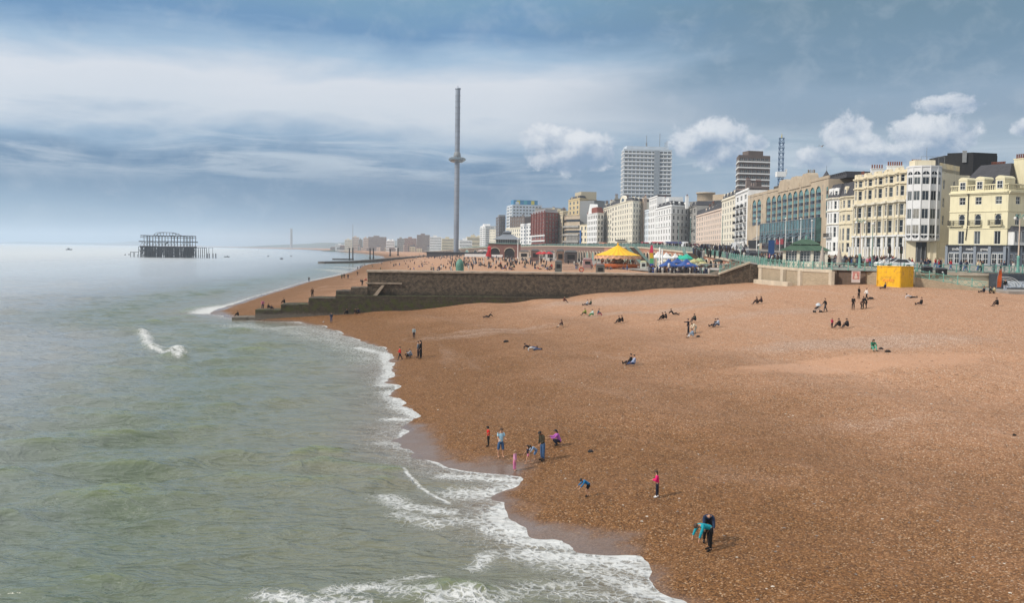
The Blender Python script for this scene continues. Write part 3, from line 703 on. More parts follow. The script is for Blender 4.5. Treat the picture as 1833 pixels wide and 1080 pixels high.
Q(1771, 526, 0, 'sit', 'person in dark green sitting by the foot of the ramp', (40,58,50))
Q(1781, 526, 180, 'sit', 'person in cream sitting by the foot of the ramp', (200,190,150), (190,180,150))
Q(1799, 524, -90, 'stand', 'person in black jacket and pale trousers standing by the beach kiosk', BLK, (170,175,185), ph=24)
# ---- along the groyne steps and the far shore
Q(593, 578, -90, 'stand', 'man in navy jacket standing at foot of the groyne', (38,52,76), (60,78,110), ph=18)
# ================================================================ masonry and metal materials
def masonry(name, c1, c2, mortar, bw=.6, bh=.3, msize=.02, moss=False, bump=.5, rough=.9, stain=.35):
    if name in MATS: return MATS[name]
    m_ = bpy.data.materials.new(name); m_.use_nodes = True; t = NT(m_.node_tree); b = t.n['Principled BSDF']
    g = t.new('ShaderNodeTexCoord').outputs['Object']; x, y, z = t.sep(g)
    nz = t.noise(g, .5, 5, .6); nf = t.noise(g, 3.0, 5, .65)
    wob_ = t.m('MULTIPLY', t.m('SUBTRACT', t.noise(g, 1.3, 4, .7), .5), 1.1 if moss else 0.0)
    v = t.xyz(t.m('ADD', t.m('ADD', x, y), wob_), t.m('ADD', z, t.m('MULTIPLY', wob_, .5)), 0)
    br = t.new('ShaderNodeTexBrick'); t.l.new(v, br.inputs['Vector'])
    br.inputs['Scale'].default_value = 1; br.inputs['Brick Width'].default_value = bw; br.inputs['Row Height'].default_value = bh
    br.inputs['Mortar Size'].default_value = msize; br.inputs['Mortar Smooth'].default_value = .4; br.inputs['Bias'].default_value = 0
    br.inputs['Color1'].default_value = (*c1, 1); br.inputs['Color2'].default_value = (*c2, 1); br.inputs['Mortar'].default_value = (*mortar, 1)
    c = t.mix(t.rng(nz, .35, .7, 0, stain), br.outputs[0], tuple(q*.45 for q in c1)+(1,))
    c = t.mix(t.rng(nf, .45, .75, 0, .5), c, tuple(min(1, q*1.5) for q in c2)+(1,))
    if moss:
        c = t.mix(t.rng(t.noise(g, 1.7, 6, .75), .42, .62, 0, .75), c, (.045,.036,.028,1)); c = t.mix(t.rng(t.noise(g, 5.0, 4, .7, .5), .58, .72, 0, .6), c, (.30,.235,.17,1))
        zz = t.m('ADD', z, t.m('MULTIPLY', t.m('SUBTRACT', nz, .5), 2.5))
        low = t.rng(zz, 5.4, 4.2, 0, .6); c = t.mix(low, c, (.035,.029,.02,1))
        ms1 = t.m('MULTIPLY', t.rng(zz, 4.4, 3.0), t.rng(zz, .9, 1.9)); ms1 = t.m('MULTIPLY', ms1, t.rng(t.noise(g, .9, 4, .65), .42, .62, .05, .85))
        c = t.mix(ms1, c, (.075,.085,.022,1))
        rub = t.m('MULTIPLY', t.rng(t.m('ADD', z, t.m('MULTIPLY', t.m('SUBTRACT', nf, .5), 1.5)), 1.6, .6), .6); c = t.mix(rub, c, (.24,.21,.17,1))
    t.l.new(c, b.inputs['Base Color']); b.inputs['Roughness'].default_value = rough
    bp = t.new('ShaderNodeBump'); bp.inputs['Strength'].default_value = bump; bp.inputs['Distance'].default_value = .06
    t.l.new(t.m('ADD', t.m('MULTIPLY', br.outputs['Fac'], -1), t.m('MULTIPLY', nf, 1.3)), bp.inputs['Height']); t.l.new(bp.outputs[0], b.inputs['Normal'])
    MATS[name] = m_; return m_
M_gro = masonry('groyne_stone', (.27,.20,.13), (.16,.12,.085), (.10,.08,.06), .42, .24, .05, True, 1.0)
M_grotop = mat('groyne_top', (.36,.29,.22), .9, var=.25, scale=.8, bump=.4)
M_flint = masonry('flint_wall', (.50,.40,.28), (.36,.28,.19), (.42,.34,.24), .16, .12, .02, False, .6, stain=.2)
M_brickd = masonry('brown_brick', (.20,.13,.09), (.13,.085,.06), (.16,.13,.11), .3, .1, .015)
M_terra = masonry('terracotta', (.50,.24,.16), (.42,.19,.12), (.5,.36,.28), .6, .2, .02)
M_conc = mat('pale_concrete', (.56,.48,.37), .9, var=.12, scale=.6, bump=.2)
M_cream = mat('cream_render', (.72,.64,.46), .85, var=.06, scale=.4)
M_paving = mat('promenade_paving', (.30,.27,.24), .9, var=.15, scale=.3)
M_tarmac = mat('tarmac', (.06,.06,.062), .9, var=.2, scale=.5)
M_turq = mat('turquoise_paint', (.17,.37,.31), .5, var=.12, scale=2, var2=((.09,.28,.24), 1.2))
M_turqd = mat('faded_turquoise', (.19,.31,.28), .6, var=.2, scale=1.5)
M_white = mat('white_paint', (.78,.78,.76), .6, var=.05, scale=2)
M_offw = mat('off_white_render', (.68,.67,.63), .8, var=.08, scale=.4)
M_black = mat('black_paint', (.02,.02,.022), .5, var=.2, scale=3)
M_dark = mat('dark_void', (.018,.018,.02), .7, var=.1)
M_grey = mat('grey_metal', (.22,.23,.24), .5, var=.1, scale=2)
M_slate = masonry('slate_tiles', (.075,.075,.085), (.055,.056,.065), (.03,.03,.035), .3, .22, .012, False, .4)
M_pot = mat('chimney_pot', (.20,.075,.05), .85, var=.25, scale=3)
M_rust = mat('rusty_iron', (.050,.052,.058), .8, var=.3, scale=1.5)
# ---------------------------------------------------------------- promenade level
def zprom(y): return float(np.interp(y, [0,150,200,240,261,353,500,700,1000,1600,2600,9000], [10.0,10.05,10.8,11.9,12.6,14.3,15.0,16.0,15.0,9,7,7]))
EDGE = [(118,149.0),(wx(1833,150),150.0),(wx(1550,151),151.0),(wx(1491,153.5),153.5),(wx(1440,158),158.0),(wx(1358,178),178.0),(47.5,215.0),(49,253.0),(46.5,353.0),(44.5,440),(41,520.0),
        (36,620),(25,700.0),(8,800.0),(-22,960.0),(-60,1150.0),(-110,1500.0),(-180,2100.0)]
def back(e): return (420.0+e[1]*.15, e[1])
pm = MB()
fine = []
for a, b_ in zip(EDGE, EDGE[1:]):
    k = max(1, int(abs(b_[1]-a[1])//12))
    for i in range(k): fine.append((a[0]+(b_[0]-a[0])*i/k, a[1]+(b_[1]-a[1])*i/k))
fine.append(EDGE[-1])
EDGE_F = fine
for a, b_ in zip(fine, fine[1:]):
    if a[1] == b_[1]: continue
    A, B = back(a), back(b_); za, zb = zprom(a[1]), zprom(b_[1])
    pm.quad((a[0],a[1],za),(A[0],A[1],za),(B[0],B[1],zb),(b_[0],b_[1],zb))
tag(obj('promenade', pm, M_paving), kind='structure')
# road behind the walk, 4 mm over it, with a kerb step and markings
rd = MB(); kb = MB(); mk = MB()
def off_edge(a, d): return (a[0]+d, a[1]+d*.05)
seg = [e for e in fine if e[1] > 150.5]
for i, (a, b_) in enumerate(zip(seg, seg[1:])):
    p, q = off_edge(a, 16), off_edge(b_, 16); P2, Q2 = off_edge(a, 27), off_edge(b_, 27)
    zf = lambda e: zprom(e[1])
    rd.quad((*p, zf(p)+.004),(*P2, zf(P2)+.004),(*Q2, zf(Q2)+.004),(*q, zf(q)+.004))
    kb.obox(q, p, .3, zf(q)-.02, zf(q)+.12, z0b=zf(p)-.02, z1b=zf(p)+.12)
    if i % 2 == 0:
        p, q = off_edge(a, 21.4), off_edge(b_, 21.4); P2, Q2 = off_edge(a, 21.6), off_edge(b_, 21.6)
        mk.quad((*p, zf(p)+.009),(*P2, zf(P2)+.009),(*Q2, zf(Q2)+.009),(*q, zf(q)+.009))
tag(obj('road', rd, M_tarmac), kind='structure'); tag(obj('kerb', kb, M_conc), kind='structure'); tag(obj('road_markings', mk, M_white), kind='structure')
# lower esplanade strip in front of the arches
le = MB(); e2 = [e for e in fine if e[1] > 214]
for a, b_ in zip(e2, e2[1:]):
    wid = lambda y: float(np.interp(y, [215,250,300,500,700,1000,2100], [6,15,19,16,26,28,10]))
    le.quad((a[0]-wid(a[1]),a[1],7.68),(a[0]+.5,a[1],7.68),(b_[0]+.5,b_[1],7.68),(b_[0]-wid(b_[1]),b_[1],7.68))
tag(obj('esplanade', le, M_paving), kind='structure')
# ---------------------------------------------------------------- the groyne wall
def Gp(px, off=0.0):
    D = 166+12*(px-415)/(1358-415); return Vector((wx(px, D), D+off, 0))
gA = Gp(415); gB = Gp(1358); gang = math.atan2(gB.y-gA.y, gB.x-gA.x); gL = (gB-gA).length
g_root = empty('groyne', (gA.x, gA.y, 0), gang, 'long dark stone groyne wall stepping down from the promenade to the sea', 'groyne')
def gu(px): return (Gp(px)-gA).length
def gzp(px, py, off=0): p = Gp(px, off); return zy(px, py, p.y)
def chunk(px0, px1, zt, off=0, th=6.5, z0=-2, zt1=None):
    u0, u1 = gu(px0), gu(px1); m = MB(); zt1 = zt if zt1 is None else zt1
    v = [(u0,off,z0),(u1,off,z0),(u1,off+th,z0),(u0,off+th,z0),(u0,off,zt),(u1,off,zt1),(u1,off+th,zt1),(u0,off+th,zt)]
    m.add(v, [(0,3,2,1),(4,5,6,7),(0,1,5,4),(1,2,6,5),(2,3,7,6),(3,0,4,7)]); return m
def blocky(px0, px1, zt, off, th, name):
    """a masonry block of the groyne with slightly uneven top stones"""
    rr = random.Random(int(px0)); m = MB(); u0, u1 = gu(px0), gu(px1); u = u0
    m2 = chunk(px0, px1, zt-.45, off+.02, th-.04); m.v += m2.v; m.f += m2.f; m.mi += m2.mi; m.sm += m2.sm
    while u < u1-.05:
        w_ = min(rr.uniform(.7, 1.5), u1-u); y = off
        dz = rr.uniform(-.05, .05); dy = rr.uniform(-.05, .05)
        m.box(u, u+w_-.03, off+dy, off+th*.5, zt-.447, zt+dz); m.box(u, u+w_-.03, off+th*.5+.01, off+th+dy, zt-.447, zt+rr.uniform(-.05,.04)); u += w_
    return obj(name, m, M_gro, g_root)
blocky(415, 457, .42, 0, 5, 'step_block'); blocky(457, 503, gzp(480,555.5), 0, 5.5, 'step_block'); blocky(503, 553, gzp(528,545.4), 0, 6, 'step_block')
zl = gzp(577,534)
blocky(553, 601, zl, 0, 6.5, 'step_block')
obj('lower_wall', chunk(601, 1060, gzp(620,530), 0, 3.0), M_gro, g_root)
for k, (a, b_, yy) in enumerate([(601,628,521.5),(628,658,515.5)]): blocky(a, b_, gzp(a, yy), 1.1, 6, 'step_block')
ztop = gzp(800, 486.5)
obj('upper_wall', chunk(658, 1292, ztop-.3, 1.3, 6.5), M_gro, g_root)
m = MB(); u = gu(656); rr = random.Random(4)
while u < gu(1292):
    w_ = min(1.4, gu(1292)-u); m.box(u, u+w_-.02, 1.15+rr.uniform(-.03,.03), 8.0, ztop-.296, ztop+rr.uniform(-.03,.03)); u += w_
obj('coping', m, M_grotop, g_root)
m = chunk(655, 720, gzp(680, 506.5), 1.05, .5, gzp(680, 509)); obj('string_course', m, M_grotop, g_root)
m = MB(); m.box(gu(601), gu(900), .3, 1.2, gzp(620,530)+.002, gzp(620,530)+.09); obj('ledge', m, mat('mossy_ledge', (.10,.10,.05), .9, var=.4, scale=1.2), g_root)
m = MB(); a, b_ = gu(668), gu(684); z0, z1 = gzp(668,530), gzp(684,511)
m.add([(a,.4,z0),(a+.7,.4,z0),(b_+.5,.4,z1),(b_,.4,z1),(a,1.3,z0),(a+.7,1.3,z0),(b_+.5,1.3,z1),(b_,1.3,z1)], [(0,1,2,3),(7,6,5,4),(0,4,5,1),(1,5,6,2),(2,6,7,3),(3,7,4,0)])
obj('buttress', m, M_grotop, g_root)
zP = 10.35
obj('ramp_wall', chunk(1292, 1346, ztop, .9, 6.5, zt1=gzp(1346,472)), M_gro, g_root)
m = MB(); u0, u1 = gu(1291), gu(1346); za, zb_ = ztop, gzp(1346,472)
m.add([(u0,.7,za),(u1,.7,zb_),(u1,1.3,zb_),(u0,1.3,za),(u0,.7,za+.35),(u1,.7,zb_+.35),(u1,1.3,zb_+.35),(u0,1.3,za+.35)], [(0,3,2,1),(4,5,6,7),(0,1,5,4),(1,2,6,5),(2,3,7,6),(3,0,4,7)])
obj('coping', m, M_conc, g_root)
obj('end_wall', chunk(1346, 1359, gzp(1352,474)-.003, .5, 6.5), M_gro, g_root)
# ---------------------------------------------------------------- promenade sea wall, right of the groyne
def pxpt(px, D): return (wx(px, D), D)
w_root = empty('sea_wall', (wx(1358,178), 178, 0), 0, 'flint and concrete sea wall under the turquoise railing, right of the groyne', 'wall')
wo = Vector((wx(1358,178), 178))
def rel(p): return (p[0]-wo.x, p[1]-wo.y)
WP = [pxpt(1358,178), pxpt(1440,158), pxpt(1491,153.5)]
m = MB(); cp = MB(); pil = MB(); pl = MB()
for a, b_ in zip(WP, WP[1:]):
    m.obox(rel(a), rel(b_), 1.2, 5, zprom(a[1])-.45, z1b=zprom(b_[1])-.45)
    cp.obox(rel(a), rel(b_), 1.4, zprom(a[1])-.447, zprom(a[1])+.02, off=-.12, z0b=zprom(b_[1])-.447, z1b=zprom(b_[1])+.02)
for px, D in ((1361,177.2),(1400,166.5),(1431,159.9),(1487,153.9)):
    p = rel(pxpt(px, D)); q = rel(pxpt(px+5, D-1.4)); pil.obox(p, q, .5, 5, 9.9, off=-.22)
pl.obox(rel(pxpt(1358,176)), rel(pxpt(1420,160.5)), .8, 5, 7.9, off=-.8)
obj('wall', m, M_flint, w_root); obj('coping', cp, M_conc, w_root); obj('pilaster', pil, M_conc, w_root); obj('plinth', pl, M_conc, w_root)
m = MB(); a, b_, c_ = rel(pxpt(1491.5,153.4)), rel(pxpt(1493,157)), rel(pxpt(1552,155))
m.obox(a, b_, .6, 5, 9.95, off=-.6); m.obox(b_, c_, .6, 5, 9.95); obj('recess_wall', m, M_brickd, w_root)
m = MB(); m.obox(rel(pxpt(1541,152)), rel(pxpt(1574,150.6)), .8, 5, 9.9); m.obox(rel(pxpt(1574,150.4)), rel(pxpt(1640,150.4)), .8, 5, 9.9); obj('flint_panel', m, M_flint, w_root)
# poster board leaning in the recess
p = on_ground(1534, 504); D = 151.0
bd = empty('poster_board', (wx(1533.5, D), D, zy(1533, 506, D)), R(-4), 'pale pink poster board with a faded figure, against the sea wall', 'poster')
hgt = 20.5/ppm(D); wdt = 15/ppm(D)
obj('board', MB().box(-wdt/2, wdt/2, 0, .08, 0, hgt), mat('poster_cream', (.72,.62,.58), .7, var=.08), bd)
obj('print', MB().box(-wdt*.40, wdt*.40, -.012, -.003, hgt*.28, hgt*.95), mat('poster_pink', (.58,.25,.22), .6, var=.3, scale=1.6), bd)
m = MB(); m.lathe([(0,0),(.20,.05),(.26,.3),(.12,.52),(.14,.62),(.15,.78),(0,.88)], 10, (0,0,0)); 
for i in range(len(m.v)): v = m.v[i]; m.v[i] = (v[0], -.02+v[1]*.03, v[2]+hgt*.32)
obj('figure', m, mat('poster_figure', (.74,.60,.52), .6, var=.2, scale=3), bd)
# cream wall, ramp and its flint side wall at the right
r_root = empty('ramp_wall', (wx(1640,150), 150, 0), 0, 'cream retaining wall behind the sloping ramp at the right', 'wall')
ro = Vector((wx(1640,150), 150)); rr_ = lambda p: (p[0]-ro.x, p[1]-ro.y)
m = MB(); m.obox(rr_(pxpt(1640,150.6)), rr_((118,150.6)), .5, 5, 9.6); obj('wall', m, M_cream, r_root)
m = MB(); m.obox(rr_(pxpt(1640,150.3)), rr_((118,150.3)), .5, 9.6, 10.02); obj('coping', m, M_conc, r_root)
m = MB(); x0 = rr_(pxpt(1704,150.6)); x1 = rr_(pxpt(1784,150.6))
for (za, zb_) in ((7.9,8.0),(9.0,9.1)): m.obox(x0, x1, .06, za, zb_, off=-.061)
m.obox(x0, (x0[0]+.1, x0[1]), .06, 8.0, 9.0, off=-.061); m.obox((x1[0]-.1,x1[1]), x1, .06, 8.0, 9.0, off=-.061); obj('panel_moulding', m, M_conc, r_root)
p_, q_ = pxpt(1640,147.5), pxpt(1768,143.5)
m = MB(); m.obox(rr_(p_), rr_(q_), 3.0, 5, 9.15, z1b=7.55); obj('ramp', m, M_paving, r_root)
m = MB(); m.obox(rr_(p_), rr_(q_), .3, 5, 9.3, off=-.301, z1b=7.72); obj('side_wall', m, M_flint, r_root)
m = MB(); m.box(0, 30, 0, 14, 5, 7.75)
tag(obj('kiosk_deck', m, M_paving, loc=(wx(1768,143)-0.0, 136.3+.3, 0)), kind='structure')
# ---------------------------------------------------------------- railings
def lattice(w_=2.0, h=1.05):
    m = MB(); z0, z1 = .14, h-.08; r_ = .028
    n = 2
    for k in range(n):
        x0, x1 = w_*k/n, w_*(k+1)/n; xm = (x0+x1)/2; zm = (z0+z1)/2
        m.rod((x0,0,z0),(x1,0,z1), r_, 4); m.rod((x0,0,z1),(x1,0,z0), r_, 4)
        pts = [(xm+.2*math.cos(a), 0, zm+.2*math.sin(a)) for a in np.linspace(0, 2*math.pi, 9)]; m.path(pts, .024, 4)
    return m.mesh('lattice_panel')
LAT = lattice(); LAT.materials.append(M_turq)
POSTM = MB().box(-.07,.07,-.07,.07,0,1.12).lathe([(.10,1.12),(.11,1.17),(.05,1.22),(.09,1.28),(0,1.36)], 8).box(-.1,.1,-.1,.1,0,.12).mesh('post'); POSTM.materials.append(M_turq)
def railing(pts, label, zf, hgt=1.05, panels=True, cat='railing'):
    """pts: plan points; zf: height at each point"""
    o0 = pts[0]; root = empty('railing', (o0[0], o0[1], 0), 0, label, cat); rm = MB()
    for (a, za), (b_, zb_) in zip(zip(pts, zf), zip(pts[1:], zf[1:])):
        A = Vector((a[0]-o0[0], a[1]-o0[1], za)); B = Vector((b_[0]-o0[0], b_[1]-o0[1], zb_)); L = (B-A).length; n = max(1, round(L/2.0))
        for hh, r_ in ((hgt, .05), (.12, .035)):
            rm.rod(A+Vector((0,0,hh)), B+Vector((0,0,hh)), r_, 5)
        ang = math.atan2(B.y-A.y, B.x-A.x); slope = (B.z-A.z)/max(.01, Vector((B.x-A.x, B.y-A.y)).length)
        for k in range(n):
            p = A.lerp(B, k/n)
            po = bpy.data.objects.new('post', POSTM); COL.objects.link(po); po.parent = root; po.location = p; po.rotation_euler = (0,0,ang)
            if panels:
                la = bpy.data.objects.new('lattice_panel', LAT); COL.objects.link(la); la.parent = root
                M = Matrix.Translation(p) @ Matrix.Rotation(ang, 4, 'Z'); Sh = Matrix.Identity(4); Sh[2][0] = slope; Sh[0][0] = L/n/2.0*math.cos(math.atan(slope))
                Sh[2][0] *= Sh[0][0]; la.matrix_basis = M
                if abs(slope) > .01 or True:
                    la.rotation_euler = (0, -math.atan(slope), ang); la.location = p; la.scale = (L/n/2.0, 1, 1)
    obj('rail', rm, M_turq, root); return root
E1 = [EDGE[k] for k in (5,4,3,2,1,0)]
railing([(p[0], p[1]+.3) for p in E1[:3]], 'turquoise lattice railing on top of the flint sea wall', [zprom(p[1])+.02 for p in E1[:3]])
railing([(p[0], p[1]+.3) for p in E1[2:]], 'turquoise lattice railing above the yellow container and cream wall', [zprom(p[1])+.02 for p in E1[2:]])
railing([p_, q_], 'green railing sloping down beside the ramp', [9.3, 7.72])
k0 = Gp(1292, 1.2); k1 = Gp(1346, 1.2)
railing([(k0.x,k0.y),(k1.x,k1.y)], 'turquoise railing climbing the slope at the landward end of groyne', [ztop+.35, gzp(1346,472)+.35])
railing([(46.9,183),(47.8,199),(48,215),(49.1,253)], 'turquoise railing above the steps behind the groyne', [zprom(183),zprom(199),zprom(215),zprom(253)])
# the long run along the upper promenade, seen edge-on into the distance
def long_rail(pts, label):
    o0 = pts[0]; root = empty('railing', (o0[0], o0[1], 0), 0, label, 'railing'); rm = MB(); pp = MB()
    for a, b_ in zip(pts, pts[1:]):
        A = Vector((a[0]-o0[0], a[1]-o0[1], zprom(a[1]))); B = Vector((b_[0]-o0[0], b_[1]-o0[1], zprom(b_[1]))); L = (B-A).length
        for hh, r_ in ((1.15,.09),(.7,.05),(.3,.05)): rm.rod(A+Vector((0,0,hh)), B+Vector((0,0,hh)), r_, 4)
        n = max(1, round(L/1.2))
        for k in range(n): p = A.lerp(B, k/n); rm.rod(p, p+Vector((0,0,1.1)), .07 if k % 4 else .13, 4)
    obj('rail', rm, M_turqd, root)
far_e = [(e[0]-.1, e[1]) for e in EDGE_F if 252 <= e[1] <= 1160]
h_ = len(far_e)//3
long_rail(far_e[:h_+1], 'turquoise promenade railing above the terracotta arches behind the carousel'); long_rail(far_e[h_:], 'faded turquoise promenade railing running far along the upper walk')
# ---------------------------------------------------------------- arcade wall under the promenade
def arcade(pts, label, m_wall, step=6.5, arch=True):
    o0 = pts[0]; root = empty('arcade_wall', (o0[0], o0[1], 0), 0, label, 'retaining wall'); wm = MB(); cm = MB(); am = []
    for a, b_ in zip(pts, pts[1:]):
        A = Vector((a[0]-o0[0], a[1]-o0[1])); B = Vector((b_[0]-o0[0], b_[1]-o0[1])); za, zb_ = zprom(a[1]), zprom(b_[1])
        # sea side is to the left of increasing distance, so run the face far-to-near
        wm.obox(B, A, 1.0, 6.5, zb_-.5, z1b=za-.5); cm.obox(B, A, 1.3, zb_-.497, zb_-.01, off=-.3, z0b=za-.497, z1b=za-.01)
    obj('wall', wm, m_wall, root); obj('coping', cm, M_conc, root)
    # arches along the run
    P_ = [Vector((p[0]-o0[0], p[1]-o0[1])) for p in pts]; acc_ = 0; nxt = step/2; cnt = 0
    for A, B in zip(P_, P_[1:]):
        L = (B-A).length; d = (B-A)/L
        while nxt < acc_+L and cnt < 95:
            c = A+d*(nxt-acc_); zt = min(7.7+4.6, zprom(c.y+o0[1])-1.2); w_ = step*.34; n = Vector((-d.y, d.x))
            if n.x > 0: n = -n
            pts_ = [(-w_,7.7),(w_,7.7)]+[(w_*math.cos(t_), zt-w_*.6+w_*.6*math.sin(t_)) for t_ in np.linspace(0, math.pi, 8)]
            f = MB(); vs = [(c.x+d.x*u+n.x*.02, c.y+d.y*u+n.y*.02, z) for u, z in pts_]; f.add(vs, [tuple(range(len(vs)))])
            obj('arch_door', f, random.choice([M_dark, M_turqd, M_brickd, M_dark]), root)
            ring = MB(); ring.path([(c.x+d.x*u*1.08+n.x*.1, c.y+d.y*u*1.08+n.y*.1, z*1.0+.08) for u, z in [pts_[1]]+pts_[2:]+[pts_[0]]], .2, 4); obj('arch_surround', ring, M_conc, root)
            nxt += step; cnt += 1
        acc_ += L
    return root
ar = [e for e in EDGE_F if 214 <= e[1] <= 2101]
i1 = [i for i, e in enumerate(ar) if e[1] < 262][-1]; i2 = [i for i, e in enumerate(ar) if e[1] < 470][-1]
arcade(ar[:i1+1], 'terracotta wall with arches beside the steps, nearest the groyne', M_terra, 7)
arcade(ar[i1:i2+1], 'long terracotta arched wall behind the carousel and beach bar', M_terra, 7)
i3 = [i for i, e in enumerate(ar) if e[1] < 970][-1]
arcade(ar[i3:], 'low far brick promenade wall beyond the viewing tower', M_brickd, 60)
arcade(ar[i2:i3+1], 'distant brick arched wall under the promenade', masonry('arcade_brick', (.25,.13,.10), (.18,.11,.09), (.30,.26,.22), .5, .2, .02), 12)
wf_ = MB(); we = [e for e in EDGE_F if 151 <= e[1] <= 216]
for a, b_ in zip(we, we[1:]): wf_.obox((b_[0]-49,b_[1]-215), (a[0]-49,a[1]-215), .6, 5.5, zprom(b_[1])-.03, off=.4, z1b=zprom(a[1])-.03)
tag(obj('retaining_wall', wf_, M_brickd, loc=(49,215,0)), 'brown brick retaining wall between the groyne end and the first steps', 'wall')
EDGE_S = sorted(EDGE, key=lambda e: e[1])
def stairs(D0, D1, label, wdt=3.2):
    """flight down the face of the arcade wall from distance D0 (top) to D1 (bottom)"""
    ex = lambda D: float(np.interp(D, [e[1] for e in EDGE_S], [e[0] for e in EDGE_S]))
    root = empty('staircase', (ex(D0)-.3, D0, 0), 0, label, 'staircase'); ox, oy = ex(D0)-.3, D0; n = 26; st = MB()
    pts = [];
    for k in range(n):
        t0, t1 = k/n, (k+1)/n; ya, yb = D0+(D1-D0)*t0, D0+(D1-D0)*t1; z = zprom(D0)+(7.7-zprom(D0))*(k+1)/n
        x = ex((ya+yb)/2)-.35; st.box(x-wdt-ox, x-ox, min(ya,yb)-oy, max(ya,yb)-oy, max(7.0, z-1.2), z)
    obj('flight', st, M_brickd, root); rm = MB()
    for sx in (.1, wdt):
        A = Vector((ex(D0)-.35-sx-ox, 0, zprom(D0))); B = Vector((ex(D1)-.35-sx-ox, D1-oy, 7.7))
        for hh in (1.1,.6,.15): rm.rod(A+Vector((0,0,hh)), B+Vector((0,0,hh)), .1, 4)
        for k in range(24): p = A.lerp(B, k/23); rm.rod(p, p+Vector((0,0,1.15)), .09, 4)
    obj('handrail', rm, M_turqd, root)
stairs(372, 330, 'turquoise railed staircase descending right behind the carousel'); stairs(262, 238, 'turquoise railed staircase beside the beach bar')
# ---------------------------------------------------------------- second groyne, posts and far things on the shore
m = MB(); pts = [pz(581,469.8,.9), pz(640,468.5,1.2), pz(700,463.5,2.6), pz(760,459,4.8), pz(830,457.5,6.8)]
o_ = pts[0]
for a, b_ in zip(pts, pts[1:]):
    m.obox((a.x-o_.x,a.y-o_.y), (b_.x-o_.x,b_.y-o_.y), 6, -2, a.z+.5, z1b=b_.z+.5)
tag(obj('groyne', m, mat('far_groyne', (.10,.085,.07), .9, var=.3, scale=.2), loc=(o_.x,o_.y,0)), 'low dark far groyne curving out from the beach into the sea', 'groyne')
m = MB(); a, b_ = pz(596,463.8,.8), pz(632,464.2,.8); m.obox((0,0), (b_.x-a.x, b_.y-a.y), 8, -2, 1.2)
tag(obj('jetty', m, mat('far_groyne', (.10,.085,.07)), loc=(a.x,a.y,0)), 'short dark jetty just beyond the far groyne, beside tall columns', 'jetty')
for (px, yt, yb, D, lb) in [(625.5,445,463,820,'leftmost of the rusty iron columns by the far groyne'),(631.7,445,463,820,'second rusty iron column from the sea by the far groyne'),(662.5,445.5,461,800,'third rusty iron column from the sea'),(668.5,445.5,461,800,'fourth rusty iron column from the sea'),(698.5,447,456,860,'short rusty iron column on the far shingle'),(712.5,445,455,880,'rightmost rusty iron column on the far shingle')]:
    z0, z1 = zy(px, yb, D)-1.5, zy(px, yt, D); r_ = 2.2/ppm(D)/2
    tag(obj('iron_column', MB().rod((0,0,0),(0,0,z1-z0), r_, 8).rod((0,0,z1-z0),(0,0,z1-z0+.4), r_*1.6, 8).rod((0,0,0),(0,0,1.5), r_*1.5, 8), M_rust, loc=(wx(px,D),D,z0)), lb, 'column', 'iron columns of the lost pier')
# ================================================================ buildings
def glassmat(name, c, rough=.12, spec=.6):
    return mat(name, c, rough, var=.3, scale=.6, spec=spec)
GL = [glassmat('window_glass', (.035,.042,.05)), glassmat('window_glass_pale', (.10,.115,.12)), glassmat('curtained_glass', (.26,.25,.22), .3), glassmat('window_glass_dark', (.02,.022,.026))]
M_frame = mat('window_frame', (.72,.72,.70), .6, var=.04); M_frameg = mat('grey_frame', (.25,.26,.27), .5, var=.05)
_WM = {}
def win_mesh(w_, h, kind, fm):
    key = (round(w_,1), round(h,1), kind, fm.name)
    if key in _WM: return _WM[key]
    w_, h = key[0], key[1]; m = MB(); t_ = min(.09, w_*.1); y0, y1 = .12, .2
    arch = kind == 'arch'
    top = h-w_/2 if arch else h
    m.box(-w_/2, -w_/2+t_, y0, y1, 0, top); m.box(w_/2-t_, w_/2, y0, y1, 0, top); m.box(-w_/2+t_, w_/2-t_, y0, y1, 0, t_)
    if arch:
        pts = [((w_/2-t_/2)*math.cos(a), (y0+y1)/2, top+(w_/2-t_/2)*math.sin(a)) for a in np.linspace(0, math.pi, 8)]; m.path(pts, t_*.6, 4)
    else: m.box(-w_/2+t_, w_/2-t_, y0, y1, top-t_, top)
    if kind in ('sash', 'arch'): m.box(-w_/2+t_, w_/2-t_, y0+.01, y1-.01, h*.48, h*.48+t_*.8)
    if kind in ('sash', 'twin') and w_ > .9 or kind == 'twin': m.box(-t_*.3, t_*.3, y0+.015, y1-.015, t_, top-t_)
    if kind == 'grid':
        n = max(2, int(w_/1.1))
        for k in range(1, n): m.box(-w_/2+w_*k/n-.04, -w_/2+w_*k/n+.04, y0+.01, y1-.01, t_, top-t_)
    g = [(-w_/2+.02,y1-.02,.02),(w_/2-.02,y1-.02,.02),(w_/2-.02,y1-.02,top-(.0 if arch else .02))]
    if arch: g = g[:2]+[((w_/2-.02)*math.cos(a), y1-.02, top+(w_/2-.02)*math.sin(a)) for a in np.linspace(0, math.pi, 9)]
    else: g += [(-w_/2+.02,y1-.02,top-.02)]
    m.add(g, [tuple(range(len(g)))], 1)
    me = m.mesh('window'); me.materials.append(fm); me.materials.append(None); _WM[key] = me; return me
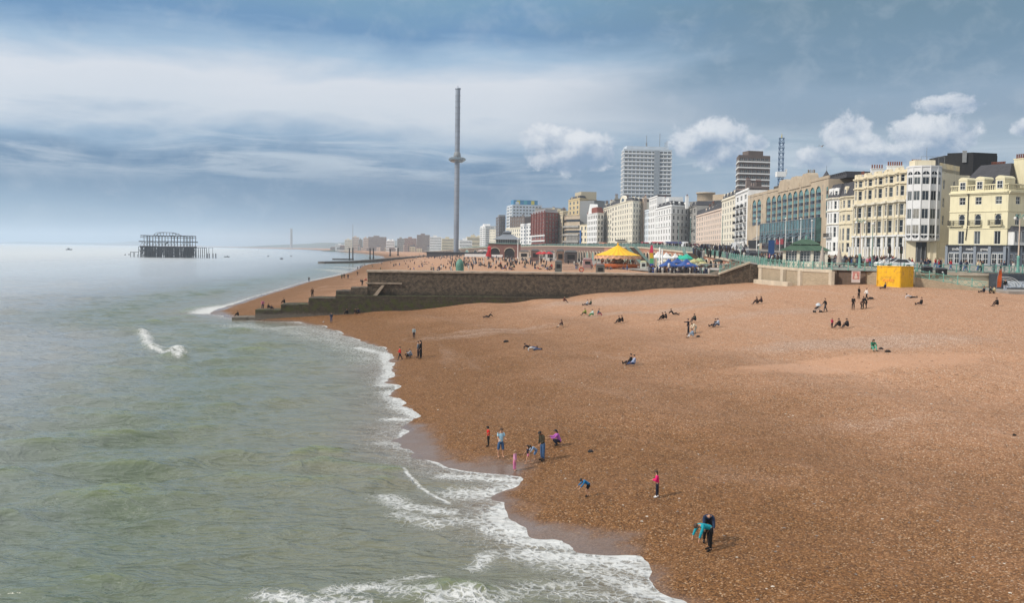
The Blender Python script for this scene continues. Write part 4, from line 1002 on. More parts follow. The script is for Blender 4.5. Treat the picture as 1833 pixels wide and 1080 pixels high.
class Bld:
    def __init__(s, name, label, pts, zb, zt, wall, depth=14, cat='building', frame=None, glass=(0,0,0,1,3), roofmat=None, zbase=None):
        """pts: plan points of the faces that show, left to right as seen"""
        s.o = Vector((pts[0][0], pts[0][1], zb)); s.root = empty(name, s.o, 0, label, cat); s.pts = [Vector((p[0]-s.o.x, p[1]-s.o.y)) for p in pts]
        s.H = zt-zb; s.wall = wall; s.wm = MB(); s.frame = frame or M_frame; s.glass = glass; s.nw = 0; s.depth = depth; s.rest = MB(); s.R = random.Random(len(label)*7+int(pts[0][0]*10))
        s.faces = list(zip(s.pts, s.pts[1:]))
        s.roofmat = roofmat or M_slate
    def seg(s, i): a, b_ = s.faces[i]; d = (b_-a); L = d.length; d.normalize(); return a, b_, d, Vector((d.y, -d.x)), L   # outward normal points to the sea or the camera
    def close(s, parapet=.0, back=None):
        """plain back walls and the flat roof"""
        a, z = s.pts[0], s.pts[-1]
        if back is None:
            d = (z-a).normalized(); n = Vector((-d.y, d.x)); back = [z+n*s.depth, a+n*s.depth]
            if len(s.pts) > 2 and (s.pts[-1]-s.pts[-2]).length > 4 and (s.pts[1]-s.pts[0]).length > 4 and len(s.pts) == 3 and abs((s.pts[1]-s.pts[0]).normalized().cross((s.pts[2]-s.pts[1]).normalized())) > .4: back = [a+(s.pts[2]-s.pts[1])]
        loop = [z]+back+[a]
        for p, q in zip(loop, loop[1:]): s.wm.quad((p.x,p.y,-3),(q.x,q.y,-3),(q.x,q.y,s.H),(p.x,p.y,s.H))
        pl = s.pts+back; s.poly = pl; s.wm.add([(p.x,p.y,s.H-parapet) for p in pl], [tuple(range(len(pl)))])
    def plain(s, i):
        a, b_, d, n, L = s.seg(i); s.wm.quad((a.x,a.y,-3),(b_.x,b_.y,-3),(b_.x,b_.y,s.H),(a.x,a.y,s.H))
    def face(s, i, floors, cols, wfrac=.5, kinds=None, margin=.0, deep=.2, us=None, ww=None):
        """floors: [(z0,z1)]; cols equal bays, one window each"""
        a, b_, d, n, L = s.seg(i)
        if us is None:
            bw = (L-2*margin)/cols; us = [margin+bw*(k+.5) for k in range(cols)]
            ww = ww or bw*wfrac
        uc = [0]+sorted(v for u in us for v in (u-ww/2, u+ww/2))+[L]; zc = [-3]+sorted(v for f in floors for v in f[:2])+[s.H]
        P3 = lambda u, z, dp=0: (a.x+d.x*u-n.x*dp, a.y+d.y*u-n.y*dp, z)
        for iu in range(len(uc)-1):
            for iz in range(len(zc)-1):
                u0, u1, z0, z1 = uc[iu], uc[iu+1], zc[iz], zc[iz+1]
                if iu % 2 == 1 and iz % 2 == 1:
                    s.wm.quad(P3(u0,z0),P3(u0,z1),P3(u0,z1,deep),P3(u0,z0,deep)); s.wm.quad(P3(u1,z0),P3(u1,z0,deep),P3(u1,z1,deep),P3(u1,z1))
                    s.wm.quad(P3(u0,z1),P3(u1,z1),P3(u1,z1,deep),P3(u0,z1,deep)); s.wm.quad(P3(u0,z0),P3(u0,z0,deep),P3(u1,z0,deep),P3(u1,z0))
                    s.wm.quad(P3(u0,z0,deep+.02),P3(u1,z0,deep+.02),P3(u1,z1,deep+.02),P3(u0,z1,deep+.02))
                else: s.wm.quad(P3(u0,z0),P3(u1,z0),P3(u1,z1),P3(u0,z1))
        ang = math.atan2(d.y, d.x); fl = sorted(floors, key=lambda f: f[0])
        for fi, f in enumerate(fl):
            kd = (kinds[fi] if kinds else None) or 'sash'
            for u in us: s.window(P3(u, f[0], 0), ang, ww, f[1]-f[0], kd)
    def window(s, loc, ang, w_, h, kd, frame=None, gi=None):
        me = win_mesh(w_, h, kd, frame or s.frame); s.nw += 1
        if s.nw > 100:
            ca, sa = math.cos(ang), math.sin(ang); sx = w_/max(.1, round(w_,1))
            s.rest.add([(loc[0]+ca*v.co.x-sa*v.co.y, loc[1]+sa*v.co.x+ca*v.co.y, loc[2]+v.co.z) for v in me.vertices], [tuple(p.vertices) for p in me.polygons])
            for k, p in enumerate(me.polygons): s.rest.mi[len(s.rest.mi)-len(me.polygons)+k] = p.material_index
            return
        o = bpy.data.objects.new('window', me); COL.objects.link(o); o.parent = s.root; o.location = loc; o.rotation_euler = (0,0,ang)
        o.scale = (w_/max(.1, round(w_,1)), 1, h/max(.1, round(h,1)))
        o.material_slots[1].link = 'OBJECT'; o.material_slots[1].material = GL[gi if gi is not None else s.R.choice(s.glass)]
    def course(s, zs, hh=.25, pr=.2, name='string_course', m_=None, faces=None):
        m = MB()
        for z in zs:
            for i in (faces if faces is not None else range(len(s.faces))):
                a, b_, d, n, L = s.seg(i); m.obox(a-d*(.0), b_+d*(.0), pr, z, z+hh, off=-pr-.003)
        return obj(name, m, m_ or s.wall, s.root)
    def cornice(s, z=None, m_=None, faces=None, pr=.45):
        z = s.H-.1 if z is None else z; m = MB()
        for i in (faces if faces is not None else range(len(s.faces))):
            a, b_, d, n, L = s.seg(i)
            m.obox(a, b_, pr, z, z+.28, off=-pr-.003); m.obox(a, b_, pr*.5, z-.25, z-.003, off=-pr*.5-.003)
        return obj('cornice', m, m_ or s.wall, s.root)
    def parapet(s, h=.9, m_=None, faces=None, name='parapet', gaps=False):
        m = MB()
        for i in (faces if faces is not None else range(len(s.faces))):
            a, b_, d, n, L = s.seg(i)
            if gaps:
                k = max(1, int(L/1.6))
                for j in range(k):
                    p, q = a+d*(L*j/k), a+d*(L*(j+.62)/k); m.obox(p, q, .4, s.H+.19, s.H+h+(.35 if j % 2 else 0), off=.0)
                m.obox(a, b_, .38, s.H+.185, s.H+h*.6, off=.01)
            else: m.obox(a, b_, .4, s.H+.185, s.H+h)
        return obj(name, m, m_ or s.wall, s.root)
    def mansard(s, h=3.0, inset=1.6, dormers=(), m_=None, faces=None, dw=1.3, dh=1.9, arch=False):
        """slate slope round the visible edge and a flat top; dormers: face -> count"""
        pl = s.poly; c = Vector((sum(p.x for p in pl)/len(pl), sum(p.y for p in pl)/len(pl)))
        inn = [p+(c-p).normalized()*inset*1.4 for p in pl]; m = MB(); k = len(pl); z0, z1 = s.H+.19, s.H+.19+h
        m.add([(p.x,p.y,z0) for p in pl]+[(p.x,p.y,z1) for p in inn], [(i,(i+1) % k,k+(i+1) % k,k+i) for i in range(k)]+[tuple(range(k, 2*k))])
        rf = obj('roof', m, m_ or s.roofmat, s.root)
        for (fi, cnt) in dormers:
            a, b_, d, n, L = s.seg(fi); ang = math.atan2(d.y, d.x)
            for j in range(cnt):
                u = L*(j+.5)/cnt; p = a+d*u-n*.35
                dm = MB().box(-dw/2-.15, dw/2+.15, 0, 1.8, z0, z0+dh+.1); 
                if arch: dm.prism([(0,0)]*3, 0, 0) if False else None; dm.add([(math.cos(t_)*(dw/2+.15), y, z0+dh+.1+math.sin(t_)*.55) for y in (0,1.8) for t_ in np.linspace(0, math.pi, 7)], [tuple(range(7)), tuple(range(13, 6, -1))]+[(i,i+7,i+8,i+1) for i in range(6)])
                else: dm.add([(-dw/2-.3,-.1,z0+dh+.1),(dw/2+.3,-.1,z0+dh+.1),(0,-.1,z0+dh+.75),(-dw/2-.3,1.8,z0+dh+.1),(dw/2+.3,1.8,z0+dh+.1),(0,1.8,z0+dh+.75)], [(0,1,2),(5,4,3),(0,2,5,3),(1,4,5,2)])
                do = obj('dormer', dm, s.wall, s.root, loc=(p.x,p.y,0), rz=ang)
                wme = win_mesh(dw*.7, dh*.75, 'sash', s.frame); w_ = bpy.data.objects.new('window', wme); COL.objects.link(w_); w_.parent = do; w_.location = (0,-.21,z0+dh*.2)
                w_.material_slots[1].link = 'OBJECT'; w_.material_slots[1].material = GL[0]
        return rf
    def chimney(s, u, v, h=2.6, w_=2.4, t_=1.0, pots=5, m_=None, z=None, parent=None):
        a, b_, d, n, L = s.seg(0); p = a+d*u-n*v; z = s.H+.2 if z is None else z; ang = math.atan2(d.y, d.x)
        m = MB().box(-w_/2, w_/2, -t_/2, t_/2, -1.5, h).box(-w_/2-.1, w_/2+.1, -t_/2-.1, t_/2+.1, h+.003, h+.2)
        c = obj('chimney', m, m_ or s.wall, s.root, loc=(p.x,p.y,z), rz=ang); pm_ = []
        for k in range(pots):
            x = -w_/2+w_*(k+.5)/pots; obj('chimney_pot', MB().lathe([(.17,h+.2),(.13,h+.95),(.17,h+1.0),(.17,h+1.1),(.1,h+1.1)], 8, (x, 0, 0)), M_pot, c)
        return c
    def box_on(s, name, u0, u1, v0, v1, z0, z1, m_, rest=True):
        a, b_, d, n, L = s.seg(0); p = a; ang = math.atan2(d.y, d.x)
        return obj(name, MB().box(u0, u1, v0, v1, z0, z1), m_, s.root, loc=(p.x,p.y,0), rz=ang)
    def balcony(s, fi, us, z, w_=1.8, pr=.7, iron=True, h=1.0):
        a, b_, d, n, L = s.seg(fi); ang = math.atan2(d.y, d.x)
        for u in us:
            p = a+d*u; m = MB().box(-w_/2, w_/2, -pr, -.003, z-.15, z-.003)
            o = obj('balcony', m, s.wall, s.root, loc=(p.x,p.y,0), rz=ang); r_ = MB()
            if iron:
                for q in ((-w_/2,-pr,w_/2,-pr),(-w_/2,-pr,-w_/2,0),(w_/2,-pr,w_/2,0)):
                    A, B = Vector((q[0],q[1],z)), Vector((q[2],q[3],z))
                    for hh in (h,.12): r_.rod(A+Vector((0,0,hh)), B+Vector((0,0,hh)), .04, 4)
                    k = max(2, int((B-A).length/.16))
                    for j in range(k+1): c = A.lerp(B, j/k); r_.rod(c, c+Vector((0,0,h)), .022, 4)
                obj('balcony_railing', r_, M_black, o)
            else: obj('balcony_front', MB().box(-w_/2, w_/2, -pr-.06, -pr-.003, z-.2, z+h*.8), M_white, o)
    def done(s):
        obj('wall', s.wm, s.wall, s.root)
        if s.rest.v:
            o = obj('windows', s.rest, [s.frame, GL[0]], s.root); o['kind'] = 'stuff'
def bays(a, b_, n, proj=.9, frac=.55, cant=.35):
    """plan polyline from a to b with n canted bays standing out"""
    a, b_ = Vector(a), Vector(b_); d = (b_-a); L = d.length; d.normalize(); nn = Vector((d.y, -d.x)); bw = L/n; out = [a]
    for k in range(n):
        u0 = bw*k+bw*(1-frac)/2; u1 = u0+bw*frac; c = bw*frac*cant*.6
        out += [a+d*u0, a+d*(u0+c)+nn*proj, a+d*(u1-c)+nn*proj, a+d*u1]
    return out+[b_]
def pt(px, D): return (wx(px, D), D)
R_cream = mat('render_cream', (.73,.65,.48), .85, var=.06, scale=.25, streak=.38); R_pale = mat('render_pale_cream', (.74,.69,.57), .85, var=.07, scale=.3, streak=.38)
R_yel = mat('render_yellow', (.74,.68,.47), .85, var=.05, scale=.25, streak=.38); R_white = mat('render_white', (.78,.78,.77), .8, var=.05, scale=.3, streak=.38)
R_pink = mat('render_pinkish', (.68,.55,.46), .85, var=.06, scale=.3, streak=.38); R_tan = mat('concrete_tan', (.47,.385,.285), .9, var=.1, scale=.25, streak=.55)
R_grey = mat('concrete_grey', (.34,.33,.31), .9, var=.12, scale=.2, streak=.55); R_brown = masonry('tower_brick', (.175,.135,.12), (.135,.105,.095), (.15,.12,.1), .6, .3, .03)
R_red = masonry('red_brick', (.25,.065,.05), (.20,.05,.04), (.24,.12,.1), .5, .2, .02); R_bw = mat('tower_white', (.50,.56,.62), .7, var=.06, scale=.15)
M_teal = mat('teal_panel', (.06,.21,.19), .25, var=.25, scale=.4, spec=.7); M_tealg = mat('teal_glass', (.11,.225,.215), .12, var=.3, scale=.5, spec=.8)
M_shop = mat('shopfront_grey', (.22,.25,.29), .6, var=.05); M_shopd = mat('shopfront_dark', (.05,.055,.065), .5, var=.1)
def fl(n, z0, z1, frac=.62, low=.22):
    h = (z1-z0)/n; return [(z0+h*k+h*low, z0+h*k+h*(low+frac)) for k in range(n)]
# ---- 1. yellow corner building at the right
A, B, C_ = pt(1697,201), pt(1801,190.5), pt(1925,203)
zb = 10.6; zt = zy(1801, 343, 190.5)
b = Bld('corner_building', 'pale yellow corner building with slate roof, dormers and grey shopfront, at the far right', [A, B, C_], zb, zt, R_yel, roofmat=M_slate)
Hh = b.H; zs = lambda py: zy(1780, py, 191)-zb
f1 = (zs(418)+0, zs(397)); 
a0, b0, d0, n0, L0 = b.seg(0)
def upx(px): 
    """distance along the front face for a pixel column"""
    best = min(range(0, 601), key=lambda k: abs((916.5+FP*((A[0]+(B[0]-A[0])*k/600)/(A[1]+(B[1]-A[1])*k/600)))-(px))); return L0*best/600
cols4 = [upx(v) for v in (1716.5,1745,1781)]
g0, g1 = 0.5, zs(440.5)-.9
# rows: shop windows handled by the shopfront part; upper floors as real openings
rows = [(zs(437.5),zs(413)),(zs(402),zs(382)),(zs(364.5),zs(350.5))]
rr3 = rows
b.face(0, rr3, 3, us=cols4, ww=1.35, kinds=['twin','arch','sash'])
b.face(1, rr3, 5, wfrac=.33, margin=1.0, kinds=['sash','sash','sash'])
b.close(); b.cornice(); b.course([zs(378), zs(404)+.0-.55], .18, .12)
# balustraded parapet with dormers
m = MB(); zp = b.H+.2
for i in (0, 1):
    a, q, d, n, L = b.seg(i); m.obox(a, q, .35, zp, zp+.35); m.obox(a, q, .4, zp+1.25, zp+1.45, off=-.02); k = int(L/.45)
    for j in range(k):
        c = a+d*(L*(j+.5)/k)-n*.18; m.lathe([(.07,zp+.35),(.14,zp+.6),(.07,zp+.9),(.1,zp+1.25)], 6, (c.x,c.y,0))
obj('balustrade', m, R_yel, b.root)
m = MB(); dd = 2.4
P0, P1, P2 = b.pts; inn = lambda p, k: p
nA, nB = -b.seg(0)[3], -b.seg(1)[3]
e0, e1, e2 = P0+nA*1.1, P1+(nA+nB)*1.0, P2+nB*1.1
r0, r1, r2 = P0+nA*6+b.seg(0)[2]*2.6, P1+nA*5.5+nB*3.0, P2+nB*6
zr = zs(287)
m.add([(e0.x,e0.y,zp),(e1.x,e1.y,zp),(e2.x,e2.y,zp),(r0.x,r0.y,zr),(r1.x,r1.y,zr),(r2.x,r2.y,zr)], [(0,1,4,3),(1,2,5,4)])
l0, l2 = P0+nA*15, P2+nB*15
m.add([(e0.x,e0.y,zp),(r0.x,r0.y,zr),(l0.x,l0.y,zp)], [(0,1,2)])
m.add([(r0.x,r0.y,zr),(r1.x,r1.y,zr),(r2.x,r2.y,zr),(l2.x,l2.y,zp),(l0.x,l0.y,zp)], [(0,1,2,3,4)])
rf = obj('roof', m, M_slate, b.root)
for u in [upx(1717), upx(1747), upx(1783)]:
    a, q, d, n, L = b.seg(0); p = a+d*u; ang = math.atan2(d.y, d.x)
    dm = MB().box(-.95, .95, -.05, 3.4, 0, 2.35); dm.add([(math.cos(t_)*1.02, y, 2.35+math.sin(t_)*.7) for y in (-.12,3.4) for t_ in np.linspace(0, math.pi, 9)], [tuple(range(9)), tuple(range(17, 8, -1))]+[(i,i+9,i+10,i+1) for i in range(8)])
    do = obj('dormer', dm, R_yel, rf, loc=(p.x,p.y,zp), rz=ang)
    # sub-part window flattened into the roof part's dormer
    wme = win_mesh(1.2, 1.5, 'sash', M_frame); w_ = bpy.data.objects.new('window', wme); COL.objects.link(w_); w_.parent = b.root; w_.location = (p.x+n.x*.28,p.y+n.y*.28,zp+.55); w_.rotation_euler = (0,0,ang)
    w_.material_slots[1].link = 'OBJECT'; w_.material_slots[1].material = GL[0]
b.chimney(upx(1744), 6.5, zs(297)-zp+.5, 3.0, 1.1, 9, z=zp); b.chimney(upx(1787), 7.0, zs(286)-zp+.6, 3.4, 1.3, 8, z=zp)
b.chimney(L0+5, 3.0, 4.6, 1.6, 1.2, 4, z=zp)
b.balcony(0, [upx(1708), upx(1741.5), upx(1778)], zs(402)-.1, 2.7, .6)
b.balcony(0, [.5], zs(402)-.1, 1.0, .6)
# shopfront along the ground floor
zsh = zs(440.5)
for fi in (0, 1):
    a, q, d, n, L = b.seg(fi); ang = math.atan2(d.y, d.x); nb_ = 4 if fi == 0 else 6
    sf = obj('shopfront', MB().box(0, L, -.30, -.003, -1.5, zsh), M_shop, b.root, loc=(a.x,a.y,0), rz=ang)
    fa = MB().box(-.05, L+.05, -.5, -.303, zsh-1.0, zsh-.25); fa.box(-.05, L+.05, -.75, -.003, zsh+.003, zsh+.2); obj('fascia', fa, M_shopd, sf)
    for k in range(nb_+1): obj('pilaster', MB().box(L*k/nb_-.28, L*k/nb_+.28, -.62, -.503, -1.5, zsh-.003), M_shop, sf)
    for k in range(nb_*2):
        x = L*(k+.5)/(nb_*2)+(.12 if k % 2 == 0 else -.12); hh = zsh-1.9
        wo_ = bpy.data.objects.new('window', win_mesh(min(1.15, L/nb_/2*.72), hh, 'sash', M_frame)); COL.objects.link(wo_); wo_.parent = sf; wo_.location = (x, -.505, .45)
        wo_.material_slots[1].link = 'OBJECT'; wo_.material_slots[1].material = GL[0]
# lettering over the three shop bays
def lettering(txt, parent, loc, rz, size, m_, name='lettering', ext=.02):
    cu = bpy.data.curves.new(name, 'FONT'); cu.body = txt; cu.size = size; cu.align_x = 'CENTER'; cu.align_y = 'CENTER'; cu.extrude = ext
    o = bpy.data.objects.new(name, cu); COL.objects.link(o); dg = bpy.context.evaluated_depsgraph_get(); me = bpy.data.meshes.new_from_object(o.evaluated_get(dg)); bpy.data.objects.remove(o)
    me.materials.clear(); o = obj(name, me, m_, parent); o.location = loc; o.rotation_euler = (math.pi/2, 0, rz); return o
a, q, d, n, L = b.seg(0)
for k, tx in enumerate(('tindle', 'media', 'group')):
    c = a+d*(L*(k+.62)/4+ (0.1))+n*.52; lettering(tx, b.root, (c.x,c.y,zsh-.62), math.atan2(d.y,d.x), .75, M_white)
# bay window with lead roof on the side face, drainpipe, lamp bracket
a, q, d, n, L = b.seg(1); ang = math.atan2(d.y, d.x)
bw = obj('bay_window', MB().prism([(.3,-.003),(.3,-1.2),(9.5,-1.2),(9.5,-.003)], zsh+.21, zs(412)-.2), M_frame, b.root, loc=(a.x,a.y,0), rz=ang)
for k in range(8):
    wo_ = bpy.data.objects.new('window', win_mesh(1.0, 2.3, 'twin', M_frame)); COL.objects.link(wo_); wo_.parent = bw; wo_.location = (.9+1.14*k, -1.41, zsh+.7); wo_.material_slots[1].link = 'OBJECT'; wo_.material_slots[1].material = GL[1]
obj('bay_roof', MB().add([(.1,-1.4,zs(412)-.2),(9.7,-1.4,zs(412)-.2),(9.2,-.01,zs(404)),(1.3,-.01,zs(404))], [(0,1,2,3)]).add([(.1,-1.4,zs(412)-.2),(1.3,-.01,zs(404)),(.1,-.01,zs(412)-.2)], [(0,1,2)]), M_slate, b.root, loc=(a.x,a.y,0), rz=ang)
a, q, d, n, L = b.seg(0); c0 = a+d*upx(1728)+n*.12; c1 = a+d*upx(1725.5)+n*.12
obj('drainpipe', MB().rod((c0.x,c0.y,zs(346)),(c0.x,c0.y,zs(402)),.09,6).rod((c0.x,c0.y,zs(402)),(c1.x,c1.y,zs(430)),.09,6).rod((c0.x,c0.y,zs(346)),(c0.x,c0.y,zs(342)),.3,6,.3), M_black, b.root)
c = a+d*upx(1783)+n*.1; obj('lamp_bracket', MB().rod((c.x,c.y,zs(387)),(c.x+n.x*1.6+d.x*.8,c.y+n.y*1.6+d.y*.8,zs(392)),.05,5).lathe([(0,.2),(.25,0),(.3,-.2),(0,-.25)], 8, (c.x+n.x*1.6+d.x*.8,c.y+n.y*1.6+d.y*.8,zs(393))), M_black, b.root)
b.done()
# ---- 2. cream hotel with the round white bay tower
A, B = pt(1528,240), pt(1621,213); zb = 11.0; zt = zy(1575, 309, 226); Ht = zt-zb
pl = bays(A, B, 5, 1.1, .62, .38)
side = [Vector(pt(1676,210.5)), Vector(pt(1712,219))]
b = Bld('seafront_hotel', 'long cream five-storey hotel with white chimneys, ending in a round glazed tower', [tuple(p) for p in pl]+[tuple(side[0]), tuple(side[1])], zb, zt-.9, R_cream)
zq = lambda py: zy(1575, py, 226)-zb
rows = [(zq(447),zq(426)),(zq(417.5),zq(396)),(zq(388),zq(369)),(zq(355),zq(338)),(zq(331),zq(317.5)+.2)]
nf = len(b.faces)
for i in range(nf):
    a, q, d, n, L = b.seg(i)
    if i >= nf-2:
        if i == nf-1: b.face(i, [(zs2, zs2+2.0) for zs2 in (8.2,12.0,15.9,19.4)], 2, ww=1.1, wfrac=.3)
        else: b.plain(i)
        continue
    if L < 1.1: b.face(i, rows, 1, wfrac=.55, kinds=['sash']*5); continue
    b.face(i, rows, 1, ww=min(1.25, L*.6), kinds=['arch','sash','sash','sash','sash'])
cl = b.pts[0]+(b.pts[-1]-b.pts[-2])*3
b.close(back=[b.pts[-1]+Vector((10,2)), b.pts[0]+Vector((18,2))])
fr = list(range(nf-2))
b.cornice(faces=fr); b.parapet(1.2, faces=fr, gaps=True); b.parapet(.8, faces=[nf-2, nf-1])
b.course([zq(422)-.3], .35, .35, 'string_course', R_white, fr); b.course([zq(392)-.15], .2, .22, faces=fr); b.course([zq(365)-.1], .45, .55, faces=fr, m_=R_pale); b.course([zq(334)-.1], .25, .3, faces=fr)
# white ground storey skin between the arches and columns by the doors
m = MB(); cm = MB()
for i in fr:
    a, q, d, n, L = b.seg(i); ww = L*.55 if L < 1.1 else min(1.25, L*.6)
    for (u0, u1) in ((0, L/2-ww/2-.05), (L/2+ww/2+.05, L)): m.obox(a+d*u0, a+d*u1, .1, -1.5, zq(422)-.303, off=-.104)
    c = a+n*.9; cm.lathe([(.26,-1.0),(.2,-.7),(.17,2.8),(.26,3.1),(.26,3.4)], 8, (c.x,c.y,0))
obj('ground_storey', m, R_white, b.root); obj('columns', cm, R_white, b.root)
pm_ = MB()
for i in fr:
    a, q, d, n, L = b.seg(i); c = a+n*.12; pm_.lathe([(.2,zq(422)+.1),(.14,zq(422)+.5),(.13,zq(392)-.5),(.2,zq(392)-.16)], 6, (c.x,c.y,0)); pm_.lathe([(.2,zq(392)+.1),(.14,zq(392)+.4),(.13,zq(367)-.5),(.2,zq(367)-.16)], 6, (c.x,c.y,0))
obj('half_columns', pm_, R_pale, b.root)
a0_ = b.pts[0]; 
for (px, D, yt, w_, k) in [(1549,246,303,2.9,5),(1580,236,298,3.5,7),(1617,222,294.5,2.1,5)]:
    x, y = wx(px, D)+2.2, D; z1 = zy(px+10, yt, D)-zb
    c = obj('chimney', MB().box(-w_/2, w_/2, -.6, .6, Ht-1, z1).box(-w_/2-.1, w_/2+.1, -.7, .7, z1+.003, z1+.2), R_white, b.root, loc=(x-b.o.x, y-b.o.y, 0), rz=-.15)
    for j in range(k): obj('chimney_pot', MB().lathe([(.19,z1+.2),(.15,z1+1.0),(.19,z1+1.15),(.1,z1+1.15)], 8, (-w_/2+w_*(j+.5)/k, 0, 0)), M_pot, c)
# the tower
tc_ = Vector(pt(1648.5, 212.5)); tc_ = Vector((tc_.x-b.o.x, tc_.y-b.o.y)); rT = 3.45; zt2 = lambda py: zy(1648, py, 209)-zb
nS = 12
def ringp(r_, k, off=0.0): t_ = math.pi*2*(k+off)/nS-math.pi*.5; return (tc_.x+r_*math.cos(t_), tc_.y+r_*math.sin(t_))
tw = MB(); 
bands = [(432,425.5),(409,402+0),(372+3,366-6),(338,328.5+0),(318,313)]
wr_ = [(425.5,409),(392,372+0.5),(357.5,341.5),(328.5,316.5)]   # storeys of glass, bottom to top
wr_ = [(zt2(419),zt2(402)),(zt2(391.5),zt2(373)),(zt2(358.5),zt2(341)),(zt2(329.5),zt2(315.5))]
pr = [(rT*.35, zt2(433)),(rT*.98, zt2(431)),(rT, zt2(428)),(rT, wr_[0][0])]
tw.lathe(pr, nS, (tc_.x,tc_.y,0), smooth=False)
for (u, v) in zip([w2[1] for w2 in wr_[:-1]], [w2[0] for w2 in wr_[1:]]): tw.lathe([(rT,u),(rT,v)], nS, (tc_.x,tc_.y,0), smooth=False)
ztw = zt2(298)
tw.lathe([(rT, wr_[3][1]),(rT, ztw),(rT+.15, ztw+.003),(rT+.15, ztw+.3),(0, ztw+.6)], nS, (tc_.x,tc_.y,0), smooth=False)
for k in range(nS):
    x, y = tc_.x+rT*math.cos(2*math.pi*k/nS), tc_.y+rT*math.sin(2*math.pi*k/nS); tw.rod((x,y,zt2(430)),(x,y,ztw+.2),.16,5)
to = obj('tower', tw, mat('tower_paint', (.72,.72,.72), .6, var=.04), b.root)
core = obj('tower_core', MB().lathe([(rT-.45, zt2(430)),(rT-.45, ztw)], nS, (tc_.x,tc_.y,0), smooth=False), M_dark, b.root)
for k in range(nS):
    t_ = 2*math.pi*(k+.5)/nS
    if math.cos(t_) > .8: continue
    cx_, cy_ = tc_.x+(rT*math.cos(math.pi/nS)-.02)*math.cos(t_), tc_.y+(rT*math.cos(math.pi/nS)-.02)*math.sin(t_); fw_ = 2*rT*math.sin(math.pi/nS)-.36
    for fi_, (z0, z1) in enumerate(wr_):
        wo_ = bpy.data.objects.new('window', win_mesh(fw_, z1-z0, 'twin', M_frame)); COL.objects.link(wo_); wo_.parent = to; wo_.location = (cx_+.12*math.cos(t_),cy_+.12*math.sin(t_),z0); wo_.rotation_euler = (0,0,t_+math.pi/2)
        wo_.material_slots[1].link = 'OBJECT'; wo_.material_slots[1].material = GL[random.choice([1,1,2,0])]
    for (zc_, sg) in ((zt2(311.5), 1), (wr_[0][0]-.25, -1)):
        f = MB(); vs = [(math.cos(q_)*fw_/2*.98, 0, sg*math.sin(q_)*fw_/2*(.95 if sg > 0 else .9)) for q_ in np.linspace(0, math.pi, 9)]
        f.add(vs, [tuple(range(9)) if sg > 0 else tuple(range(8,-1,-1))]); f.box(-.04,.04,-.03,.01,0 if sg > 0 else -fw_*.44, fw_*.46 if sg > 0 else 0, 1)
        obj('lunette', f, [GL[3], M_white], to, loc=(cx_+.06*math.cos(t_), cy_+.06*math.sin(t_), zc_), rz=t_+math.pi/2)
obj('lift_housing', MB().box(-2.2,2.2,-1.5,1.5,0,1.4), R_cream, b.root, loc=(tc_.x+.2,tc_.y+1.5,ztw+.3))
m = MB().lathe([(rT*.55,-2),(rT*.55,zt2(433)+.1)], 10, (tc_.x+.3,tc_.y+.6,0), smooth=False); obj('entrance', m, M_shopd, b.root)
m = MB()
for k in range(5): t_ = -2.4+k*.42; m.rod((tc_.x+.3+rT*.58*math.cos(t_), tc_.y+.6+rT*.58*math.sin(t_), -1),(tc_.x+.3+rT*.58*math.cos(t_), tc_.y+.6+rT*.58*math.sin(t_), 3.4),.09,5)
obj('door_frame', m, M_frameg, b.root)
obj('entrance_pier', MB().box(0,3.4,0,3.5,-2,zt2(433)), R_cream, b.root, loc=(tc_.x+1.2,tc_.y-1.8,0), rz=.12)
# dark plant enclosure on the roof behind
x, y = pt(1684,222); z0, z1 = Ht-1, zy(1730,279,222)-zb
m = MB().prism([(0,0),(5.2,-2.8),(11.4,-1),(12,8),(0,8)], z0, z1); m.prism([(.9,.6),(5.4,-2.0),(11.6,-.4),(11.6,7)], z1+.003, z1+.6)
obj('plant_room', m, M_black, b.root, loc=(x-b.o.x,y-b.o.y,0))
obj('plant_door', MB().box(0,.9,-.1,0,0,2.6), M_grey, b.root, loc=(x-b.o.x+3.1,y-b.o.y-2.0,z0+3.0), rz=-.49)
m = MB()
for k in range(5): m.rod((x-b.o.x-6+k*1.3,y-b.o.y-2,Ht+1),(x-b.o.x-6+k*1.3,y-b.o.y-2,Ht+3.2),.04,4)
m.rod((x-b.o.x-6,y-b.o.y-2,Ht+3.2),(x-b.o.x-.8,y-b.o.y-2,Ht+3.2),.04,4); m.rod((x-b.o.x-4,y-b.o.y,Ht),(x-b.o.x-4,y-b.o.y,Ht+5.5),.04,4)
obj('roof_railing', m, M_grey, b.root)
for (px, tx) in ((1561,'ROYAL'),(1601,'HOTEL')):
    D = 240+(213-240)*(px-1528)/93; i_ = 0; c = Vector(pt(px, D)); dd_ = (Vector(B)-Vector(A)).normalized(); nn_ = Vector((dd_.y,-dd_.x)); c = c-Vector((b.o.x,b.o.y))+nn_*1.72
b.done()
# ---- 3, 4. narrow white and cream houses with mansards
A, M_, B = pt(1500,252), pt(1500,252), pt(1528,241)
zb = 11.6
pl = bays(pt(1500,252), pt(1529,240.5), 1, .9, .5)
b = Bld('terraced_house', 'cream narrow seafront house with two arched dormers, against the long cream hotel', [tuple(p) for p in pl], zb, zy(1514,353,246), R_cream)
z4 = lambda py: zy(1512, py, 247)-zb; rows = [(z4(452),z4(435)),(z4(431),z4(409)),(z4(396),z4(385)),(z4(373),z4(359))]
for i in range(len(b.faces)):
    L = b.seg(i)[4]; b.face(i, rows, 1, ww=min(1.6, L*.6))
b.close(); b.cornice(); b.course([z4(402), z4(378)], .25, .25); b.mansard(3.6, 1.2, [(2,1),(4,1)], arch=True); b.chimney(2, 5, 5.5, 2, 1, 3, m_=R_white); b.done()
pl = bays(pt(1478,262), pt(1499.5,252.3), 1, .8, .75, .3)
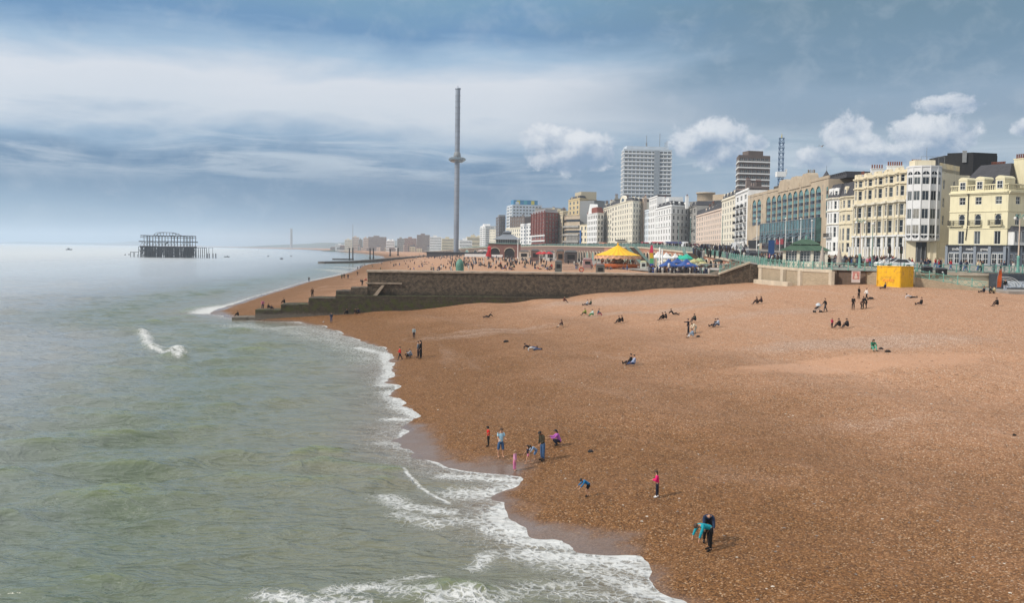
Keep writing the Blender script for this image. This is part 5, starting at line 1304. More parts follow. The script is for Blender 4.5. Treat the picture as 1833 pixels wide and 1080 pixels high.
b = Bld('terraced_house', 'white narrow seafront house with three arched dormers beside the glass-fronted hotel', [tuple(p) for p in pl], zb, zy(1488,356,257), R_white)
z4 = lambda py: zy(1490, py, 257)-zb; rows = [(z4(450),z4(434)),(z4(425),z4(407)),(z4(400),z4(383)),(z4(375),z4(361))]
for i in range(len(b.faces)):
    L = b.seg(i)[4]; b.face(i, rows, 2 if L > 4 else 1, ww=min(1.1, L*.55))
b.close(); b.cornice(m_=R_pale); b.course([z4(403), z4(379)], .25, .25, m_=R_pale); b.mansard(3.6, 1.2, [(1,1),(2,1),(3,1)], arch=True); 
b.balcony(2, [b.seg(2)[4]*.5], z4(425), b.seg(2)[4], .8); b.done()
# ---- 5. glass-fronted tan hotel
A, B = pt(1336,362), pt(1479,263); zb = 12.4; D0, D1 = 362, 263
L = (Vector(B)-Vector(A)).length
ztop_ = zy(1475,321,265)
b = Bld('glass_hotel', 'tan concrete hotel with tall teal glazed bays under a scalloped roofline', [A, B], zb, ztop_, R_tan, depth=22, frame=M_frameg)
def ug(px):
    f_ = lambda k: 916.5+FP*((A[0]+(B[0]-A[0])*k)/(A[1]+(B[1]-A[1])*k)); lo_, hi_ = 0., 1.
    for _ in range(40):
        m_ = (lo_+hi_)/2
        if f_(m_) < px: lo_ = m_
        else: hi_ = m_
    return L*lo_
def zg(px, py): D = D0+(D1-D0)*ug(px)/L; return zy(px, py, D)-zb
hb = zg(1400, 397.5); ht = zg(1460, 338)
a_, b_2, d_, n_, L_ = b.seg(0); ang5 = math.atan2(d_.y, d_.x)
cols5 = [(ug(v-4.1), ug(v+4.1)) for v in (1346,1354.5)]; main = [ug(1367.5+9.9*k*(1+.0045*k)) for k in range(11)]
main = [ug(v) for v in (1366.5,1376,1385.3,1394.8,1404.3,1413.8,1423.6,1433.6,1443.7,1454,1465)]
bay5 = [(main[k], main[k+1]) for k in range(10)]
tail = [(ug(1476.5)-1.2, ug(1479)-.15)]
us = []; wid = []
uc = [0]; openings = []
for (u0, u1) in cols5+bay5+tail:
    c, hw = (u0+u1)/2, (u1-u0)*.445; openings.append((c-hw, c+hw, hb, ht))
P3 = lambda u, z, dp=0: (a_.x+d_.x*u-n_.x*dp, a_.y+d_.y*u-n_.y*dp, z)
uc = [0]+[v for o in openings for v in o[:2]]+[L_]
for k in range(len(uc)-1):
    if k % 2: # opening column
        c, hw = (uc[k]+uc[k+1])/2, (uc[k+1]-uc[k])/2
        b.wm.quad(P3(uc[k],-3),P3(uc[k+1],-3),P3(uc[k+1],hb),P3(uc[k],hb))
        arc = [(c+hw*math.cos(t_), ht-hw*.6+hw*.9*math.sin(t_)) for t_ in np.linspace(0, math.pi, 9)]
        b.wm.add([P3(u, z) for u, z in arc]+[P3(uc[k], b.H), P3(uc[k+1], b.H)], [(0,1,2,3,4,9+1) if False else (0,1,2,3,4,10), (4,5,6,7,8,9), (4,9,10)])
        for s_ in (uc[k], uc[k+1]): b.wm.quad(P3(s_,hb),P3(s_,hb,.35),P3(s_,ht,.35),P3(s_,ht))
        b.wm.quad(P3(uc[k],hb,.36),P3(uc[k+1],hb,.36),P3(uc[k+1],ht+hw,.36),P3(uc[k],ht+hw,.36))
        g_ = MB(); dk = MB(); tm = MB(); nfl = 4; hh = (ht-hb)/nfl
        for f_ in range(nfl):
            za, zc_ = hb+hh*f_, hb+hh*(f_+1)
            tgt = [(c-hw,.0),(c-hw*.4,-.45),(c+hw*.4,-.45),(c+hw,.0)]
            for (p_u, p_d), (q_u, q_d) in zip(tgt, tgt[1:]):
                dk.quad(P3(p_u,za,p_d+.3),P3(q_u,za,q_d+.3),P3(q_u,za+hh*.5,q_d+.3),P3(p_u,za+hh*.5,p_d+.3))
                g_.quad(P3(p_u,za+hh*.5,p_d+.3),P3(q_u,za+hh*.5,q_d+.3),P3(q_u,zc_,q_d+.3),P3(p_u,zc_,p_d+.3))
            tm.path([P3(u, za+.05, dd_+.25) for u, dd_ in tgt], .07, 4); tm.path([P3(u, za+hh*.5, dd_+.25) for u, dd_ in tgt], .05, 4)
        g_.add([P3(u, z, .2) for u, z in arc], [tuple(range(9))])
        wo_ = obj('bay_window', g_, M_tealg, b.root); obj('spandrel', dk, GL[3], wo_); obj('glazing_bar', tm, M_frameg, wo_)
    else: b.wm.quad(P3(uc[k],-3),P3(uc[k+1],-3),P3(uc[k+1],b.H),P3(uc[k],b.H))
b.close()
# slit windows, glazed lower block, angled canopies, entrance
for px in (1339.5,1361,1467.5):
    for py in (357,374,390,405): 
        if px < 1362 or py < 380:
            u = ug(px); wo_ = bpy.data.objects.new('window', win_mesh(.6,1.6,'plain',M_frameg)); COL.objects.link(wo_); wo_.parent = b.root; q = P3(u, zg(px, py if px<1400 else py-15), -.17); wo_.location = q; wo_.rotation_euler = (0,0,ang5); wo_.material_slots[1].link = 'OBJECT'; wo_.material_slots[1].material = GL[3]
u0, u1 = ug(1366), ug(1466.5)
lb_ = obj('glazed_lower_storeys', MB().box(u0, u1, -1.6, -.01, 3.6, hb+.1), mat('lower_glass', (.05,.13,.135), .15, var=.5, scale=.35, spec=.7), b.root, loc=(a_.x,a_.y,0), rz=ang5)
m = MB()
for k in range(21): x = u0+(u1-u0)*k/20; m.box(x-.08, x+.08, -1.75, -1.603, 3.6, hb+.1)
for z in (3.6, 4.8, 6.0, 7.2, hb-.05): m.box(u0, u1, -1.72, -1.603, z, z+.14)
obj('mullions', m, M_frameg, b.root, loc=(a_.x,a_.y,0), rz=ang5)
obj('reception_glass', MB().box(u0+.5, u1-.5, -1.0, -.01, -1, 3.597), GL[0], b.root, loc=(a_.x,a_.y,0), rz=ang5)
for k in range(9):
    x = u0+(u1-u0)*(k+.5)/9; m = MB(); m.add([(x-1.5,-1.7,6.3),(x+1.5,-1.7,6.3),(x+1.1,-4.4,5.0),(x-1.9,-4.4,5.0)], [(0,1,2,3),(3,2,1,0)]); m.box(x-1.9, x+1.1, -4.45, -4.38, 4.85, 5.0)
    obj('canopy', m, mat('canopy_slate_blue', (.16,.20,.26), .4), b.root, loc=(a_.x,a_.y,0), rz=ang5)
obj('sign', MB().box(ug(1405), ug(1418), -3.2, -3.0, 3.0, 4.6), mat('sign_red', (.30,.03,.04), .5, var=.05), b.root, loc=(a_.x,a_.y,0), rz=ang5)
m = MB()
for px in (1394,1404,1414,1438,1450): m.rod((ug(px),-3.5,-1),(ug(px),-3.5,5.2),.12,6)
obj('canopy_posts', m, M_white, b.root, loc=(a_.x,a_.y,0), rz=ang5)
for (pa, pb) in ((1338,1357),):
    obj('ground_recess', MB().box(ug(pa), ug(pb), -.25, -.02, 0, 4.8), M_dark, b.root, loc=(a_.x,a_.y,0), rz=ang5)
# scalloped crown pieces
for (pa, pb) in ((1388,1406),(1408,1426),(1428,1446)):
    x0, x1 = ug(pa), ug(pb); m = MB(); w_ = x1-x0
    vs = [(x0,0),(x0+w_*.16,3.0),(x0+w_*.26,3.7),(x0+w_*.74,3.7),(x0+w_*.84,3.0),(x1,0)]
    k6 = len(vs); m.add([(u,-.25,b.H-.6+z) for u, z in vs]+[(u,2.5,b.H-.6+z) for u, z in vs], [tuple(range(k6)), tuple(range(2*k6-1, k6-1, -1))]+[(i,i+k6,i+k6+1,i+1) for i in range(k6-1)])
    obj('scalloped_crown', m, R_tan, b.root, loc=(a_.x,a_.y,0), rz=ang5)
b.parapet(1.0); m = MB()
x, y = ug(1350), 14; m.box(ug(1340), ug(1384), 8, 20, b.H, b.H+4); obj('plant_room', m, mat('plant_brown', (.09,.075,.06), .9), b.root, loc=(a_.x,a_.y,0), rz=ang5)
m = MB()
for k in range(16): x = ug(1440)+k*1.6; m.box(x, x+.5, 3, 14, b.H+.9, b.H+1.7)
m.box(ug(1440), ug(1440)+26, 2.9, 14, b.H, b.H+.9); obj('roof_glazing', m, M_slate, b.root, loc=(a_.x,a_.y,0), rz=ang5)
b.done()
# ---- generic terraces further along
def simple(name, label, pts, yt_px, yt, zbp, wall, nfl, cols, roof=None, wf=.45, kinds=None, low=.22, frac=.6, base=3.5, cornice=True, depth=16, glass=(0,0,0,1,3), frame=None, rmat=None, back=None, courses=True, top=.8):
    D_ = pts[yt_px][1]; P_ = [pt(*p) for p in pts]; zb = zprom(pts[-1][1]) if zbp is None else zbp; zt = zy(pts[yt_px][0], yt, D_)
    b = Bld(name, label, P_, zb, zt, wall, depth=depth, glass=glass, frame=frame, roofmat=rmat)
    rows = fl(nfl, 0 if not base else base, b.H-top, frac, low)
    for i, c in enumerate(cols):
        if c: b.face(i, ([(.5, base-1)] if base else [])+rows, c, wf, margin=.6)
        else: b.plain(i)
    b.close(back=back)
    if cornice: b.cornice()
    if courses: b.course([base-.3] if base else [], .25, .2)
    return b
b = simple('terraced_building', 'tall white building with stacked rounded balconies beside the tan glass-fronted hotel', [(1314,398),(1336,364)], 1, 340, None, R_white, 6, [3], wf=.5)
rows = fl(6, 3.5, b.H-.8, .6, .22); L = b.seg(0)[4]
for r in rows[:5]: b.balcony(0, [L*.2, L*.5, L*.8], r[0]-.2, L/3*.7, 1.3)
b.parapet(.8); b.done()
b = simple('terraced_building', 'pinkish cream terrace stepping up to the white balconied building', [(1290,436),(1313.5,399)], 1, 352, None, R_pale, 6, [5]); b.parapet(.8); b.mansard(2.6, 1.2, [(0,4)]); b.done()
b = simple('terraced_building', 'long low pinkish terrace with many bay windows, middle of the seafront', [(1245,530),(1258,500),(1290,437)], 2, 375, None, R_pink, 5, [3,9], wf=.42)
b.parapet(.7); b.mansard(3.0, 1.5, [(1,5)]); b.chimney(8, 6, 5, 3, 1, 6, m_=R_brown); b.chimney(20, 6, 6, 5, 1.2, 8, m_=R_brown); b.done()
b = simple('terraced_house', 'narrow dark-fronted house at right of the big white corner hotel', [(1232,575),(1245,545)], 1, 368, None, R_grey, 5, [2], wf=.5); b.balcony(0, [b.seg(0)[4]/2], 10, 8, 1); b.mansard(2.5,1.2,[(0,2)]); b.done()
b = simple('corner_hotel', 'big white corner hotel with slate roof storey and square rooftop box', [(1172,612),(1200,560),(1232,575)], 1, 369, None, R_white, 5, [6,4], wf=.38)
b.course([12, 19], .3, .3); b.parapet(.9); b.mansard(3.0, 1.6, [(0,4),(1,3)]); a, q, d, n, L = b.seg(1)
b.box_on('rooftop_box', 12, 22, 4, 12, b.H, b.H+6.5, R_white); b.chimney(4, 5, 7, 3, 1.5, 4, m_=R_white); b.chimney(b.seg(0)[4]-1, 9, 5.5, 2.5, 1.5, 3, m_=R_white); b.done()
b = simple('terraced_house', 'tall narrow white house left of the big white corner hotel', [(1160,640),(1174,608)], 1, 352, None, R_white, 7, [4], wf=.45); b.parapet(.8); b.box_on('roof_storey', 3, 12, 3, 12, b.H, b.H+2.5, M_slate); b.done()
b = simple('terraced_house', 'low blue-white house between cream blocks', [(1152,668),(1164,642)], 1, 376, None, mat('render_bluewhite', (.66,.72,.78), .8, var=.05), 5, [4], wf=.45); b.parapet(.8); b.done()
b = simple('terraced_house', 'pinkish tan house with blank side wall behind blue-white house', [(1140,700),(1150,672),(1172,690)], 1, 356, None, mat('render_tan_pink', (.60,.47,.37), .85, var=.07), 6, [2,0], wf=.4); b.parapet(.6); b.chimney(3, 5, 3, 3, 1, 5); b.done()
# big cream block with arched gable
b = simple('apartment_block', 'big cream nine-storey block with an arched gable and rounded bay', [(1093,745),(1104,712),(1124,668),(1131,662),(1147,676)], 2, 360, None, R_pale, 7, [2,5,2,3], wf=.4, top=1.0)
a, q, d, n, L = b.seg(1); m = MB(); vs = [(L*.25,0)]+[(L*.25+L*.25*(1-math.cos(t_)), 5.0*math.sin(t_)) for t_ in np.linspace(.1, math.pi-.1, 9)]+[(L*.75,0)]; kk = len(vs)
m.add([(u,-.3,b.H+z) for u, z in vs]+[(u,1.2,b.H+z) for u, z in vs], [tuple(range(kk)), tuple(range(2*kk-1,kk-1,-1))]+[(i,i+kk,i+kk+1,i+1) for i in range(kk-1)])
obj('arched_gable', m, R_pale, b.root, loc=(a.x,a.y,0), rz=math.atan2(d.y,d.x))
m = MB(); vs = [(L*.5+L*.12*math.cos(t_), .8+2.2*math.sin(t_)) for t_ in np.linspace(0, math.pi, 9)]; m.add([(u,-.32,b.H+z) for u, z in vs], [tuple(range(9))]); obj('gable_window', m, GL[0], b.root, loc=(a.x,a.y,0), rz=math.atan2(d.y,d.x))
b.mansard(2.2, 1.4, [(3,2)]); b.balcony(1, [L*.5], 4, L*.9, 1.5); b.done()
b = simple('apartment_block', 'cream house joined to the left of the big cream block', [(1079,790),(1094,745)], 1, 370, None, R_pale, 6, [4]); b.parapet(.8); b.mansard(3, 1.5, [(0,2)]); b.chimney(8, 5, 6, 3, 1.2, 4); b.done()
b = simple('terraced_building', 'white house with red tiled roof and pointed gable', [(1050,800),(1068,760),(1080,770)], 1, 381, None, R_white, 5, [6,2], wf=.55, rmat=mat('red_tiles', (.22,.06,.04), .9, var=.2), cornice=True)
b.mansard(4.5, 3.0, []); a, q, d, n, L = b.seg(0); m = MB(); m.add([(L*.1,-.2,b.H),(L*.45,-.2,b.H),(L*.28,-.2,b.H+8),(L*.1,6,b.H),(L*.45,6,b.H),(L*.28,6,b.H+8)], [(0,1,2),(5,4,3),(0,2,5,3),(1,4,5,2)]); obj('gable', m, R_white, b.root, loc=(a.x,a.y,0), rz=math.atan2(d.y,d.x)); b.done()
b = simple('building', 'dark flat-topped block behind the red tiled white house', [(1062,840),(1081,850)], 0, 359, 18, M_grey, 8, [0]); b.done()
b = simple('building', 'pale building with vertical blue banner beside concrete conference hall', [(1037,815),(1051,800)], 1, 402, None, R_cream, 3, [2]); b.box_on('banner', 1.5, 4.0, -.6, -.3, 2, 14, mat('banner_blue', (.03,.12,.33), .6, var=.05)); b.done()
b = simple('hotel', 'yellowish ornate hotel with gabled tops, behind the concrete hall', [(1016,900),(1036,860),(1065,885)], 1, 356, None, mat('render_ochre', (.60,.48,.28), .85, var=.1), 9, [3,4], wf=.4); b.parapet(1); b.mansard(3, 2, [(0,2)]); b.box_on('roof_storey', 8, 30, 4, 18, b.H, b.H+7, mat('tan_roof_storey', (.48,.42,.30), .85)); b.done()
b = simple('conference_hall', 'low brutal grey-brown concrete conference hall with banded upper storeys', [(1004,880),(1014,835),(1037,820)], 2, 385, None, R_tan, 2, [0,0]); H_ = b.H
b.course([4, H_*.36, H_*.62], 1.6, 1.5, 'concrete_band', R_grey); b.course([H_*.45, H_*.8], 2.0, .3, 'glazing', GL[3]); m = MB()
a, q, d, n, L = b.seg(1); 
for k in range(9): u = L*(k+.5)/9; m.obox(a+d*(u-.5), a+d*(u+.5), .8, 0, H_*.4, off=-.9)
obj('fin', m, R_grey, b.root); b.done()
b = simple('building', 'narrow cream building between the red brick hotel and concrete hall', [(998,880),(1006,855),(1012,862)], 1, 380, None, R_cream, 7, [3,1], wf=.5); b.parapet(.8); b.done()
b = simple('brick_hotel', 'deep red brick hotel with white balcony bands low on its front', [(951,925),(975,850),(998,870)], 1, 380, None, R_red, 8, [5,4], wf=.45, glass=(0,3,3,0,1), top=.5)
b.course([5, 9.5], 1.2, .8, 'balcony_band', M_white, [0]); m = MB(); a, q, d, n, L = b.seg(0)
for k in range(6): u = L*k/5; m.obox(a+d*max(0,u-.6), a+d*min(L,u+.6), .9, 11, b.H+1.5, off=-1.0)
obj('fin', m, R_red, b.root); a, q, d, n, L = b.seg(1); b.mansard(3.0, 2.5, [], m_=mat('lead_roof', (.25,.24,.25), .6)); b.done()
b = simple('building', 'grey block rising behind the red brick hotel', [(957,1000),(998,985)], 0, 373, 20, R_grey, 8, [8], base=0); b.done()
b = simple('building', 'white modern narrow block left of the red brick hotel', [(931,1010),(951,965)], 1, 402, None, R_white, 5, [4], wf=.5); b.parapet(1.5); b.done()
b = simple('building', 'dark brown block below the big white tower block', [(912,1090),(938,1070)], 0, 389, 17, R_brown, 8, [6], base=0); b.done()
b = simple('building', 'cream low terrace behind the pavilion with the grey roof', [(905,1080),(932,1020)], 1, 408, None, R_pale, 4, [7], wf=.4); b.parapet(.8); b.done()
# big white tower block and its neighbours
b = simple('tower_block', 'wide white tower block with a blue and yellow strip along its roof', [(906,1230),(916,1180),(969,1190)], 1, 366, 17, R_bw, 13, [2,9], wf=.62, base=0, frac=.45, glass=(0,1,1,3), cornice=False)
for r in fl(13, 0, b.H-.8, .45, .22): b.course([r[0]-1.2], .9, .5, 'balcony_band', M_white, [0])
b.box_on('rooftop_panel', b.seg(0)[4]+6, b.seg(0)[4]+6.5, 3, 7, b.H, b.H+3, R_bw)
a, q, d, n, L = b.seg(1); m = MB(); ang_ = math.atan2(d.y,d.x); o = obj('roof_storey', MB().box(2, L-5, 2, 14, b.H, b.H+5.5), mat('roof_strip_blue', (.05,.22,.40), .6), b.root, loc=(a.x,a.y,0), rz=ang_)
for k, c in enumerate(((.55,.5,.1),(.08,.35,.42),(.55,.5,.1))): obj('coloured_panel', MB().box(6+k*9, 10+k*9, 1.8, 1.99, b.H+.5, b.H+5), mat('roof_panel_%d' % k, c, .6), o)
b.done()
b = simple('tower_block', 'dark brown slab tower at left of the wide white tower', [(887,1260),(893,1225),(904,1235)], 1, 388, 16, mat('slab_brown', (.12,.10,.10), .8, var=.1), 10, [2,3], wf=.6, base=0, cornice=False); b.box_on('roof_storey', 3, 16, 2, 10, b.H, b.H+3, M_grey); b.done()
b = simple('apartment_block', 'curved white apartment block with layered balconies near the viewing tower', [(859,1440),(863,1400),(868,1385),(884,1395)], 2, 404, 15, R_white, 10, [1,1,5], wf=.8, base=0, frac=.4, cornice=False)
for r in fl(10, 0, b.H-.8, .4, .22): b.course([r[0]-1.4], 1.1, .9, 'balcony_band', M_white)
b.box_on('roof_storey', 10, 30, 3, 12, b.H, b.H+3, R_white); b.done()
b = simple('building', 'cream block between curved white apartments and dark slab', [(876,1350),(889,1340)], 0, 411, 15, R_pale, 7, [5], base=0); b.done()
# towers inland
def slab(label, px0, px1, D, yt, wall, nfl, cols, px_side=None, bandm=None, dz=12, D2=None, top=None):
    pts = ([(px_side, D+18)] if px_side else [])+[(px0, D),(px1, D+(D2 or 4))]
    b = simple('tower_block', label, pts, 1 if px_side else 0, yt, dz, wall, nfl, ([2] if px_side else [])+[cols], wf=.82, base=0, frac=.46, cornice=False, glass=(0,1,3,1,0), courses=False, depth=20, top=.6)
    if bandm:
        m = MB()
        for r in fl(nfl, 0, b.H-.6, .46, .22):
            for i in range(len(b.faces)):
                a, q, d, n, L = b.seg(i); m.obox(a, q, .35, r[0]-.9, r[0]-.15, off=-.353)
        obj('floor_band', m, bandm, b.root)
    return b
b = slab('tall white residential tower behind the seafront, highest building in view', 1113, 1199, 800, 266, R_bw, 24, 12, 1109, R_white, 17)
a, q, d, n, L = b.seg(1); ang_ = math.atan2(d.y,d.x)
o = obj('roof_storey', MB().box(3, L-2, 3, 16, b.H, b.H+2.6), R_bw, b.root, loc=(a.x,a.y,0), rz=ang_)
m = MB(); 
for (u, h) in ((20,9),(31,11),(35.5,4),(37,5)): m.rod((u,6,b.H+2.6),(u,6,b.H+2.6+h),.22,5); 
m.rod((20,6,b.H+2.6),(20,6,b.H+6),.6,6); obj('aerial', m, M_grey, o)
m = MB(); m.box(L*.63, L*.74, -.9, -.36, 2, b.H-1); obj('balcony_column', m, mat('tower_shadow_panel', (.30,.34,.38), .6), b.root, loc=(a.x,a.y,0), rz=ang_); b.done()  # grey-blue column standing proud of the tower's face
b = slab('brown brick residential tower with white bands, left of the blue crane', 1318, 1374, 570, 277, R_brown, 16, 7, 1314, M_white, 14)
a, q, d, n, L = b.seg(1); obj('roof_storey', MB().box(L*.35, L*.82, 2, 10, b.H, b.H+2.8), R_brown, b.root, loc=(a.x,a.y,0), rz=math.atan2(d.y,d.x))
b.done()
# rounded tan roofs behind the pinkish terrace
b = simple('building', 'tan rounded rooftop block rising behind the seafront terraces', [(1232,640),(1312,600)], 1, 357, 15, R_grey, 6, [10], base=0)
a, q, d, n, L = b.seg(0); m = MB().lathe([(5.5,b.H),(5.5,b.H+5),(6.2,b.H+5.1),(6.2,b.H+6),(0,b.H+6.4)], 16, (9,6,0)); obj('round_turret', m, mat('turret_tan', (.45,.36,.26), .85), b.root, loc=(a.x,a.y,0), rz=math.atan2(d.y,d.x))
obj('roof_storey', MB().box(20, 42, 3, 14, b.H, b.H+4), mat('turret_tan', (.45,.36,.26)), b.root, loc=(a.x,a.y,0), rz=math.atan2(d.y,d.x)); b.done()
# far white terraces and seaside blocks
FARB = [(617,630,444,429,2700,'pale','pale pinkish block at seaward end of the far shore blocks'),(630,642,444,424.5,2750,'pink','grey-pink block, second from the seaward end'),(642,649,443.5,428.6,2700,'grey','narrow grey block beside grey-pink far block'),
 (650,659,444,426,2650,'pink','narrow pinkish far block'),(659,690,444,424,2550,'brown','wide grey-brown far block with stepped roof'),(691,706,444,431,2300,'white','small white far block with two rounded tops'),
 (711,724,443,427,2350,'grey','grey-pink far block right of the white rounded one'),(724,745,443,426.5,2250,'red','reddish far block of flats'),(746,769,445,420.5,2100,'brown','tall brown-grey far slab'),(769,790,445,424,1950,'white','cream-white far terrace left of the viewing tower'),
 (791,812,445,427,1800,'cream','cream-yellow far terrace just left of the viewing tower'),(822,845,446,430,1500,'white','low white terrace just right of the viewing tower'),(836,860,443,424,1560,'cream','yellow cream terrace behind the low white one'),(600,616,444,438,3000,'white','low pale sheds at far end of the shore')]
FM = dict(pale=R_pale, pink=R_pink, grey=R_grey, brown=mat('far_brown', (.26,.21,.19), .9), white=R_white, red=mat('far_red', (.33,.23,.20), .9), cream=mat('far_cream', (.62,.55,.40), .85))
for (x0, x1, yb, yt, D, c, lb) in FARB:
    nfl = max(2, int((yb-yt)/FP*D/3.4)); b = simple('far_block', lb, [(x0,D),(x1,D+2)], 0, yt, 5, FM[c], nfl, [max(3, int((x1-x0)*.6))], base=0, wf=.55, cornice=False, depth=30, courses=False, glass=(0,3))
    w_ = b.seg(0)[4]; b.box_on('roof_storey', w_*.3, w_*.62, 3, 12, b.H, b.H+3, FM[c])
    if c == 'white' and x0 == 691:
        for u in (.28,.75): a, q, d, n, L = b.seg(0); obj('rounded_top', MB().lathe([(L*.2,b.H),(L*.18,b.H+2),(L*.1,b.H+3.4),(0,b.H+3.8)], 12, (L*u, 8, 0)), R_white, b.root, loc=(0,0,0))
    b.done()

# ---- second row, rising behind the fronts
SR = [(1150,1172,760,362,'pale','pale rendered block with plant boxes behind the blue-white house'),
 (1060,1094,900,366,'pale','pale block rising behind the red tiled white house'),(985,1016,980,378,'cream','pale cream block behind the brick hotel'),(931,958,1090,391,'grey','grey block between the white tower and brick hotel'),
 (1338,1372,440,336,'brown','brown block rising behind the tan hotel, left'),(870,900,1500,415,'cream','cream terrace beyond the curved white apartments'),(842,870,1650,424,'pale','pale terrace right of the viewing tower'),(1098,1130,780,357,'grey','grey rooftop block behind the big cream block')]
for (x0, x1, D, yt, c, lb) in SR:
    b = simple('apartment_block', lb, [(x0,D),(x1,D+2)], 0, yt, zprom(min(D,1500))+2, FM[c], 6, [max(3, int((x1-x0)*D/FP/3.2))], base=0, wf=.42, cornice=True, depth=16, courses=False)
    w_ = b.seg(0)[4]; b.parapet(.8); b.chimney(w_*.2, 5, 3.5, 2.2, 1, 4, m_=FM[c]); b.chimney(w_*.8, 6, 3.0, 2.6, 1, 5, m_=R_brown); b.box_on('lift_housing', w_*.45, w_*.6, 4, 9, b.H, b.H+2.6, FM[c]); b.done()

rf_ = random.Random(17)
for k in range(34):
    px = 596+k*7.6+rf_.uniform(-3,3); D = 2950-(px-600)*4.6+rf_.uniform(-250,120); w_ = rf_.uniform(4,10)/ppm(D); h_ = rf_.uniform(7,17)*(1.2 if px > 700 else .9); d_ = 14
    x = wx(px, D); m = MB().box(-w_/2,w_/2,0,d_,0,h_*.75); m.add([(-w_/2,0,h_*.75),(w_/2,0,h_*.75),(w_/2,d_,h_*.75),(-w_/2,d_,h_*.75),(-w_/2*.8,d_/2,h_),(w_/2*.8,d_/2,h_)], [(0,1,5,4),(1,2,5),(2,3,4,5),(3,0,4)], 1)
    for f in range(int(h_*.75/3.2)):
        for j in range(int(w_/3.5)): m.box(-w_/2+1+j*3.5,-w_/2+2.4+j*3.5,-.15,-.01,1+f*3.2,2.8+f*3.2,2)
    tag(obj('seaside_house', m, [FM[rf_.choice(['white','pale','cream','grey','pink','brown'])], M_slate if k % 2 else mat('far_roof', (.16,.10,.08), .9), GL[3]], loc=(x,D,5.5)), 'small hazy house in the row along the far shore', 'house', 'small houses along the far shore')
# ================================================================ landmarks
# viewing tower
D = 960; ox = wx(816.5, D); z0 = 5.0; z1 = zy(818.5, 160.5, D); tw = empty('viewing_tower', (ox, D, z0), 0, 'very tall slender grey viewing tower with a doughnut shaped glass pod', 'tower')
M_tow = mat('tower_mesh_metal', (.26,.29,.34), .45, metal=.3, var=.12, scale=.05)
h = z1-z0; r0 = 4.6/ppm(D)
obj('shaft', MB().lathe([(2.55,0),(2.5,h*.5),(2.3,h)], 24), M_tow, tw)
m = MB()
for k in range(28): m.lathe([(2.62,h*k/28),(2.62,h*k/28+.35)], 24)
obj('shaft_ring', m, M_grey, tw)
zpod = zy(817.5, 286.5, D)-z0; rp = 15.5/ppm(D)
pod = obj('pod', MB().lathe([(2.6,-2.4),(5,-2.3),(rp*.82,-1.2),(rp,.1)], 40, (0,0,zpod)), mat('pod_mirror', (.30,.36,.42), .15, metal=.6, var=.05), tw)
obj('pod_glass', MB().lathe([(rp,.1),(rp*.93,1.5),(rp*.7,2.5),(4.2,2.9),(2.6,2.9)], 40, (0,0,zpod)), mat('pod_glass', (.10,.14,.17), .08, metal=.2, var=.1, spec=.9), tw)
m = MB()
for k in range(20): a = 2*math.pi*k/20; m.path([((rp+.05)*math.cos(a),(rp+.05)*math.sin(a),zpod+.1),(rp*.94*math.cos(a),rp*.94*math.sin(a),zpod+1.55),(rp*.71*math.cos(a),rp*.71*math.sin(a),zpod+2.55)], .1, 4)
obj('pod_ribs', m, M_grey, tw); obj('collar', MB().lathe([(3.2,0),(3.6,1.2),(3.0,4.5),(2.6,5)], 16, (0,0,zpod+2.6)), M_grey, tw)
obj('top_cap', MB().lathe([(2.3,0),(2.7,.2),(2.7,1.6),(0,1.8)], 16, (0,0,h)).rod((0,0,h+1.6),(0,0,h+4),.25,5), M_tow, tw)
obj('base_station', MB().box(-28,26,-9,9,-.5,4.2).box(-29,27,-10,10,4.203,4.8), M_slate, tw)
# ruined pier
D = 990; px0, px1 = 260, 345; rn = random.Random(11)
ox = wx(302, D); pr_ = empty('ruined_pier', (ox, D, 0), R(6), 'rusting iron skeleton of a burnt pier pavilion standing alone in the sea', 'pier ruin')
W = (px1-px0)/ppm(D); s_ = 1/ppm(D); zz = lambda py: (460.3-py)*s_+.0
hw = W/2; dep = 22.0
def ring_frame(z, ex=0, r_=.28, drop=0):
    m = MB(); P_ = [(-hw-ex,-dep/2),(-hw*.72-ex,-dep/2-4),(hw*.72+ex,-dep/2-4),(hw+ex,-dep/2),(hw+ex,dep/2),(-hw-ex,dep/2)]
    for a, b_ in zip(P_, P_[1:]+P_[:1]):
        k = 10
        for j in range(k):
            A = Vector((*a,z)).lerp(Vector((*b_,z)), j/k); B = Vector((*a,z)).lerp(Vector((*b_,z)), (j+1)/k); 
            if rn.random() > drop: m.rod(A+Vector((0,0,rn.uniform(-.2,.2))), B+Vector((0,0,rn.uniform(-.2,.2))), r_, 4)
    return m
for z, ex, r_, dr in ((zz(441),1.0,.6,0),(zz(442.5),1,.35,.1),(zz(432.5),2.2,.38,0),(zz(431.8),2.2,.3,.2),(zz(425),1.0,.22,.1),(zz(421.5),.6,.3,.05),(zz(450.5),0,.2,.35)):
    obj('ring_beam', ring_frame(z, ex, r_, dr), M_rust, pr_)
m = MB()
for k in range(27):
    x = -hw+W*k/26+rn.uniform(-.5,.5)
    for y in (-dep/2-(4 if abs(x) < hw*.72 else 0), -dep/4, 0, dep/4, dep/2):
        if rn.random() < .08: continue
        m.rod((x+rn.uniform(-.6,.6), y, -3), (x, y, zz(441)), .42, 5)
        if rn.random() < .5: m.rod((x, y, rn.uniform(0,2)), (x+rn.choice([-3.2,3.2]), y, zz(rn.uniform(442,448))), .22, 4)
obj('lower_columns', m, M_rust, pr_); m = MB()
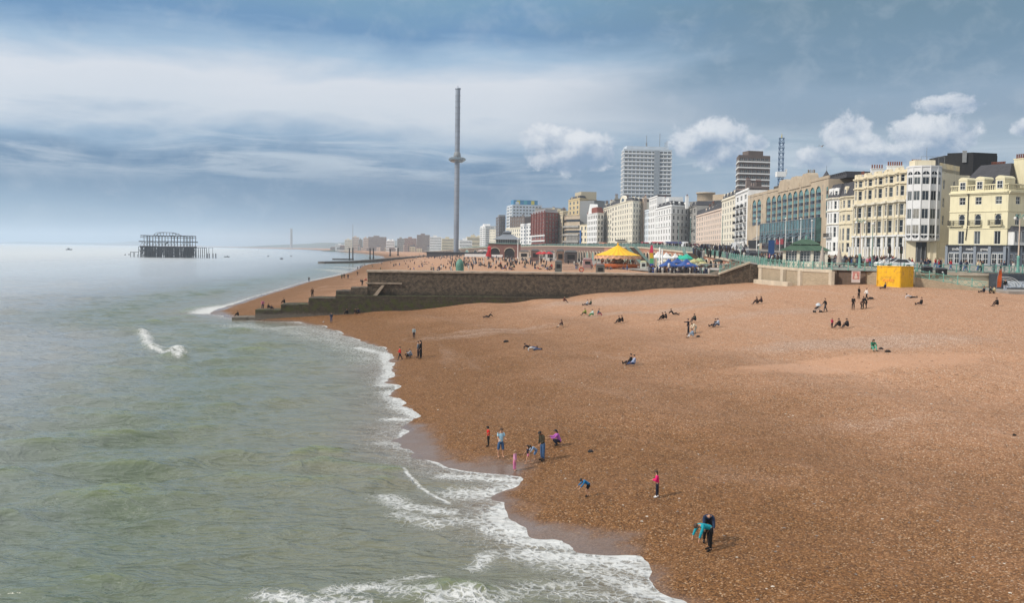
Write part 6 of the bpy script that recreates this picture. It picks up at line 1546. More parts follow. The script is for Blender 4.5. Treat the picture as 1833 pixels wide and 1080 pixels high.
for k in range(17):
    x = -hw+W*k/16
    for y in (-dep/2-(4 if abs(x) < hw*.72 else 0), dep/2):
        if rn.random() < .1: continue
        m.rod((x, y, zz(441)), (x+rn.uniform(-.4,.4), y, zz(421.5)-rn.uniform(0,.3)), .3, 5)
    if k < 16 and rn.random() < .8:
        for zt_ in (zz(432.8), zz(441.3)): m.path([(x, -dep/2-2, zt_-3.2),(x+1.3,-dep/2-2,zt_-.9),(x+W/32,-dep/2-2,zt_-.4),(x+W/16-1.3,-dep/2-2,zt_-.9),(x+W/16,-dep/2-2,zt_-3.2)], .14, 4)
tp_ = zz(422.4)
for y_ in (-dep/2-4, -dep/2, dep/2): m.rod((-hw,y_,tp_),(hw,y_,tp_),.15,4)
for x_ in (-hw, 0, hw): m.rod((x_,-dep/2-4,tp_),(x_,dep/2,tp_),.15,4)
obj('upper_columns', m, M_rust, pr_); m = MB()
for k in range(9):
    x = -hw*.52+W*.50*k/8
    y_ = -6+k*.0; t_ = (k/8-.5)*2; zt_ = zz(415.8)-abs(t_)**3*2.4
    m.rod((x,-6,zz(422)),(x,-6,zt_),.16,4); m.rod((x,6,zz(422)),(x,6,zt_),.16,4); m.rod((x,-6,zt_),(x,6,zt_),.16,4)
for y in (-6,6):
    m.path([(-hw*.56,y,zz(422)),(-hw*.52,y,zz(419)),(-hw*.42,y,zz(416.2)),(-hw*.2,y,zz(415.6)),(hw*.15,y,zz(415.8)),(hw*.34,y,zz(418)),(hw*.42,y,zz(420)),(hw*.46,y,zz(422))], .25, 4)
obj('roof_arch', m, M_rust, pr_); m = MB()
for k in range(46):
    x = rn.uniform(-hw, hw); y = rn.uniform(-dep/2, dep/2); l = rn.uniform(2, 9); m.rod((x,y,rn.uniform(0,zz(445))),(x+rn.uniform(-l,l),y,rn.uniform(1,zz(441))),rn.uniform(.1,.35),4)
m.rod((2-hw*.2,-4,zz(437)),(5-hw*.2,-4,zz(433)),.8,4); obj('fallen_girder', m, M_rust, pr_)
m = MB()
for (pa, pb, yt) in ((250,260,441.5),(236,250,451.5),(346,368,442)):
    xa, xb = (pa-302)*s_, (pb-302)*s_; m.rod((xa,0,zz(yt)),(xb,0,zz(yt)),.35,4); k = 3 if xb < 0 else 7
    for j in range(k): x = xa+(xb-xa)*j/(k-1); m.rod((x,0,-2),(x,0,zz(yt)),.3,5); m.rod((x+.6,8,-2),(x+.6,8,zz(yt+rn.uniform(0,4))),.25,5)
for px in (369,372.5,379,384): x = (px-302)*s_; m.rod((x,0,-2),(x,0,zz(452)),.55,6); 
m.rod((378.5-302)*s_ and ((378.5-302)*s_,0,-2),((378.5-302)*s_,0,zz(442)),.2,4); m.rod(((369-302)*s_,0,zz(442)),((380-302)*s_,0,zz(442)),.16,4)
obj('outer_piles', m, M_rust, pr_)
for k, (px, py, w_) in enumerate([(224,457,1.2),(231,456.5,1.4),(406,460.5,6),(480,459.5,1.6),(521,459.3,1.5),(504,464,3)]):
    p = pz(px, py, 0); tag(obj('wreck_stump', MB().box(-w_/2, w_/2, -.6, .6, -1.5, .9).rod((0,0,.5),(w_*.2,0,1.6),.25,5), M_rust, loc=p), 'dark stump of pier wreckage breaking the sea surface', 'pier stump', 'stumps of wreckage in the sea')
# small boat far out
p = pz(123, 447.6, 0); bt = empty('motor_boat', p, R(10), 'small dark motor boat far out at the left', 'boat'); L = 5.5
m = MB(); m.add([(-L,-1.3,.0),(L*.7,-1.3,0),(L*1.1,0,.1),(L*.7,1.3,0),(-L,1.3,0),(-L,-1.5,1.4),(L*.7,-1.6,1.7),(L*1.3,0,2.1),(L*.7,1.6,1.7),(-L,1.5,1.4)], [(0,1,6,5),(1,2,7,6),(2,3,8,7),(3,4,9,8),(4,0,5,9),(5,6,7,8,9)])
obj('hull', m, M_black, bt); obj('cabin', MB().box(-L*.4, L*.3, -1, 1, 1.5, 3.4).box(-L*.5,L*.35,-1.1,1.1,3.403,3.6), mat('boat_grey', (.16,.18,.2), .6), bt)
# chimney and mast far beyond, hills
p = wx(521.5, 6500); tag(obj('power_station_chimney', MB().lathe([(9,0),(7,zy(521.5,411,6500)),(9,zy(521.5,411,6500)+1),(9,zy(521.5,411,6500)+6)], 10), mat('hazy_concrete', (.30,.29,.28), .9), loc=(p,6500,0)), 'tall far chimney above the hazy hills', 'chimney')
p = wx(631.5, 2650); tag(obj('radio_mast', MB().rod((0,0,0),(0,0,zy(631.5,404,2650)),1.0,5,.5), M_grey, loc=(p,2650,4)), 'thin far mast rising over the shore blocks', 'mast')
def hill(name, label, pts, D, dep_, col, seed):
    m = MB(); r_ = random.Random(seed); xs = [p[0] for p in pts]; n = 60; V_ = []; rows = 4
    for j in range(rows):
        f = [0,.55,1,.4][j]; y = D+dep_*j/(rows-1)
        for i in range(n+1):
            px = xs[0]+(xs[-1]-xs[0])*i/n; py = float(np.interp(px, xs, [p[1] for p in pts])); z = max(0, zy(px, py, D)-4)*f+r_.uniform(-2,2)*f+ -2
            V_.append((wx(px, D)*(1+.0*j), y, z))
    m.add(V_, [(j*(n+1)+i, j*(n+1)+i+1, (j+1)*(n+1)+i+1, (j+1)*(n+1)+i) for j in range(rows-1) for i in range(n)], 0, True)
    tag(obj(name, m, mat(name+'_'+label, col, .95, var=.3, scale=.004)), kind='structure')
hill('hills', 'a', [(340,441.5),(380,438),(430,434),(470,433),(510,430),(540,431),(570,427),(600,427.5),(640,425),(700,426),(760,424),(900,425),(1000,440)], 8000, 2500, (.07,.085,.05), 1)
hill('hills', 'b', [(560,441),(640,437),(700,432),(770,427),(820,420),(850,419),(880,422),(960,420),(1100,430)], 2900, 900, (.055,.07,.04), 2)
hill('hills', 'c', [(-60,434),(-20,431),(30,432),(90,432.5),(150,434),(200,430),(240,432),(300,436),(345,441)], 13500, 1200, (.10,.11,.09), 3)
# ---------------------------------------------------------------- skyline extras
def crane():
    D = 430; x = wx(1393.5, D); zb = 14; zt = zy(1395, 247, D); o = empty('tower_crane_mast', (x, D, zb), 0, 'blue lattice crane mast with a white cab, behind the tan hotel', 'crane'); m = MB(); h = zt-zb; w_ = 1.0
    for sx in (-w_, w_):
        for sy in (-w_, w_): m.rod((sx,sy,0),(sx*.8,sy*.8,h),.13,4)
    n = int(h/2.2)
    for k in range(n):
        z, z2 = h*k/n, h*(k+1)/n
        for s1, s2 in (((-w_,-w_),(w_,-w_)),((w_,-w_),(w_,w_)),((w_,w_),(-w_,w_)),((-w_,w_),(-w_,-w_))): m.rod((*s1,z),(*s2,z2),.09,3); m.rod((*s1,z2),(*s2,z2),.09,3)
    obj('mast', m, mat('crane_blue', (.05,.11,.22), .5), o); zc = zy(1393, 312, D)-zb
    obj('cab', MB().box(-2.0,2.0,-1.4,1.4,zc-1.1,zc+1.1).box(1.8,2.6,-.6,.6,zc,zc+2.2), M_white, o); obj('top', MB().rod((0,0,h),(0,0,h+2),.3,5,.05), mat('crane_yellow', (.5,.4,.08), .6), o)
crane()
D = 300; x = wx(1448, D); zb = zy(1448, 327, D); o = empty('phone_mast', (x, D, zb), 0, 'cluster of upright phone antennas on a short mast over the tan hotel roof', 'antenna')
obj('pole', MB().rod((0,0,-4),(0,0,2.5),.25,6), M_grey, o); obj('bracket', MB().rod((-.9,0,1.6),(.9,0,1.6),.1,5).rod((0,-.9,1.6),(0,.9,1.6),.1,5).rod((0,0,.5),(-.9,0,1.6),.08,4).rod((0,0,.5),(.9,0,1.6),.08,4), M_grey, o)
for k in range(6): a = k*math.pi/3; obj('antenna', MB().box(-.14,.14,-.1,.1,1.2,3.9), mat('antenna_grey', (.24,.21,.18), .7), o, loc=(.95*math.cos(a),.95*math.sin(a),0), rz=a)
D = 420; x = wx(1475, D); o = empty('church_spire', (x, D, 12), 0, 'small dark pointed church spire behind the roofs', 'spire'); za, zc_ = zy(1475, 323, D)-12, zy(1475, 305, D)-12
obj('tower', MB().box(-2.2,2.2,-2.2,2.2,0,za), R_brown, o); obj('spire', MB().lathe([(2.6,za),(1.2,za+(zc_-za)*.55),(.02,zc_)], 8, smooth=False).rod((0,0,zc_),(0,0,zc_+2),.06,4), M_slate, o)
# ---------------------------------------------------------------- promenade furniture
D = 170; zpv = zprom(D); s_ = 1/ppm(D); pv_ = empty('shelter', (wx(1442,D), D, zpv), R(-18), 'seafront shelter with two-tier green metal roof and glazed sides', 'shelter')
M_groof = masonry('green_roof', (.07,.13,.085), (.05,.105,.07), (.03,.055,.04), .55, 30, .05, False, .5)
hw = 3.6; dp = 2.4; ez = 2.75
obj('roof', MB().add([(-hw-.7,-dp-.7,ez),(hw+.7,-dp-.7,ez),(hw+.7,dp+.7,ez),(-hw-.7,dp+.7,ez),(-hw*.6,-dp*.5,ez+1.05),(hw*.6,-dp*.5,ez+1.05),(hw*.6,dp*.5,ez+1.05),(-hw*.6,dp*.5,ez+1.05)], [(0,1,5,4),(1,2,6,5),(2,3,7,6),(3,0,4,7),(3,2,1,0)]), M_groof, pv_)
obj('upper_roof', MB().add([(-hw*.72,-dp*.65,ez+1.1),(hw*.72,-dp*.65,ez+1.1),(hw*.72,dp*.65,ez+1.1),(-hw*.72,dp*.65,ez+1.1),(-hw*.2,0,ez+2.0),(hw*.2,0,ez+2.0)], [(0,1,5,4),(1,2,5),(2,3,4,5),(3,0,4),(3,2,1,0)]), M_groof, pv_)
obj('finial', MB().lathe([(.2,ez+1.95),(.1,ez+2.2),(.18,ez+2.35),(0,ez+2.6)], 8), M_turq, pv_)
for sx in (-1,-.33,.33,1): obj('pier', MB().box(-.25,.25,-.2,.2,0,ez), R_pale, pv_, loc=(sx*hw*.95,-dp,0))
obj('glazing', MB().box(-hw*.9,hw*.9,-dp+.1,-dp+.16,.9,ez-.2), GL[1], pv_); obj('panel', MB().box(-hw*.9,hw*.9,-dp+.05,-dp+.2,0,.898), R_pale, pv_)
m = MB()
for k in range(14): x = -hw*.9+hw*1.8*k/13; m.box(x-.03,x+.03,-dp+.04,-dp+.098,.9,ez-.2)
for z in (1.35,1.85,2.3): m.box(-hw*.9,hw*.9,-dp+.05,-dp+.097,z,z+.05)
obj('glazing_bar', m, M_frame, pv_); obj('side_wall', MB().box(-hw,-hw+.15,-dp+.2,dp,0,ez).box(hw-.15,hw,-dp+.2,dp,0,ez), R_pale, pv_)
def lamp(px, ytop, D, label, style=0, zb=None, sc=1.0):
    zb = zprom(D) if zb is None else zb; x = wx(px, D); h = zy(px, ytop, D)-zb; o = empty('street_lamp', (x, D, zb), 0, label, 'street lamp', 'lamp posts of the promenade')
    if style == 0:
        obj('base', MB().lathe([(.3,0),(.3,.3),(.22,.5),(.2,h*.25),(.26,h*.27),(.14,h*.29)], 10), M_turq, o); obj('pole', MB().lathe([(.12,h*.29),(.10,h*.7),(.07,h*.93)], 8), mat('lamp_cream', (.62,.50,.40), .6), o)
        obj('arms', MB().path([(-.75,0,h*.93),(-.5,0,h*.98),(0,0,h*.9),(.5,0,h*.98),(.75,0,h*.93)], .05, 5).rod((0,0,h*.9),(0,0,h),.05,5), M_turq, o)
        for sx in (-.75,.75): obj('lantern', MB().lathe([(.05,.1),(.22,0),(.2,-.25),(.08,-.42),(0,-.44)], 8, (sx,0,h*.93)), mat('lamp_glass', (.7,.7,.66), .3), o)
    else:
        obj('pole', MB().lathe([(.11,0),(.09,h*.5),(.06,h)], 6), [M_white, M_turqd, M_grey][style-1], o); obj('lantern', MB().lathe([(0,-.1),(.3,.0),(.24,.2),(0,.35)], 8, (0,0,h)), mat('lamp_glass', (.7,.7,.66)), o)
lamp(1539, 391, 166, 'tall cream lamp post with twin lanterns in front of the long cream hotel'); lamp(1823, 382, 152.5, 'tall lamp post with twin lanterns at far right edge before the yellow building')
lamp(1405, 392, 240, 'white lamp post in front of the teal glass facade, left one', 1); lamp(1432, 393, 235, 'white lamp post in front of the teal glass facade, middle one', 1); lamp(1452, 396, 225, 'white lamp post in front of the teal glass facade, right one', 1)
lamp(1354, 393, 255, 'white lamp post before the left end of the tan hotel', 1); lamp(1292, 386, 300, 'tall lamp post before the pinkish terrace', 2); lamp(1214, 398, 390, 'lamp post before the big white corner hotel', 2)
lamp(1090, 400, 520, 'lamp post before the big cream block', 2); lamp(1326, 436, 186, 'short turquoise lamp post by the railing above groyne ramp', 2); lamp(1358, 440, 179.5, 'short yellowish lamp post at the corner of sea wall', 2)
lamp(1561, 402, 163, 'slim lamp post left of the traffic signals', 2); lamp(1235, 390, 360, 'lamp post near right edge of the white corner hotel', 2)
for px, D, lb in ((1592,160,'traffic signal beside the white car'),(1613,161,'traffic signal nearest the round tower')):
    o = empty('traffic_light', (wx(px,D), D, zprom(D)), 0, lb, 'traffic light'); obj('pole', MB().rod((0,0,0),(0,0,2.8),.06,6), M_black, o)
    hd = obj('signal_head', MB().box(-.17,.17,-.15,.1,2.7,3.7).box(-.26,.26,-.02,.0,2.62,3.8), M_black, o)
    for k, c in enumerate(((.09,.01,.01),(.08,.05,.01),(.01,.06,.03))): obj('signal_lens', MB().lathe([(0,0),(.1,.0),(.11,.06),(0,.07)], 8, (0,0,0)), mat('lens_%d' % k, c, .3, var=0), hd, loc=(0,-.16,3.5-k*.3)).rotation_euler = (math.pi/2,0,0)
# vehicles
def car(p, rz, label, col, van=False, cat='car', sc=1.0):
    o = empty('parked_car' if not van else 'van', p, rz, label, cat, 'vehicles on the seafront road'); o.scale = (sc,)*3; m = MB()
    if van: prof = [(-2.5,.35),(2.4,.35),(2.5,.9),(2.3,1.25),(1.5,2.1),(1.2,2.25),(-2.4,2.25),(-2.5,2.0)]
    else: prof = [(-2.1,.35),(2.1,.35),(2.15,.7),(1.95,.88),(1.05,1.0),(.3,1.45),(-1.1,1.48),(-1.75,1.05),(-2.1,.95)]
    n = len(prof); w_ = .9; m.add([(x,-w_ if z < 1.05 else -w_*.86,z) for x, z in prof]+[(x,w_ if z < 1.05 else w_*.86,z) for x, z in prof], [tuple(range(n)), tuple(range(2*n-1,n-1,-1))]+[(i,i+n,(i+1)%n+n,(i+1)%n) for i in range(n)])
    obj('body', m, mat('car_%d_%d_%d' % tuple(int(c*100) for c in col), col, .25, var=.03, spec=.7), o); g = MB()
    if van: g.add([(2.28,-.75,1.28),(2.28,.75,1.28),(1.53,.7,2.08),(1.53,-.7,2.08)], [(0,1,2,3)]); g.box(.5,1.5,-.93,-.79,1.3,1.9); g.box(.5,1.5,.79,.93,1.3,1.9)
    else:
        for sy in (-1,1): g.add([(-1.55,sy*.885,1.02),(.85,sy*.885,1.02),(.22,sy*.795,1.40),(-1.05,sy*.795,1.42)], [(0,1,2,3)])
        g.add([(1.0,-.7,1.03),(1.0,.7,1.03),(.36,.66,1.43),(.36,-.66,1.43)], [(0,1,2,3)]); g.add([(-1.72,-.7,1.08),(-1.72,.7,1.08),(-1.16,.66,1.45),(-1.16,-.66,1.45)], [(3,2,1,0)])
    for i, v in enumerate(g.v): g.v[i] = (v[0]*1.004, v[1]*1.01, v[2]+.01)
    obj('windows', g, GL[3], o)
    for x in (-1.35,1.35):
        for y in (-.85,.85):
            wh = obj('wheel', MB().lathe([(0,-.1),(.31,-.1),(.34,0),(.31,.1),(0,.1)], 14), M_black, o, loc=(x,y,.34)); wh.rotation_euler = (math.pi/2,0,0)
            rim = obj('rim', MB().lathe([(0,-.115),(.19,-.11),(.19,.11),(0,.115)], 10), M_grey, wh)
    for y in (-.6,.6): obj('headlight', MB().box(2.1,2.17,-.15,.15,.66,.82), M_white, o, loc=(0,y,0))
zc = lambda D: zprom(D)
car((wx(1594,168),168,zc(168)), R(190), 'white car behind the yellow container, left of the pair', (.75,.76,.76), sc=1.15); car((wx(1611,166),166,zc(166)), R(150), 'white car behind the yellow container, right of the pair', (.7,.72,.73), sc=1.1)
for k, (px, D, c, lb, v) in enumerate([(1344,230,(.04,.04,.05),'black taxi on the road below tan hotel, left one',0),(1366,222,(.03,.03,.035),'black taxi on the road below tan hotel, right one',0),(1262,330,(.3,.3,.32),'grey car near the pinkish terrace',0),(1300,300,(.05,.09,.2),'blue car near the balconied white building',0),(1225,420,(.7,.7,.7),'white van by the big white corner hotel',1),(1245,390,(.35,.03,.03),'red car by the narrow dark house',0),(1180,500,(.1,.1,.12),'dark car before the big white corner hotel',0),(1330,262,(.5,.5,.5),'silver car by the tan hotel',0),(1317,285,(.6,.6,.6),'white van before the balconied white building',1)]):
    car((wx(px,D),D,zc(D)), R(95), lb, c, bool(v), 'van' if v else 'car', 1.1)
D = 205; o = empty('banner_totem', (wx(1380.5,D), D, zprom(D)), R(-8), 'tall dark blue banner panel beside the green-roofed shelter', 'banner'); obj('panel', MB().box(-.62,.62,-.08,.08,.2,zy(1380,430,D)-zprom(D)), mat('totem_blue', (.025,.07,.19), .5, var=.1), o); obj('foot', MB().box(-.8,.8,-.3,.3,0,.198), M_grey, o)
for px, D, yt, yb, lb in ((1472,163,441,474,'closed grey parasol right of the green-roofed shelter'),(1502.5,165,440,474,'closed pale parasol in front of the cream narrow house')):
    o = empty('closed_parasol', (wx(px,D),D,zprom(D)), 0, lb, 'parasol'); h = zy(px,yt,D)-zprom(D); obj('canopy', MB().lathe([(.42,.5),(.5,.7),(.34,h*.6),(.12,h*.93),(0,h)], 9, smooth=False), mat('parasol_grey', (.42,.36,.31), .9, var=.15, scale=3), o); obj('pole', MB().rod((0,0,0),(0,0,.6),.06,6), M_grey, o)
o = empty('shipping_container', (0,0,0), 0, 'yellow shipping container standing on the shingle under the promenade', 'container')
Dc = 146.0; pL, pM, pR_ = Vector((*pt(1572,147.5),0)), Vector((*pt(1613,144.5),0)), Vector((*pt(1635,146.8),0)); zb = gz1(*pt(1600,145.5))-.12; zt = zy(1613, 477.0, 144.5); o.location = (pM.x,pM.y,zb); hC = zt-zb
M_yc = mat('container_yellow', (.80,.44,.012), .55, var=.08, scale=.8, var2=((.55,.28,.03), 1.5))
def corr(a, b_, mi=0):
    d = b_-a; L = d.length; d.normalize(); n = Vector((d.y,-d.x,0)); k = int(L/.28); V_ = []
    for i in range(k+1):
        q = a+d*(L*i/k)+n*(.05 if i % 2 else 0); V_ += [(q.x,q.y,.15),(q.x,q.y,hC-.12)]
    m = MB(); m.add(V_, [(2*i,2*i+2,2*i+3,2*i+1) for i in range(k)]); return m
aL, aM, aR = pL-pM, Vector((0,0,0)), pR_-pM; aB = aL+aR; 
obj('front_panel', corr(aL, aM), M_yc, o); obj('side_panel', corr(aM, aR), M_yc, o); obj('back_panel', corr(aR, aB), M_yc, o); obj('end_panel', corr(aB, aL), M_yc, o)
m = MB(); m.prism([(p.x,p.y) for p in (aL,aM,aR,aB)], hC-.118, hC+.02); obj('roof', m, mat('container_roof', (.22,.16,.08), .8), o)
m = MB()
for p in (aL,aM,aR,aB): m.box(p.x-.09,p.x+.09,p.y-.09,p.y+.09,0,hC+.03)
for a, b_ in ((aL,aM),(aM,aR)): m.rod((a.x,a.y,.1),(b_.x,b_.y,.1),.1,4); m.rod((a.x,a.y,hC-.05),(b_.x,b_.y,hC-.05),.09,4)
obj('frame', m, M_yc, o); dv_ = (aM-aL).normalized(); nv_ = Vector((dv_.y,-dv_.x,0)); c = aL+dv_*((aM-aL).length*.5)+nv_*.07
obj('faded_mark', MB().box(-.9,.9,-.005,0,.9,1.25), mat('faded_orange', (.78,.32,.03), .6, var=.3, scale=4), o, loc=(c.x,c.y,0), rz=math.atan2(dv_.y,dv_.x))
for px, py, lb in ((1660,479,'black bin above the ramp, left of two'),(1686,482,'black bin with a white mark above the ramp, right of two')):
    D = 148.8; z_ = zy(px, py+11.5, D); o = empty('waste_bin', (wx(px,D),D,z_), 0, lb, 'bin'); w_ = 8/ppm(D)
    obj('body', MB().box(-w_,w_,-.5,.5,.1,.95), M_black, o); obj('lid', MB().add([(-w_*1.05,-.55,.953),(w_*1.05,-.55,.953),(w_*1.05,.55,1.1),(-w_*1.05,.55,1.1),(-w_*1.05,-.55,.99),(w_*1.05,-.55,.99),(w_*1.05,.55,1.2),(-w_*1.05,.55,1.2)], [(0,1,5,4),(4,5,6,7),(1,2,6,5),(2,3,7,6),(3,0,4,7)]), M_black, o)
    if px > 1670: obj('mark', MB().lathe([(0,0),(.13,0),(.12,.02),(0,.03)], 9, (0,0,0)), M_white, o, loc=(0,-.505,.5)).rotation_euler = (math.pi/2,0,0)
# beach kiosk with white arcs on dark front
D = 146; xk = wx(1795, D); zb = 7.76; kh = zy(1800, 491.5, D)-zb; o = empty('beach_kiosk', (xk, D, zb), 0, 'dark beach kiosk under the railing with white arcs painted on its front', 'kiosk')
obj('body', MB().box(0,14,0,4,0,kh), mat('kiosk_dark', (.045,.055,.07), .6, var=.2), o); 
for k, r_ in enumerate((2.4,2.0,1.6,1.2)): m = MB(); m.path([(.1+r_*math.cos(a)+.3,-.03,kh*.15+r_*math.sin(a)*.62) for a in np.linspace(.05, 1.75, 10)], .05, 4); obj('painted_arc', m, M_white, o)
obj('mural_panel', MB().box(.3,3.6,-.04,-.01,.2,1.2), mat('mural_pale', (.45,.50,.56), .6, var=.35, scale=2.5), o); obj('counter', MB().box(5,12,-.6,-.01,.9,1.05), M_white, o); obj('hatch', MB().box(5,12,-.02,.1,1.06,2.0), M_dark, o)
D = 144.3; p = Vector((wx(1786,D), D, 7.7)); o = empty('feather_flag', p, R(10), 'orange feather flag beside the beach kiosk', 'flag'); fh = zy(1790,482,D)-7.7
obj('pole', MB().path([(0,0,0),(.05,0,fh*.5),(.3,0,fh*.9),(.62,0,fh)], .035, 5), M_grey, o)
def feather(fh, w_): 
    m = MB(); zs_ = np.linspace(.12,1,10); V_ = []
    for q in zs_: xl = .05+.55*max(0,q-.45)**1.6*1.6; V_ += [(xl,-.015+.05*math.sin(q*9),fh*q),(xl+w_*(1-max(0,q-.75)*2.2),.015+.05*math.sin(q*9+1),fh*q)]
    return m.add(V_, [(2*i,2*i+1,2*i+3,2*i+2) for i in range(9)])
obj('sail', feather(fh,.72), mat('flag_orange', (.70,.12,.02), .7, var=.15), o)
D = 236.; z_ = 7.7; p = Vector((wx(1171,D),D,z_)); o = empty('feather_flag', p, R(170), 'rainbow feather flag in pink, yellow and blue by the white tents', 'flag'); fh = zy(1173,439,D)-z_
obj('pole', MB().path([(0,0,0),(.05,0,fh*.5),(.3,0,fh*.9),(.62,0,fh)], .05, 5), M_grey, o); m = feather(fh, .95); m.mi = [0,0,1,1,2,2,3,3,3]; obj('sail', m, [mat('flag_indigo',(.05,.06,.30),.7),mat('flag_green',(.08,.35,.15),.7),mat('flag_gold',(.65,.40,.03),.7),mat('flag_pink',(.6,.04,.10),.7)], o)
# ---------------------------------------------------------------- carousel
D = 292; cx_ = wx(1106, D); zb = 7.7; s_ = 1/ppm(D); o = empty('carousel', (cx_, D, zb), 0, 'fairground carousel with yellow canopy and orange rounding boards', 'carousel'); Rr = 41*s_
zE = zy(1106,458,D)-zb; zA = zy(1106,438.5,D)-zb; ns = 24; M_yel = mat('canopy_yellow', (.82,.52,.02), .7, var=.04); M_yel2 = mat('canopy_orange', (.78,.40,.015), .7, var=.04)
m = MB()
for k in range(ns*2):
    a0_, a1_ = math.pi*k/ns, math.pi*(k+1)/ns; r1_, r2_ = Rr*.98, Rr*.98
    p = [(0,0,zA),(Rr*.5*math.cos(a0_),Rr*.5*math.sin(a0_),zE+(zA-zE)*.42),(Rr*.5*math.cos(a1_),Rr*.5*math.sin(a1_),zE+(zA-zE)*.42)]; m.add(p, [(0,1,2)], k % 2)
    q = [p[1],(Rr*math.cos(a0_),Rr*math.sin(a0_),zE+.1),(Rr*math.cos(a1_),Rr*math.sin(a1_),zE+.1),p[2]]; m.add(q, [(0,1,2,3)], k % 2)
cn = obj('canopy', m, [M_yel, M_yel2], o); obj('finial', MB().lathe([(.2,zA-.1),(.3,zA+.2),(.05,zA+.7),(0,zA+.9)], 8), M_yel2, cn)
m = MB()
for k in range(ns):
    a0_, a1_ = 2*math.pi*k/ns, 2*math.pi*(k+1)/ns; V_ = []
    for j in range(5):
        a = a0_+(a1_-a0_)*j/4; dip = .28*math.sin(math.pi*j/4); V_ += [(Rr*1.01*math.cos(a),Rr*1.01*math.sin(a),zE+.15-dip),(Rr*1.03*math.cos(a),Rr*1.03*math.sin(a),zE-.75-dip)]
    m.add(V_, [(2*j,2*j+1,2*j+3,2*j+2) for j in range(4)], 0)
obj('rounding_board', m, mat('board_terracotta', (.62,.34,.20), .6, var=.3, scale=1.5), o)
obj('platform', MB().lathe([(0,.0),(Rr*.86,0),(Rr*.86,1.0),(Rr*.86,1.15),(0,1.2)], 40), mat('platform_orange', (.52,.13,.04), .7, var=.2, scale=1), o)
obj('centre_drum', MB().lathe([(1.6,1.2),(1.7,zE-.5)], 16), mat('drum_cream', (.48,.38,.26), .6, var=.5, scale=2), o); obj('inner_board', MB().lathe([(Rr*.7,zE-.1),(Rr*.68,zE-.7)], 30), M_yel, o)
for k in range(16):
    a = 2*math.pi*k/16; r_ = Rr*(.72 if k % 2 else .52); ph = obj('ride_pole', MB().rod((0,0,1.15),(0,0,zE-.2),.05,5), mat('brass', (.5,.33,.1), .3, metal=.6), o, loc=(r_*math.cos(a),r_*math.sin(a),0), rz=a+math.pi/2)
    h = MB(); zz_ = 1.7+.35*math.sin(k*2.3); h.rod((-.5,0,zz_),(.45,0,zz_+.05),.24,8,.2); h.rod((.4,0,zz_+.1),(.72,0,zz_+.7),.14,6,.1); h.rod((.7,0,zz_+.7),(1.0,0,zz_+.5),.11,6,.07)
    for sx, sy in ((-.45,-.12),(-.45,.12),(.4,-.12),(.4,.12)): h.rod((sx,sy,zz_),(sx+(.2 if sx > 0 else -.2),sy,zz_-.55),.06,5)
    h.rod((-.5,0,zz_+.1),(-.85,0,zz_-.3),.06,5,.02); obj('carousel_horse', h, [mat('horse_cream', (.62,.5,.36), .5), mat('horse_brown', (.28,.10,.05), .5)][k % 2], ph)
obj('perimeter_fence', MB().lathe([(Rr*1.0,.9),(Rr*1.0,1.0)], 30).path([(Rr*math.cos(a),Rr*math.sin(a),0 if i % 2 else 1) for i, a in enumerate(np.linspace(0, 2*math.pi, 60))], .04, 3), mat('fence_orange', (.5,.16,.05), .7), o)
# ---------------------------------------------------------------- tents and parasols of the beach bar
M_blue = mat('canvas_blue', (.035,.09,.30), .8, var=.1); M_tent = mat('tent_white', (.75,.75,.74), .8, var=.04); M_tgr = mat('canvas_green', (.03,.40,.28), .8, var=.1)
def tent(px, ya, ye, wpx, D, label, m_, cat='gazebo', grp=None, zb=7.7):
    x = wx(px, D); w_ = wpx/2/ppm(D); zA_, zE_ = zy(px, ya, D)-zb, zy(px, ye, D)-zb; o = empty('gazebo', (x,D,zb), R(12), label, cat, grp)
    m = MB(); q = [(-w_,-w_),(w_,-w_),(w_,w_),(-w_,w_)]; mid = [(a*.4,b_*.4) for a, b_ in q]; zm = zE_+(zA_-zE_)*.42
    m.add([(a,b_,zE_) for a, b_ in q]+[(a,b_,zm) for a, b_ in mid]+[(0,0,zA_)], [(0,1,5,4),(1,2,6,5),(2,3,7,6),(3,0,4,7),(4,5,8),(5,6,8),(6,7,8),(7,4,8)])
    for a, b_ in zip(q, q[1:]+q[:1]): m.quad((a[0],a[1],zE_),(b_[0],b_[1],zE_),(b_[0],b_[1],zE_-.3),(a[0],a[1],zE_-.3))
    obj('canopy', m, m_, o)
    for a, b_ in q: obj('pole', MB().rod((a*.97,b_*.97,0),(a*.97,b_*.97,zE_),.05,5), M_white, o)
    return o
tent(1197,463,475.5,26,222,'blue gazebo canopy at the beach bar, left one',M_blue); bt_ = tent(1229,463,476,32,222,'blue gazebo canopy with a pink mark at the beach bar, right one',M_blue); tent(1213,461,470,20,236,'small blue gazebo canopy behind the other two',M_blue)
tent(1178,450,461,22,262,'white peaked tent at the left of the beach bar',M_tent); tent(1193,452,462,22,262,'white peaked tent in the middle of the beach bar',M_tent); tent(1209,453,461,12,262,'small white peaked tent at the right of the beach bar',M_tent); tent(1190,464,468,20,248,'low cream tent under the white peaked tents',mat('tent_cream',(.62,.58,.46),.8))
w_ = 2.0; obj('mark', MB().lathe([(0,0),(.5,0),(.45,.03),(0,.04)], 10), mat('pink_mark',(.7,.35,.38),.6), bt_, loc=(0,-1.35,zy(1229,474,222)-7.7)).rotation_euler = (R(58),0,0)
